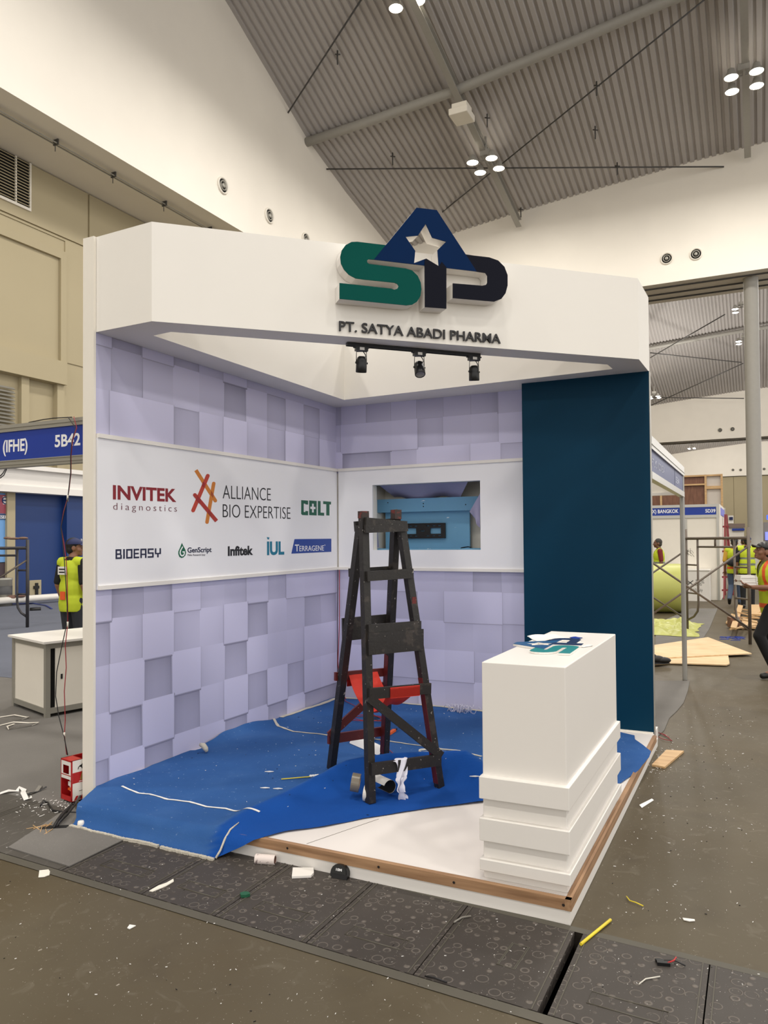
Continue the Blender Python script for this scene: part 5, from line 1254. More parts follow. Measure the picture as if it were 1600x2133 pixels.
# side panel print: white ground, red band, emblem, hazard bars
def side(a0, a1, z0, z1, m, name, lift=.0008, skew=0.0):
    mm = MB(); mm.add([bp_(W2+lift, a0, z0), bp_(W2+lift, a1, z0), bp_(W2+lift, a1+skew, z1), bp_(W2+lift, a0+skew, z1), bp_(W2+lift-.0007, a0, z0), bp_(W2+lift-.0007, a1, z0), bp_(W2+lift-.0007, a1+skew, z1), bp_(W2+lift-.0007, a0+skew, z1)], [(0, 1, 2, 3), (4, 7, 6, 5), (0, 4, 5, 1), (1, 5, 6, 2), (2, 6, 7, 3), (3, 7, 4, 0)]); return obj(name, mm, m, rb)
side(.003, D2-.002, zb_+.004, zt_-.002, M_white, 'side_label'); side(.003, D2-.002, zb_+hh*.44, zb_+hh*.70, M_red, 'label_band', .0016)
side(.012, .028, zb_+.006, zb_+.03, M_red, 'hazard_bar', .0016, .014); side(.05, .068, zb_+.006, zb_+.03, M_red, 'hazard_bar', .0016, .014); side(.09, .108, zb_+.006, zb_+.03, M_red, 'hazard_bar', .0016, .014)
mm = MB(); q = [(0, 0), (.004, .0), (.010, .014), (.022, .012), (.028, .0), (.031, 0), (.030, .018), (.036, .030), (.032, .034), (.026, .026), (.014, .022), (.004, .014)]
mm.prism(q, bp_(W2+.0009, .036, zt_-.058), fy, (0, 0, 1), 0, .0008); obj('emblem', mm, M_black, rb)
obj('lettering', text_mb('5A', bp_(W2+.0017, .06, zb_+hh*.5), fy, (0, 0, 1), .05, .035, .0006, .0), mat('khaki_print', (150, 120, 50), .6), rb, normals=False) if False else None
mm = MB()
for k in range(4): mm.prism([(0, 0), (.012, .0), (.022, .05), (.016, .05)], bp_(W2+.0017, .05+.012*k, zb_+hh*.5), fy, (0, 0, 1), 0, .0006)
obj('figure_print', mm, mat('khaki_print', (146, 118, 60), .6), rb)
for k, (z_, l_) in enumerate(((zt_-.045, .05), (zt_-.055, .04), (zb_+.055, .09), (zb_+hh*.46, .1))): side(.09 if k < 2 else .045, (.09 if k < 2 else .045)+l_*.7, z_, z_+.004, M_grey if k != 3 else M_white, 'small_print', .0019)
def cable(pts, m, r, lab): mm = MB(); mm.tube(pts, r, 8); return obj('power_cable', mm, m, None, lab, 'cable')
cable([bp_(.06, .08, zb_+.02), bp_(.055, .06, zb_-.03), G(133, 1692, .03), G(121, 1708, .03), G(113, 1722, .016), G(108, 1733, -.03)], M_wireblk, .010, 'thick black cable from the red box into the trench slot')
cable([bp_(.09, .08, zb_+.02), G(156, 1676, .05), G(140, 1697, .03), G(124, 1712, .035), G(115, 1727, .0)], M_wireblk, .007, 'second black cable from the red box into the trench slot')
cable([G(85, 1678, .01), G(90, 1668, .012), G(100, 1672, .01), G(110, 1688, .01), G(140, 1692, .01), G(174, 1693, .01)], M_wireblk, .006, 'black cable curling on the grey carpet behind the red box')
# wood splinters and paper straps on the floor
mm = MB(); rn = random.Random(4)
for k in range(9):
    p = G(88+rn.uniform(-10, 12), 1728+rn.uniform(-8, 8), .01); a = rn.uniform(0, PI); d_ = V((math.cos(a), math.sin(a), .1))*rn.uniform(.03, .07); mm.tube([p-d_, p+d_], .0025, 5)
obj('wood_splinters', mm, M_timber, None, 'pale wood splinters beside the cable slot', 'splinters', None, 'stuff')
def strap(pix, w_, lab, m, z=.006, nm='strap'):
    mm = MB(); P = [G(px, py, z) for px, py in pix]; vs = []
    for i, p in enumerate(P):
        d_ = (P[min(i+1, len(P)-1)]-P[max(i-1, 0)]); d_.z = 0; d_.normalize(); s_ = V((-d_.y, d_.x, 0))*w_/2
        h_ = .012*(i % 2); vs += [p-s_+V((0, 0, h_)), p+s_+V((0, 0, h_+.004))]
    n2 = len(P); F_ = [(2*i, 2*i+1, 2*i+3, 2*i+2) for i in range(n2-1)]; mm.add(vs, F_); mm.add([v-V((0, 0, .0015)) for v in vs], F_)
    return obj(nm, mm, m, None, lab, 'strap', normals=False)
strap([(0, 1653), (18, 1651), (36, 1648), (40, 1644), (50, 1646), (48, 1655), (55, 1666), (66, 1664)], .03, 'crumpled white strap on the grey carpet at the left edge', M_paper)
strap([(50, 1652), (62, 1655), (75, 1650), (84, 1641), (88, 1640)], .022, 'crumpled grey strap on the carpet beside the white one', M_grey)
strap([(50, 1660), (62, 1656), (80, 1649), (97, 1643)], .008, 'thin dark strip on the grey carpet beside the crumpled straps', M_wireblk)
strap([(0, 1494), (30, 1492), (55, 1494), (60, 1496), (45, 1500), (25, 1502)], .014, 'upper pale strap curl on the carpet in front of the small cabinet', M_cream)
strap([(0, 1511), (28, 1507), (60, 1506), (80, 1508), (66, 1512), (40, 1516), (18, 1520), (15, 1516), (30, 1508)], .014, 'lower pale yellow strap curl on the carpet in front of the small cabinet', M_cream)
mm = MB(); p = G(173, 1720, .0); mm.lathe([(.001, .036), (.016, .034), (.019, .02), (.018, .0)], p+V((.005, -.02, .0)), (0, 0, 1), 14); obj('crumpled_cup', mm, M_white, None, 'small crumpled white cup at the front corner of the blue carpet', 'cup')

# ---- small lockable cabinet
cb = thing('cabinet', (-2.4, -1.2, 0), 'white lockable cabinet with grey aluminium frame left of the booth', 'cabinet')
Mc = G(95, 1497); sd = (G(17, 1470)-Mc); sd = V((sd.x, sd.y+.02, 0)).normalized(); fr = V((-sd.y, sd.x, 0)); fr = fr if fr.y > 0 else -fr
fr = (fr*.7+V((.06, 1, 0)).normalized()*.3).normalized()
Hc = on(89, 1336, 1, Mc.y).z; Ws, Wf = .80, 1.02
def cpt(a, b_, z): return Mc+sd*a+fr*b_+V((0, 0, z))
def cbx(a0, a1, b0, b1, z0, z1): 
    return ([cpt(a, b_, z) for z in (z0, z1) for b_ in (b0, b1) for a in (a0, a1)], [(0, 2, 3, 1), (4, 5, 7, 6), (0, 1, 5, 4), (2, 6, 7, 3), (0, 4, 6, 2), (1, 3, 7, 5)])
mm = MB(); pw = .045
for a, b_ in ((0, 0), (Ws-pw, 0), (0, Wf-pw), (Ws-pw, Wf-pw)): mm.add(*cbx(a, a+pw, b_, b_+pw, 0, Hc-.02))
for z0, z1 in ((.035, .085), (Hc-.07, Hc-.02)):
    mm.add(*cbx(pw, Ws-pw, .004, .04, z0, z1)); mm.add(*cbx(.004, .04, pw, Wf-pw, z0, z1)); mm.add(*cbx(Ws-.04, Ws-.004, pw, Wf-pw, z0, z1)); mm.add(*cbx(pw, Ws-pw, Wf-.04, Wf-.004, z0, z1))
obj('frame', mm, M_alugrey, cb)
mm = MB(); mm.add(*cbx(pw, Ws-pw, .015, .025, .085, Hc-.07)); obj('side_panel', mm, M_cream, cb)
mm = MB(); mm.add(*cbx(Ws-.025, Ws-.015, pw, Wf-pw, .085, Hc-.07)); mm.add(*cbx(pw, Ws-pw, Wf-.025, Wf-.015, .085, Hc-.07)); obj('rear_panel', mm, M_cream, cb)
mm = MB(); mm.add(*cbx(.03, .04, pw, Wf-pw, .085, Hc-.07)); obj('dark_gap', mm, M_dark, cb)
mm = MB(); mm.add(*cbx(.008, .022, pw+.05, Wf-pw, .085, Hc-.07)); dr = obj('door', mm, M_cream, cb)
mm = MB(); mm.add(*cbx(.004, .009, pw+.10, pw+.118, Hc*.5-.01, Hc*.5+.035)); obj('finger_pull', mm, M_dark, dr)
mm = MB(); mm.add(*cbx(-.03, Ws+.03, -.03, Wf+.03, Hc-.02, Hc)); obj('top', mm, M_white, cb)

# ---- far left: white header beam, blue wall, poster, bin, pipes
hb_ = thing('header_beam', (-14, 9, 3.0), 'long white fascia beam above the blue wall at the far left', 'header')
XB_ = -14.2
zA_, zB_ = on(0, 1023, 0, XB_).z, on(176, 1031, 0, XB_).z; zT = on(120, 985, 0, XB_).z
mm = MB(); mm.box(XB_-.5, XB_, 3.5, 13.5, zA_+.18, zT); obj('face', mm, M_white, hb_); mm = MB(); mm.box(XB_-.5, XB_+.06, 3.5, 13.5, zA_, zA_+.18); obj('lower_rail', mm, M_white, hb_)
mm = MB(); mm.box(XB_-.5, XB_+.15, 3.5, 13.5, zT, zT+.12); obj('top_rail', mm, M_white, hb_)
bwall = thing('display_wall', (-14.5, 9, 0), 'tall blue painted display wall at the far left', 'display wall')
ySeam = on(129, 1100, 0, -14.55).y; yL = on(24, 1100, 0, -14.55).y
mm = MB(); mm.box(-14.75, -14.55, yL, ySeam, 0, zA_+.1); obj('panel', mm, M_bluewall, bwall)
mm = MB(); mm.box(-14.75, -14.35, ySeam, 13.5, 0, zA_+.1); obj('panel', mm, M_bluewall, bwall)
mm = MB(); mm.box(-14.7, -14.4, yL-.25, yL, 0, zA_+.1); obj('post', mm, M_hallcream, bwall, 'beige edge post')
ps = thing('poster', (-14.5, yL-1, 1), 'tall poster with red and light blue bands at the far left edge', 'poster')
xP = -14.5
def PL(px, py): return on(px, py, 0, xP)
def pq(px0, px1, py0, py1, m, name, lift=0.0):
    a = PL(px0, py0); b_ = PL(px1, py1); mm = MB(); mm.box(xP+lift, xP+lift+.02, a.y, b_.y, b_.z, a.z); return obj(name, mm, m, ps)
pq(-30, 14, 1025, 1172, mat('poster_light_blue', (110, 160, 214), .5, var=.1, scale=1), 'sheet'); pq(-30, 14, 1029, 1070, mat('poster_red', (156, 70, 86), .5), 'red_band', .02); pq(-30, 14, 1070, 1082, mat('poster_navy', (30, 52, 96), .5), 'navy_band', .02)
pq(-30, 14, 1172, 1205, mat('poster_brown', (70, 56, 62), .6), 'photo_band'); pq(14.5, 15.5, 1025, 1230, M_dark, 'edge'); 
pq(4, 13.5, 1034, 1051, M_white, 'badge', .022)
a = PL(8.8, 1042.5); mm = MB(); mm.tube([V((xP+.046, a.y+.09*math.cos(t), a.z+.09*math.sin(t))) for t in [2*PI*k/14 for k in range(14)]], .014, 5, closed=True); mm.box(xP+.04, xP+.05, a.y-.08, a.y+.08, a.z-.02, a.z+.02); obj('badge_ring', mm, M_bluewall, ps)
a = PL(-9, 1080); b_ = PL(13, 1080); obj('lettering', text_mb('RESER', (xP+.0405, a.y, a.z), (0, 1, 0), (0, 0, 1), b_.y-a.y, PL(0, 1073.5).z-a.z, .004, .01), M_text, ps, normals=False)
bn = thing('drum', (-13.6, yL-.5, 0), 'grey drum with a dark band under the poster at the left edge', 'drum')
p = on(8, 1245, 0, -13.9); zT_ = on(8, 1204, 0, -13.9).z; rr = .24
mm = MB(); mm.lathe([(.001, 0), (rr, 0), (rr, zT_-.06), (rr*1.04, zT_-.05), (rr*1.04, zT_), (.001, zT_)], (p.x, p.y-.05, .0), n=24); obj('body', mm, M_alugrey, bn)
mm = MB(); mm.lathe([(rr*1.01, zT_*.42), (rr*1.015, zT_*.72), (rr*1.01, zT_*.72)], (p.x, p.y-.05, 0), n=24); obj('band', mm, mat('drum_band', (60, 60, 62), .5), bn)
pp = thing('pipe', (-14.2, 8, 0), 'long white pipe lying along the foot of the blue wall', 'pipe')
q = [G(-8, 1252, .16), G(105, 1243.5, .16), G(186, 1238, .16)]; mm = MB(); mm.tube(q, .085, 14); obj('tube', mm, M_pipe, pp)
mm = MB(); p = on(8.5, 1240, 0, -13.9); ax = V((.8, -.6, 0)); mm.lathe([(.085, -.1), (.12, -.1), (.12, .12), (.085, .12), (.085, -.1)], p, ax, 20); obj('cable_reel', mm, M_pipe, None, 'white pipe elbow lying by the drum at the left edge', 'pipe')
mm = MB(); p = on(22, 1246, 0, -13.7); mm.ell(p, (.14, .18, .08)); mm.ell(p+V((.1, .2, .05)), (.12, .16, .05)); obj('cloth_bundle', mm, mat('brown_cloth', (110, 82, 72), .9), None, 'brown bundle lying on the white pipe at the far left', 'bundle')
cdx = thing('wall_opening_box', (-14.45, 8.0, .2), 'cream service opening with dark fittings low in the blue wall', 'opening')
a = on(62, 1209, 0, -14.53); b_ = on(86, 1238, 0, -14.53); mm = MB(); mm.box(-14.55, -14.53, a.y, b_.y, b_.z, a.z); obj('panel', mm, M_hallcream, cdx)
mm = MB(); w_ = b_.y-a.y; mm.box(-14.53, -14.5, a.y+w_*.45, a.y+w_*.68, b_.z, a.z-.08); mm.box(-14.53, -14.49, a.y+w_*.3, a.y+w_*.75, a.z-.24, a.z-.16); obj('fitting', mm, M_black, cdx)
wr = MB(); wr.tube([G(0, 1256, .02), G(30, 1258, .02), G(70, 1257, .02), G(95, 1261, .02), G(108, 1268, .02)], .02, 6); obj('floor_cable', wr, mat('blue_cable', (60, 72, 130), .5), None, 'blue cable on the floor in front of the white pipe', 'cable')
wr = MB(); wr.tube([G(62, 1270, .03), G(85, 1269, .03)], .05, 6); obj('floor_tool', wr, M_black, None, 'dark bar lying on the floor beside the blue cable', 'bar')
wr = MB(); wr.tube([on(0, 996, 0, -14.0), on(8, 990, 0, -14.0), on(14, 977, 0, -14.0)], .014, 6); wr.tube([on(0, 992, 0, -14.0), on(6, 986, 0, -14.0), on(12, 976, 0, -14.0)], .014, 6); obj('loose_wire', wr, M_wireblk, None, 'pair of thin wires drooping at the end of the white fascia beam', 'wire')

# ---- scaffold frames
def scaf_frame(t, P, Q, top, m, r=.021, inner=.20):
    """a ladder-type frame between two uprights: arched inner posts, short rungs, head bar"""
    P = V(P); Q = V(Q); d_ = (Q-P).normalized(); Z = V((0, 0, 1))
    def pt(B, off, z): return V((B.x, B.y, 0))+d_*off+Z*z
    mm = MB(); mm.tube([pt(P, 0, 0), pt(P, 0, top)], r, 10); obj('upright', mm, m, t)
    mm = MB(); mm.tube([pt(Q, 0, 0), pt(Q, 0, top)], r, 10); obj('upright', mm, m, t)
    zt2 = top-.16; mm = MB(); mm.tube([pt(P, 0, zt2), pt(Q, 0, zt2)], r, 10); obj('head_bar', mm, m, t)
    mm = MB(); mm.tube([pt(P, inner, zt2-.14), pt(Q, -inner, zt2-.14)], r*.7, 8); mm.tube([pt((P+Q)/2, 0, zt2), pt((P+Q)/2, 0, zt2-.14)], r*.7, 8); obj('lower_bar', mm, m, t)
    for B, s_ in ((P, 1), (Q, -1)):
        mm = MB(); mm.tube([pt(B, s_*inner, zt2), pt(B, s_*inner, .50), pt(B, s_*inner*.92, .38), pt(B, s_*inner*.6, .28), pt(B, 0, .20)], r*.75, 8); obj('inner_post', mm, m, t)
        mm = MB()
        for z in (zt2*.72, zt2*.42): mm = MB(); mm.tube([pt(B, 0, z), pt(B, s_*inner, z)], r*.6, 8); obj('rung', mm, m, t)
def brace(t, a, b_, m, r=.014): mm = MB(); mm.tube([a, b_], r, 8); return obj('cross_brace', mm, m, t)
sl = thing('scaffold_frame', (-9.4, 3.4, 0), 'dark steel scaffold frame behind the small cabinet at the left', 'scaffold')
SQ = far(57, 1300, 14.6); SQ = V((SQ.x, SQ.y, 0)); SP = SQ+V((-1.25, -.55, 0))*1.1
topL = on(57, 1124, 1, SQ.y).z
scaf_frame(sl, SP, SQ, topL, M_scafdark, .03, .2)
a = on(57, 1166, 1, SQ.y); b_ = on(0, 1203, 1, SQ.y-.5); mm = MB(); mm.tube([a, b_], .018, 8); obj('cross_brace', mm, M_scaf, sl)
# red safety glove on the head bar
mm = MB(); p = on(28, 1124, 1, (SP.y+SQ.y)/2); mm.ell(p+V((0, 0, .02)), (.17, .10, .022)); mm.ell(p+V((.16, .08, .025)), (.10, .08, .026)); mm.ell(p+V((-.1, -.05, .03)), (.08, .06, .025)); obj('rag', mm, mat('brown_rag', (122, 96, 80), .9), None, 'brown rag lying on top of the dark scaffold frame', 'rag')
# ================================================================== RIGHT: NEIGHBOUR BOOTHS AND THE AISLE
fs_ = thing('shell_booth', (2.88, 2.8, 0), 'aluminium shell booth frame with blue fascia behind the teal panel', 'booth frame')
PB = G(1427, 1417); XS = PB.x
zt = on(1422, 976, 0, XS); ztop = zt.z
mm = MB(); mm.bevbox(XS-.020, XS+.020, PB.y-.020, PB.y+.020, 0, ztop, .006); mm.box(XS-.005, XS+.005, PB.y-.026, PB.y+.026, 0, ztop-.01); mm.box(XS-.026, XS+.026, PB.y-.005, PB.y+.005, 0, ztop-.01); obj('post', mm, M_alu, fs_)
def RS(px, py): return on(px, py, 0, XS+.03)
zb2 = RS(1420, 1028).z; zb1 = RS(1420, 1021).z; zbt = RS(1420, 987).z
mm = MB(); mm.box(XS-.025, XS+.03, -.15, PB.y-.035, zbt, ztop); mm.box(XS+.03, XS+.036, -.15, PB.y-.035, zbt+.03, zbt+.036); obj('top_rail', mm, M_alu, fs_)
mm = MB(); mm.box(XS-.025, XS+.03, -.15, PB.y-.035, zb2-.02, zb1); obj('bottom_rail', mm, M_alu, fs_)
mm = MB(); mm.box(XS+.0, XS+.012, -.15, PB.y-.035, zb1, zbt); obj('fascia_panel', mm, mat('fascia_blue', (34, 54, 118), .45, var=.06), fs_)
a = RS(1354, 0); 
def rtext(body, px0, px1, zc, h_, bold=0.0):
    y0 = max(-.14, RS(px0, 1000).y); y1 = RS(px1, 1000).y
    obj('lettering', text_mb(body, (XS+.0125, y0, zc-h_/2), (0, 1, 0), (0, 0, 1), y1-y0, h_, .001, bold), mat('fascia_lettering', (196, 200, 220), .5), fs_, normals=False)
rtext('R - PT LMS INDONESIA', 1352, 1388.5, zb1+(zbt-zb1)*.5, (zbt-zb1)*.36); rtext('5B4', 1411.5, 1418.5, zb1+(zbt-zb1)*.48, (zbt-zb1)*.36)
mm = MB(); y_ = RS(1409.5, 1000).y; mm.box(XS+.012, XS+.0135, y_-.004, y_+.004, zb1, zbt); obj('panel_joint', mm, M_dark, fs_)
# back rail and white header seen through the opening
mm = MB(); mm.box(-.0, XS-.035, PB.y-.02, PB.y+.02, on(1385, 1032, 1, PB.y).z, on(1385, 1026, 1, PB.y).z); obj('rear_rail', mm, M_white, fs_)
mm = MB(); mm.box(-.0, XS-.035, PB.y+.0, PB.y+.012, on(1385, 1026, 1, PB.y).z, on(1385, 990, 1, PB.y).z); obj('rear_panel', mm, M_cream, fs_)

# ---- booth with the blue sign across the aisle
YB = 15.45; bk = thing('shell_booth', (1.5, YB, 0), 'white shell booth with a blue fascia sign across the aisle', 'booth')
def BS(px, py, y=YB): return on(px, py, 1, y)
zT = BS(1480, 1050).z; zF = (BS(1440, 1057).z+BS(1497, 1055).z)/2; zBb = BS(1480, 1072).z; xE = BS(1498, 1100).x
mm = MB(); mm.box(-2.0, xE, YB+.0, YB+.05, 0, zBb-.06); obj('wall_panel', mm, M_cream, bk)
mm = MB(); mm.box(-2, xE, YB-.03, YB+.05, zF, zT); mm.box(-2, xE, YB-.03, YB+.05, zBb-.08, zBb); obj('rail', mm, M_alu, bk)
mm = MB(); mm.box(-2, xE, YB-.02, YB+.02, zBb, zF); obj('fascia_panel', mm, M_blue, bk)
for xx, zz_ in ((xE-.03, zT), (BS(1429, 1100).x, zBb-.09)):
    mm = MB(); mm.box(xx-.03, xx+.03, YB-.035, YB+.03, 0, zz_); obj('post', mm, M_alu, bk)
mm = MB(); mm.box(xE-.02, xE+.02, YB+.05, YB+3, 0, zT); obj('side_wall', mm, M_cream, bk); mm = MB(); mm.box(xE+.02, xE+.03, YB+.6, YB+2.9, zBb, zF); obj('side_fascia', mm, mat('side_sign_blue', (96, 100, 210), .5), bk)
mm = MB(); mm.box(xE-.03, xE+.05, YB+2.9, YB+3, 0, zT); obj('post', mm, M_alu, bk)
def bt(body, px0, px1, pyb, pyt, bold=.02):
    p = BS(px0, pyb, YB-.0205); q = BS(px1, pyb, YB-.0205); obj('lettering', text_mb(body, p, (1, 0, 0), (0, 0, 1), q.x-p.x, BS(px0, pyt, YB-.02).z-p.z, .002, bold), M_text, bk, normals=False)
bt('(HX) BANGKOK', 1350, 1413.5, 1069.5, 1062); bt('5D39', 1469.5, 1490.5, 1068, 1060.5)
# white information counter with black lettering
YC = 14.9; ic = thing('information_counter', (2.1, YC, 0), 'low white counter with black lettering in front of the white booth', 'counter')
a = on(1430, 1249, 1, YC); b_ = on(1479, 1249, 1, YC); zc = on(1479, 1189, 1, YC).z
mm = MB(); mm.box(a.x-.3, b_.x, YC, YC+.5, 0, zc); obj('body', mm, M_white, ic); mm = MB(); mm.box(a.x-.32, b_.x+.02, YC-.02, YC+.52, zc, zc+.03); obj('top', mm, M_white, ic)
def it(body, px0, px1, pyb, pyt, bold=.01):
    p = on(px0, pyb, 1, YC-.0005); q = on(px1, pyb, 1, YC-.0005); obj('lettering', text_mb(body, (p.x, YC-.0002, p.z), (1, 0, 0), (0, 0, 1), q.x-p.x, on(px0, pyt, 1, YC).z-p.z, .0015, bold), M_black, ic, normals=False)
it('WORLD', 1449, 1466.5, 1211, 1207); it('HEALTH', 1449, 1467, 1215.5, 1211.7); it('EXPO', 1449, 1462, 1220, 1216); it('8-10 July', 1438, 1464, 1231.5, 1225.5, -.005)
mm = MB()
for s_ in (1, -1): p = on(1438, 1214, 1, YC-.001); mm.bar(p+V((-.07, 0, -.06*s_)), p+V((.07, 0, .06*s_)), .002, .018, (0, 0, 1))
mm.bar(p+V((-.08, 0, 0)), p+V((-.03, 0, 0)), .002, .014); obj('logo_mark', mm, M_black, ic)
# tall timber backed wall behind it
YT = 24.0; tw = thing('timber_wall', (2, YT, 0), 'tall unfinished timber backed wall behind the white shell booth', 'wall frame')
def T_(px, py): return on(px, py, 1, YT)
xa_, xm_, xb_ = T_(1300, 1000).x, T_(1470, 1000).x, T_(1504, 1000).x; zt_ = T_(1470, 989).z
mm = MB(); mm.box(xa_, xm_, YT, YT+.03, 0, zt_); obj('brown_panel', mm, M_plydark, tw)
mm = MB(); mm.box(xm_, xb_, YT, YT+.03, 0, zt_); obj('white_panel', mm, mat('whitewashed_board', (198, 190, 180), .8, var=.08, scale=3), tw)
mm = MB()
for px in (1377, 1470, 1503.6): x_ = T_(px, 1000).x; mm.box(x_-.035, x_+.035, YT-.086, YT, 0, zt_+.004)
for z_ in (zt_-.03, T_(1440, 1010).z): mm.box(xa_, xm_, YT-.08, YT, z_-.03, z_+.03)
mm.box(xm_, xb_, YT-.08, YT, T_(1490, 1015).z-.06, T_(1490, 1015).z+.05); mm.box(xm_, xb_, YT-.08, YT, zt_-.06, zt_); obj('batten', mm, M_timber, tw)

# ---- far small booths beside the column
t = thing('far_booth', on(1535, 1200, 1, 40), 'small far white booth with a dark roof edge left of the column', 'booth')
def FBX(px0, px1, py0, py1, y, m, name, t, th=.3): a = on(px0, py0, 1, y); b_ = on(px1, py1, 1, y); mm = MB(); mm.box(a.x, b_.x, y, y+th, 0 if name == 'wall' else max(0, b_.z), a.z); return obj(name, mm, m, t)
FBX(1517, 1551, 1096, 1172, 40, M_cream, 'wall', t); FBX(1516, 1552, 1091, 1099, 39.9, mat('taupe_panel', (128, 112, 104), .7), 'header', t); FBX(1525, 1551, 1101, 1105, 39.85, M_blue, 'sign_strip', t); FBX(1517, 1528, 1074, 1090, 41, M_white, 'tower', t); FBX(1519, 1527, 1077, 1083, 40.9, M_navy, 'tower_sign', t, .05)
t = thing('far_booth', on(1590, 1200, 1, 36.5), 'far glowing booth at the right edge beyond the column', 'booth')
FBX(1590, 1612, 1088, 1190, 36.5, mat('grey_panel', (140, 136, 134), .6), 'wall', t); FBX(1597, 1612, 1073, 1082, 36.4, mat('blue_sign_light', (40, 70, 230), .4, emit=(60, 90, 255, 1.5)), 'lit_sign', t, .05); FBX(1594, 1612, 1108, 1125, 36.4, mat('screen_glow', (130, 140, 240), .4, emit=(140, 150, 255, .6)), 'lit_screen', t, .05)
# red stepladder far down the aisle
t = thing('stepladder', on(1515, 1245, 1, 17.5), 'red stepladder far down the aisle beside the white shell booth', 'ladder'); yl = 17.3
M_rl = mat('red_painted_wood', (126, 42, 44), .6)
ap = on(1510, 1072, 1, yl)
feet = [G(1508, 1248), G(1520, 1247), G(1509, 1243)+V((0, .7, 0)), G(1522, 1243)+V((.05, .7, 0))]
for i, f_ in enumerate(feet): mm = MB(); mm.bar(f_, ap+V((.04*(i % 2), .1*(i//2), 0)), .035, .035); obj('leg', mm, M_rl, t)
for k in range(6): a = feet[0].lerp(ap, .1+.15*k); b_ = feet[1].lerp(ap+V((.05, 0, 0)), .1+.15*k); mm = MB(); mm.bar(a-V((.05, .03, 0)), b_+V((.05, -.03, 0)), .02, .05); obj('rung', mm, M_rl, t)

# ---- scaffold frames in the aisle
P1_, P2_ = G(1563, 1342), G(1432, 1316)
P2_ = P1_+(P2_-P1_)*1.0
off = V((-1.50, -1.06, 0)); off = V((-1.62, -.75, 0))
sr = thing('scaffold_frame', (P1_+P2_)/2, 'brown steel scaffold frame with cross braces standing in the aisle', 'scaffold')
scaf_frame(sr, P1_, P2_, 1.76, M_scaf, .024, .34)
def onscaf(px, py, B): # a point above base B seen at this height in the picture
    return at_py(B, B+V((0, 0, 2.2)), py)
brA = onscaf(0, 1138, P1_); brB = onscaf(0, 1310, P1_)
brC = onscaf(0, 1146, P2_); brD = onscaf(0, 1291, P2_)
for s_, e_ in ((brA, P1_+off+V((0, 0, brB.z))), (brB, P1_+off+V((0, 0, brA.z))), (brC, P2_+off+V((0, 0, brD.z))), (brD, P2_+off+V((0, 0, brC.z)))): brace(sr, s_, e_, M_scaf, .016)
sr2 = thing('scaffold_frame', (P1_+P2_)/2+off, 'second scaffold frame of the braced pair, mostly behind the teal panel', 'scaffold')
scaf_frame(sr2, P1_+off, P2_+off, 1.76, M_scaf, .024, .34)
mm = MB(); p = onscaf(0, 1150, P2_); 
for k in range(6): a = k*1.1; mm.tube([p+V((.02, -.02, .02)), p+V((.05+.05*math.cos(a), -.03, .02+.05*math.sin(a))), p+V((.08+.05*math.cos(a+.6), -.03, -.02-.012*k))], .004, 5)
obj('string_tie', mm, M_grey, None, 'grey string tied on the left upright of the aisle scaffold', 'string')

# ---- yellow wrapped roll and film
t = thing('wrapped_roll', G(1392, 1279), 'big roll wrapped in yellow film standing in the aisle', 'roll')
cR_ = G(1405, 1279); rr = .53; ax = V((.95, .31, 0)).normalized(); e_ = G(1418, 1279)+V((0, .4, 0))
c0 = V((e_.x, e_.y, rr))-ax*.0
mm = MB(); mm.lathe([(.001, -1.7), (rr*.97, -1.7), (rr, -1.66), (rr*1.005, -1.2), (rr*.995, -.9), (rr, -.4), (rr, -.06), (rr*.985, -.02), (rr*.95, 0), (.2, -.02), (.12, -.06), (.001, -.06)], c0, ax, 40); obj('roll', mm, M_film, t)
mm = MB(); mm.lathe([(rr*.60, .001), (rr*.63, .012), (rr*.95, .004)], c0, ax, 36); obj('end_wrap', mm, mat('film_end', (186, 196, 128), .35), t)
c_ = G(1405, 1312)
def film(u_, v_):
    x = -1.5+u_*1.9; y = -1.0+v_*2.1; e = min(u_, 1-u_, v_, 1-v_)
    p = c_+V((x, y+.5*x*.0, 0)); z = .012+min(1, e*9)*(.13*abs(noise.noise(V((x*2.2, y*2.2, 0))))+.09*abs(noise.noise(V((x*6, y*6, 4))))+.03)
    return V((p.x+.1*noise.noise(V((y*3, x, 1))), p.y+.12*noise.noise(V((x*3, y, 7))), z))
mm = MB(); mm.grid(film, 60, 50); obj('film_sheet', mm, M_film, None, 'crumpled yellow film sheet spread on the floor in front of the roll', 'film', normals=False)
# plywood sheets
def board(pix, z0, th, m, lab, name='plywood_sheet', cat='plywood'):
    q = [G(px, py, z0) for px, py in pix]; mm = MB(); mm.prism([(p.x, p.y) for p in q], (0, 0, 0), (1, 0, 0), (0, 1, 0), z0, z0+th); return obj(name, mm, m, None, lab, cat)
board([(1340, 1388), (1345, 1368), (1517, 1366), (1520, 1384), (1513, 1387), (1398, 1383)], .012, .014, M_ply, 'lower plywood sheet on the aisle floor behind the teal panel')
board([(1340, 1374), (1345, 1348), (1475, 1329), (1510, 1342), (1566, 1363), (1500, 1366)], .028, .014, M_ply, 'upper plywood sheet with a pointed right end on the aisle floor')
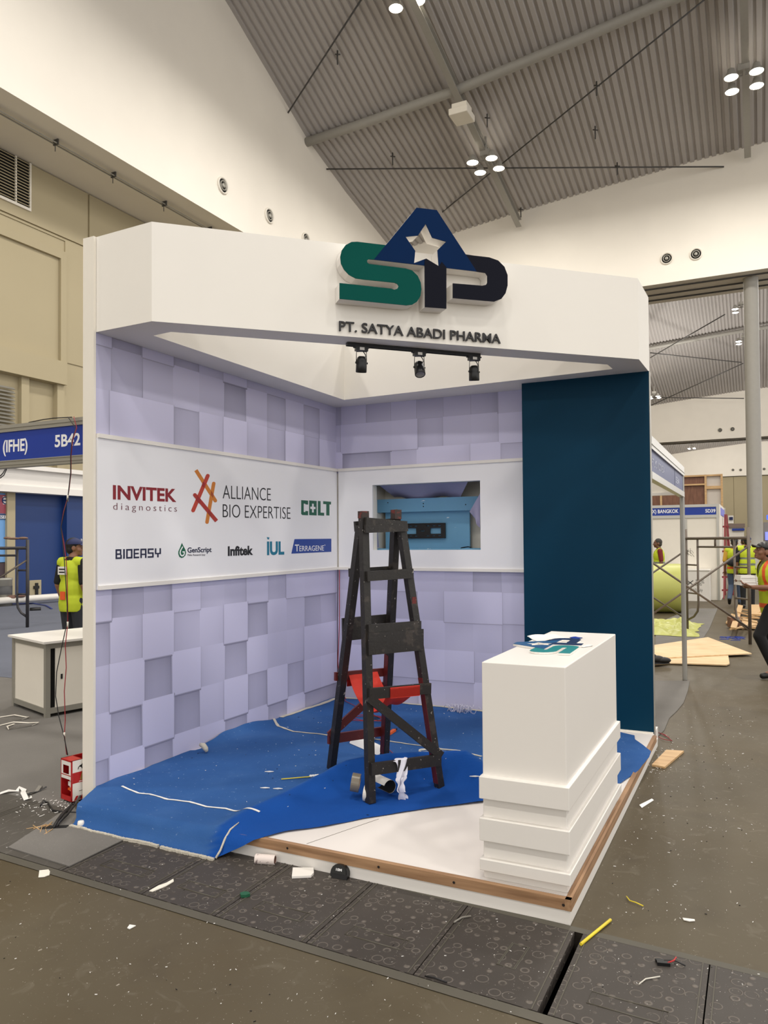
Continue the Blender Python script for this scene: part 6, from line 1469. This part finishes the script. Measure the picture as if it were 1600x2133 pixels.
# offcuts pile
for k, (pix, z, lab) in enumerate(((((1512, 1300), (1524, 1281), (1532, 1283), (1530, 1300)), .02, 'pale board at the left of the offcut pile in the aisle'), (((1522, 1310), (1538, 1262), (1548, 1264), (1534, 1312)), .12, 'board leaning up on the offcut pile in the aisle'),
        (((1540, 1308), (1548, 1290), (1578, 1296), (1574, 1310)), .03, 'flat boards at the right of the offcut pile in the aisle'), (((1560, 1282), (1562, 1262), (1586, 1262), (1586, 1283)), .12, 'light board lying across the back of the offcut pile'))):
    board(pix, z, .03, M_timber, lab, 'wood_offcut', 'offcut')
mm = MB(); p = G(1530, 1308, .02); mm.obox(p+V((0, .1, .09)), V((.09, .03, 0)), V((-.03, .12, 0)), V((0, 0, .09))); obj('wood_block', mm, M_plydark, None, 'dark block under the leaning board of the offcut pile', 'block')
mm = MB(); rn = random.Random(2)
for k in range(14): p = G(rn.uniform(1540, 1584), rn.uniform(1265, 1306), .06+.1*rn.random()); a = rn.uniform(0, PI); d_ = V((math.cos(a), math.sin(a), rn.uniform(-.3, .3)))*rn.uniform(.12, .35); mm.bar(p-d_, p+d_, .04, .02)
obj('wood_sticks', mm, M_timber, None, 'jumble of thin sticks on top of the offcut pile', 'offcut', None, 'stuff')
# black shoe at the edge of the teal panel
sh = thing('shoe', G(1373, 1381, .03), 'black shoe lying on the plywood at the edge of the teal panel', 'shoe'); p = G(1372, 1381, .042); ax = V((.95, .25, 0)).normalized()
sy = V((-ax.y, ax.x, 0))
rot = Matrix((ax, sy, V((0, 0, 1)))).transposed()
mm = MB(); mm.ell(p+ax*.05+V((0, 0, .035)), (.10, .048, .042), rot); mm.ell(p-ax*.09+V((0, 0, .055)), (.085, .045, .065), rot); mm.ell(p-ax*.02+V((0, 0, .045)), (.1, .046, .05), rot); obj('upper', mm, M_shoe, sh)
mm = MB(); mm.ell(p-ax*.02+V((0, 0, .0)), (.165, .054, .014), rot); obj('sole', mm, M_black, sh)
mm = MB(); mm.tube([p-ax*.13+V((0, 0, .10)), p-ax*.3+V((0, .02, .16)), p-ax*.7+V((0, .05, .22))], [.045, .05, .06], 12); obj('trouser_leg', mm, M_blackcloth, None, 'black trouser leg of a person hidden behind the teal panel', 'clothing') if False else None
# ================================================================== PEOPLE
def remesh_obj(name, mb, mats, parent, voxel, smooth=4, **k):
    """fuse overlapping forms into one continuous surface"""
    o = obj(name, mb, mats, parent, normals=True)
    md = o.modifiers.new('r', 'REMESH'); md.mode = 'VOXEL'; md.voxel_size = voxel; md.use_smooth_shade = True
    ms = o.modifiers.new('s', 'SMOOTH'); ms.iterations = smooth; ms.factor = .5
    dg = bpy.context.evaluated_depsgraph_get(); dg.update()
    me = bpy.data.meshes.new_from_object(o.evaluated_get(dg)); old = o.data; o.modifiers.clear(); o.data = me; bpy.data.meshes.remove(old)
    me.materials.clear()
    for m in (mats if isinstance(mats, (list, tuple)) else [mats]): me.materials.append(m)
    for p in me.polygons: p.use_smooth = True; p.material_index = 0
    for kk, vv in k.items():
        if vv: o[kk] = vv
    return o
def person(name_loc, heading, Ht, lab, pose, outfit, vox=.009):
    """one figure: name_loc ground point, heading as a direction; pose in a body frame x right, y forward, z up (for 1.70 m)"""
    s = Ht/1.70; f = V((heading[0], heading[1], 0)).normalized(); r = V((f.y, -f.x, 0)); B = V(name_loc)
    J = dict(pelvis=(0, 0, .93), waist=(0, 0, 1.06), chest=(0, .01, 1.26), neck=(0, .0, 1.43), head=(0, .035, 1.575), shL=(-.18, 0, 1.385), shR=(.18, 0, 1.385), elL=(-.225, -.03, 1.11), elR=(.225, -.03, 1.11),
             wrL=(-.23, .06, .87), wrR=(.23, .06, .87), hipL=(-.09, 0, .91), hipR=(.09, 0, .91), knL=(-.10, .03, .50), knR=(.10, .03, .50), anL=(-.10, -.02, .085), anR=(.10, -.02, .085), toeL=(-.12, .15, .03), toeR=(.12, .15, .03),
             hdL=(-.23, .12, .79), hdR=(.23, .12, .79), look=(0, 1, 0))
    J.update(pose)
    W = lambda p: B+(r*p[0]+f*p[1]+V((0, 0, 1))*p[2])*s
    j = {k: W(v) for k, v in J.items() if k != 'look'}
    lk = (r*J['look'][0]+f*J['look'][1]+V((0, 0, 1))*J['look'][2]).normalized(); up = V((0, 0, 1)); up = (up-lk*up.dot(lk)).normalized(); rt = lk.cross(up)
    HR = Matrix((rt, lk, up)).transposed()
    T = thing('person', B, lab, 'person')
    upv = (j['neck']-j['pelvis']).normalized(); TR = Matrix((r, upv.cross(r), upv)).transposed()
    hd = lambda a, b_, c_: j['head']+(rt*a+lk*b_+up*c_)*s
    b = MB()
    def cap(p, q, r1, r2): b.cap(p, q, r1*s, r2*s, 14)
    b.ell(j['pelvis'], (.155*s, .105*s, .12*s), TR); b.ell(j['waist'], (.14*s, .10*s, .14*s), TR); b.ell(j['chest'], (.165*s, .115*s, .18*s), TR)
    cap(j['pelvis'], j['chest'], .12, .12); cap(j['shL'], j['shR'], .058, .058); cap(j['chest']+V((0, 0, .08*s)), j['neck'], .08, .055); cap(j['neck'], j['head']-V((0, 0, .05*s)), .056, .052)
    for S in 'LR':
        cap(j['sh'+S], j['el'+S], .052, .040); cap(j['el'+S], j['wr'+S], .040, .027)
        cap(j['hip'+S], j['kn'+S], .088, .058); cap(j['kn'+S], j['kn'+S].lerp(j['an'+S], .35), .056, .056); cap(j['kn'+S].lerp(j['an'+S], .3), j['an'+S], .055, .038); cap(j['an'+S], j['toe'+S]+V((0, 0, .01)), .04, .03)
        # hand: palm, four fingers of unequal length in two bent joints, thumb from the side of the palm
        hdir = (j['hd'+S]-j['wr'+S]).normalized(); sd_ = hdir.cross(f if abs(hdir.dot(f)) < .8 else up).normalized(); pn = hdir.cross(sd_)
        if 'palm'+S in J: pn = (r*J['palm'+S][0]+f*J['palm'+S][1]+V((0, 0, 1))*J['palm'+S][2]).normalized(); sd_ = hdir.cross(pn).normalized()
        pc = j['wr'+S]+hdir*.05*s; PRm = Matrix((sd_, pn, hdir)).transposed(); b.ell(pc, (.038*s, .016*s, .052*s), PRm)
        for k, (o_, l_) in enumerate(((-.028, .066), (-.0095, .076), (.0095, .071), (.027, .056))):
            a0 = pc+sd_*o_*s+hdir*.04*s; a1 = a0+(hdir*.85+pn*.35)*l_*.55*s; a2 = a1+(hdir*.4+pn*.8)*l_*.5*s
            cap(a0, a1, .0095, .009); cap(a1, a2, .009, .0075)
        t0 = pc-sd_*.03*s-hdir*.015*s; t1 = t0+(-sd_*.7+hdir*.7)*.038*s; cap(t0, t1, .012, .0105); cap(t1, t1+(hdir*.85+pn*.4)*.03*s, .0105, .0085)
    # head with jaw, nose, brow, lips and ears
    b.ell(hd(0, -.008, .02), (.076*s, .094*s, .098*s), HR); b.ell(hd(0, .022, -.045), (.057*s, .068*s, .07*s), HR); b.ell(hd(0, .068, -.088), (.026*s, .022*s, .02*s), HR)
    cap(hd(0, .086, .012), hd(0, .108, -.03), .010, .0145); cap(hd(-.014, .094, -.034), hd(.014, .094, -.034), .010, .010)
    cap(hd(-.036, .080, .03), hd(.036, .080, .03), .012, .012); cap(hd(-.018, .086, -.067), hd(.018, .086, -.067), .006, .006); cap(hd(-.014, .085, -.077), hd(.014, .085, -.077), .0062, .0062)
    for sg_ in (-1, 1): b.ell(hd(.077*sg_, -.012, -.012), (.012*s, .022*s, .034*s), HR); b.ell(hd(.04*sg_, .05, -.03), (.028*s, .03*s, .03*s), HR)
    sk = outfit.get('skin', M_skin)
    body = remesh_obj('body', b, [sk, mat('lip', (112, 66, 56), .5)], T, vox*s*.75, 3)
    for p in body.data.polygons:
        c_ = p.center+B; d_ = c_-j['head']; x_, y_, z_ = d_.dot(rt)/s, d_.dot(lk)/s, d_.dot(up)/s
        if abs(x_) < .026 and y_ > .083 and -.084 < z_ < -.060: p.material_index = 1
    for sg_ in (-1, 1):
        e = MB(); e.ell(hd(.031*sg_, .0785, .006), (.0125*s, .0075*s, .0058*s), HR, 12, 8); obj('eye', e, mat('eye_white', (176, 168, 160), .3), T)
        e = MB(); e.ell(hd(.031*sg_, .0842, .006), (.0055*s, .003*s, .0055*s), HR, 10, 6); obj('iris', e, M_dark, T)
        e = MB(); e.cap(hd(.018*sg_, .091, .031), hd(.046*sg_, .082, .034), .004*s, .003*s); obj('eyebrow', e, M_hair, T)
    if outfit.get('moustache'): e = MB(); e.cap(hd(-.024, .093, -.056), hd(.024, .093, -.056), .006*s, .006*s); obj('moustache', e, M_hair, T)
    # hair
    h = MB(); h.ell(hd(0, -.018, .034), (.082*s, .094*s, .092*s), HR); h.ell(hd(0, -.045, -.02), (.07*s, .06*s, .07*s), HR)
    hair = remesh_obj('hair', h, outfit.get('hair', M_hair), T, .008*s, 2)
    if outfit.get('cap'):
        c_ = MB(); n_ = 10
        prof = [(.097*math.cos(PI/2*k/n_), .080*math.sin(PI/2*k/n_)) for k in range(n_+1)]
        c_.lathe([(.001+max(0, a*s), b_*s) for a, b_ in prof]+[], hd(0, -.006, .040), up, 24); cp_ = obj('cap', c_, outfit['cap'], T)
        c_ = MB(); c_.grid(lambda u_, v_: hd((u_-.5)*.155*(1-.18*v_*v_), .07+v_*.085*(1-(2*u_-1)**2*.45), .052-.006*v_-.022*(2*u_-1)**2), 12, 6); c_.grid(lambda u_, v_: hd((u_-.5)*.155*(1-.18*v_*v_), .07+v_*.085*(1-(2*u_-1)**2*.45), .048-.006*v_-.022*(2*u_-1)**2), 12, 6); obj('brim', c_, outfit['cap'], cp_)
        if outfit.get('cap_trim'): c_ = MB(); c_.bar(hd(-.03, .072, .095), hd(.0, .085, .085), .004, .03*s); obj('badge', c_, M_paper, cp_)
    # shirt with sleeves
    def torso(m_, g_, low):
        m_.ell(j['chest'], ((.165+g_)*s, (.115+g_)*s, (.185)*s), TR); m_.ell(j['waist'], ((.145+g_)*s, (.105+g_)*s, .15*s), TR); m_.ell(j['pelvis']+upv*.02, ((.158+g_)*s, (.112+g_)*s, low*s), TR)
        m_.cap(j['pelvis'], j['chest'], (.125+g_)*s, (.12+g_)*s); m_.cap(j['shL'], j['shR'], (.06+g_*.7)*s, (.06+g_*.7)*s); m_.cap(j['chest']+V((0, 0, .08*s)), j['neck']-V((0, 0, .02*s)), (.085+g_)*s, (.062+g_)*s)
    sh_ = MB(); torso(sh_, .008, .12)
    for S in 'LR':
        k = outfit.get('sleeve', .8); sh_.cap(j['sh'+S], j['sh'+S].lerp(j['el'+S], min(1, k)), .064*s, .058*s)
        if k > 1: sh_.cap(j['el'+S], j['el'+S].lerp(j['wr'+S], k-1), .052*s, .040*s)
    remesh_obj('shirt', sh_, outfit['shirt'], T, vox*s, 4)
    tr = MB(); tr.ell(j['pelvis'], (.165*s, .118*s, .12*s), TR)
    for S in 'LR': tr.cap(j['hip'+S], j['kn'+S], .100*s, .070*s); tr.cap(j['kn'+S], j['an'+S], .070*s, .055*s)
    remesh_obj('trousers', tr, outfit['trousers'], T, vox*s, 4)
    for S in 'LR':
        so = MB(); d_ = (j['toe'+S]-j['an'+S]); d_.z *= .0 if abs(d_.z) < .1 else 1
        so.cap(j['an'+S]-V((0, 0, .035*s)), j['toe'+S]+V((0, 0, .012*s)), .046*s, .038*s); so.cap(j['an'+S], j['an'+S]-V((0, 0, .04*s))-d_.normalized()*.03*s, .045*s, .045*s)
        remesh_obj('shoe', so, outfit.get('shoes', M_shoe), T, .010*s, 2)
    # vest
    if outfit.get('vest'):
        ve = MB(); dn = -upv*.05*s
        ve.ell(j['chest'], (.188*s, .140*s, .21*s), TR); ve.ell(j['waist'], (.182*s, .140*s, .20*s), TR); ve.ell(j['pelvis']+dn, (.190*s, .145*s, .24*s), TR)
        ve.cap(j['pelvis'], j['chest'], .145*s, .142*s); ve.cap(j['shL'], j['shR'], .074*s, .074*s); nk = j['neck']-V((0, 0, .035*s))
        ve.cap(nk, j['shL'], .075*s, .072*s); ve.cap(nk, j['shR'], .075*s, .072*s); ve.cap(j['chest']+V((0, 0, .08*s)), nk, .11*s, .085*s)
        v_ = remesh_obj('safety_vest', ve, [outfit['vest'], outfit.get('stripe', M_reflect)], T, vox*s, 8)
        for p in v_.data.polygons:
            c2 = p.center+B-j['pelvis']; z_ = c2.dot(upv)/s; x_ = c2.dot(r)/s
            if any(abs(z_-a) < .026 for a in outfit.get('bands', (.10, .24))) or (outfit.get('straps') and z_ > .2 and abs(abs(x_)-.105) < .02): p.material_index = 1
        # open collar, armholes and hem: drop faces at the neck, the sleeves and below
        bm = bmesh.new(); bm.from_mesh(v_.data); kill = []
        for fc in bm.faces:
            c2 = fc.calc_center_median()+B-j['pelvis']; z_ = c2.dot(upv)/s; x_ = c2.dot(r)/s; y_ = c2.dot(f)/s
            if z_ < outfit.get('hem', -.12) or (z_ > .485 and abs(x_) < .07) or abs(x_) > .20 and z_ > .30 or (y_ > .03 and abs(x_) < .07*(z_-.28)/.17 and z_ > .28): kill.append(fc)
        bmesh.ops.delete(bm, geom=kill, context='FACES'); bm.to_mesh(v_.data); bm.free()
        so_ = v_.modifiers.new('t', 'SOLIDIFY'); so_.thickness = .006
        if outfit.get('patch'):
            a, b_, w2, h2, yy2 = outfit['patch']; pm = MB(); O = j['pelvis']+r*a*s+upv*b_*s+f*yy2*s
            pm.obox(O, r*w2*s, f*.004*s, upv*h2*s); pt_ = obj('name_patch', pm, M_paper, v_)
            if False: pass
            lm = MB()
            for k in range(2): lm.obox(O+upv*(h2*(.35-.75*k))*s-f*.0045*s, r*w2*.7*s, f*.0012, upv*.008*s)
            obj('patch_print', lm, M_dark, T)
    return T, j, (r, f, s)

# 1: worker behind the small cabinet, half hidden by the booth wall
dirR = (R0*.45+V((FW.x, FW.y, 0))*.89)
P = far(151, 1134, 9.4)
T1, j1, _ = person((P.x, P.y, 0), dirR, 1.66, 'worker in a yellow vest and navy cap half hidden behind the left booth wall', dict(look=(.75, .8, 0)), dict(shirt=M_blackcloth, trousers=mat('charcoal_trousers', (44, 46, 52), .85), vest=M_vest, stripe=M_vest, cap=M_navy, cap_trim=True, patch=(-.01, .36, .07, .05, -.150), hem=-.15, sleeve=.85, skin=M_skin))
# orange square on the lower back of the vest
pm = MB(); r_, f_, s_ = _; O = j1['pelvis']-r_*.0*s_+V((0, 0, .05))-f_*.150*s_; pm.obox(O, r_*.04, f_*.004, V((0, 0, .05))); obj('vest_patch', pm, M_orange, T1, 'orange square')
# 2: man in a maroon shirt standing behind the yellow roll
P = far(1373, 1118, 18.3)
person((P.x, P.y, 0), (-R0*.95+V((FW.x, FW.y, 0))*.25), 1.62, 'man in a maroon shirt and yellow vest standing behind the yellow roll', dict(), dict(shirt=M_maroon, trousers=M_blackcloth, vest=M_vest, bands=(.10, .16), moustache=True, skin=M_skin2, hair=mat('grey_black_hair', (50, 46, 42), .7)), .012)
# 3, 4: two workers walking away down the aisle
P = G(1532, 1262); Fh = V((FW.x, FW.y, 0)).normalized()
T3, j3, (r3, f3, s3) = person((P.x, P.y, 0), Fh*.85+R0*.5, 1.62, 'worker in a yellow vest with a dark waist bag walking away down the aisle', dict(knL=(-.09, .04, .50), anL=(-.1, -.30, .20), toeL=(-.11, -.22, .07), knR=(.09, .10, .50), anR=(.1, .06, .085), toeR=(.11, .22, .03), elR=(.24, .0, 1.1), wrR=(.2, .18, .95)), dict(shirt=mat('ochre_cloth', (206, 160, 60), .8), trousers=M_denim, vest=M_vest, cap=M_black, bands=(.02,), stripe=M_orange, sleeve=.9), .012)
bg = MB(); bg.ell(j3['pelvis']+V((0, 0, .16))-f3*.17, (.17, .10, .11)); obj('waist_bag', bg, mat('bag_cloth', (44, 46, 54), .8), T3)
P = G(1546, 1268); P = V((P.x+.12, P.y+.3, 0))
person(P, Fh*.9+R0*.35, 1.66, 'worker in a yellow vest and dark cap reaching out beside the aisle scaffold', dict(elR=(.42, .12, 1.22), wrR=(.62, .25, 1.15), hdR=(.72, .3, 1.12), knR=(.1, .12, .5), anR=(.1, .06, .085), toeR=(.12, .22, .03)), dict(shirt=M_blackcloth, trousers=M_blackcloth, vest=M_vest, cap=M_navy, bands=(.10, .24), sleeve=.95), .012)
P = far(1549, 1122, 26)
person((P.x, P.y, 0), Fh, 1.62, 'farthest worker in the aisle, only the head showing between two others', dict(), dict(shirt=M_vest, trousers=M_blackcloth, cap=None), .016)
# 5: worker carrying white boxes, cut off by the right edge
P = G(1612, 1412); sx_ = -R0*.985+Fh*.08
T5, j5, (r5, f5, s5) = person((P.x, P.y, 0), sx_, 1.60, 'worker in a black cap carrying white boxes at the right edge of the photo',
    dict(head=(0, .09, 1.53), neck=(0, .05, 1.41), chest=(0, .03, 1.25), look=(.0, .96, .25), elL=(-.22, .02, 1.10), wrL=(-.12, .27, 1.10), hdL=(-.09, .36, 1.13), elR=(.22, .02, 1.10), wrR=(.12, .27, 1.10), hdR=(.09, .36, 1.13), palmL=(.2, .1, 1), palmR=(-.2, .1, 1),
         knL=(-.10, .20, .52), anL=(-.1, .02, .10), toeL=(-.11, .17, .03), knR=(.10, .0, .50), anR=(.1, -.28, .12), toeR=(.11, -.14, .03)),
    dict(shirt=mat('olive_cloth', (96, 100, 50), .8), trousers=M_blackcloth, vest=M_vest, stripe=M_orange, cap=M_black, bands=(-.04, .16), straps=True, hem=-.14, sleeve=.6), .009)
c_ = (j5['hdL']+j5['hdR'])/2+V((0, 0, .055))-f5*.06
for k, (h_, w_, lab) in enumerate(((.045, .15, 'lower white box carried by the worker at the right edge'), (.04, .14, 'upper white box carried by the worker at the right edge'))):
    bx = thing('carton', c_, lab, 'box'); z = c_.z+(-.03+.05*k)
    mm = MB(); bm = bmesh.new(); bmesh.ops.create_cube(bm, size=1)
    for v in bm.verts: tp = .92 if v.co.z > 0 else 1.0; v.co = V((c_.x, c_.y, z))+f5*(v.co.y*.17*tp+.01)+r5*v.co.x*w_*1.2*tp+V((0, 0, v.co.z*h_))
    bmesh.ops.bevel(bm, geom=bm.edges[:], offset=.010, segments=2, affect='EDGES'); mm.bm(bm); obj('tray', mm, M_white, bx)
    mm = MB(); mm.obox((c_.x, c_.y, z+h_*.05), f5*.090, r5*w_*.62, V((0, 0, .004))); obj('rim', mm, M_white, bx)
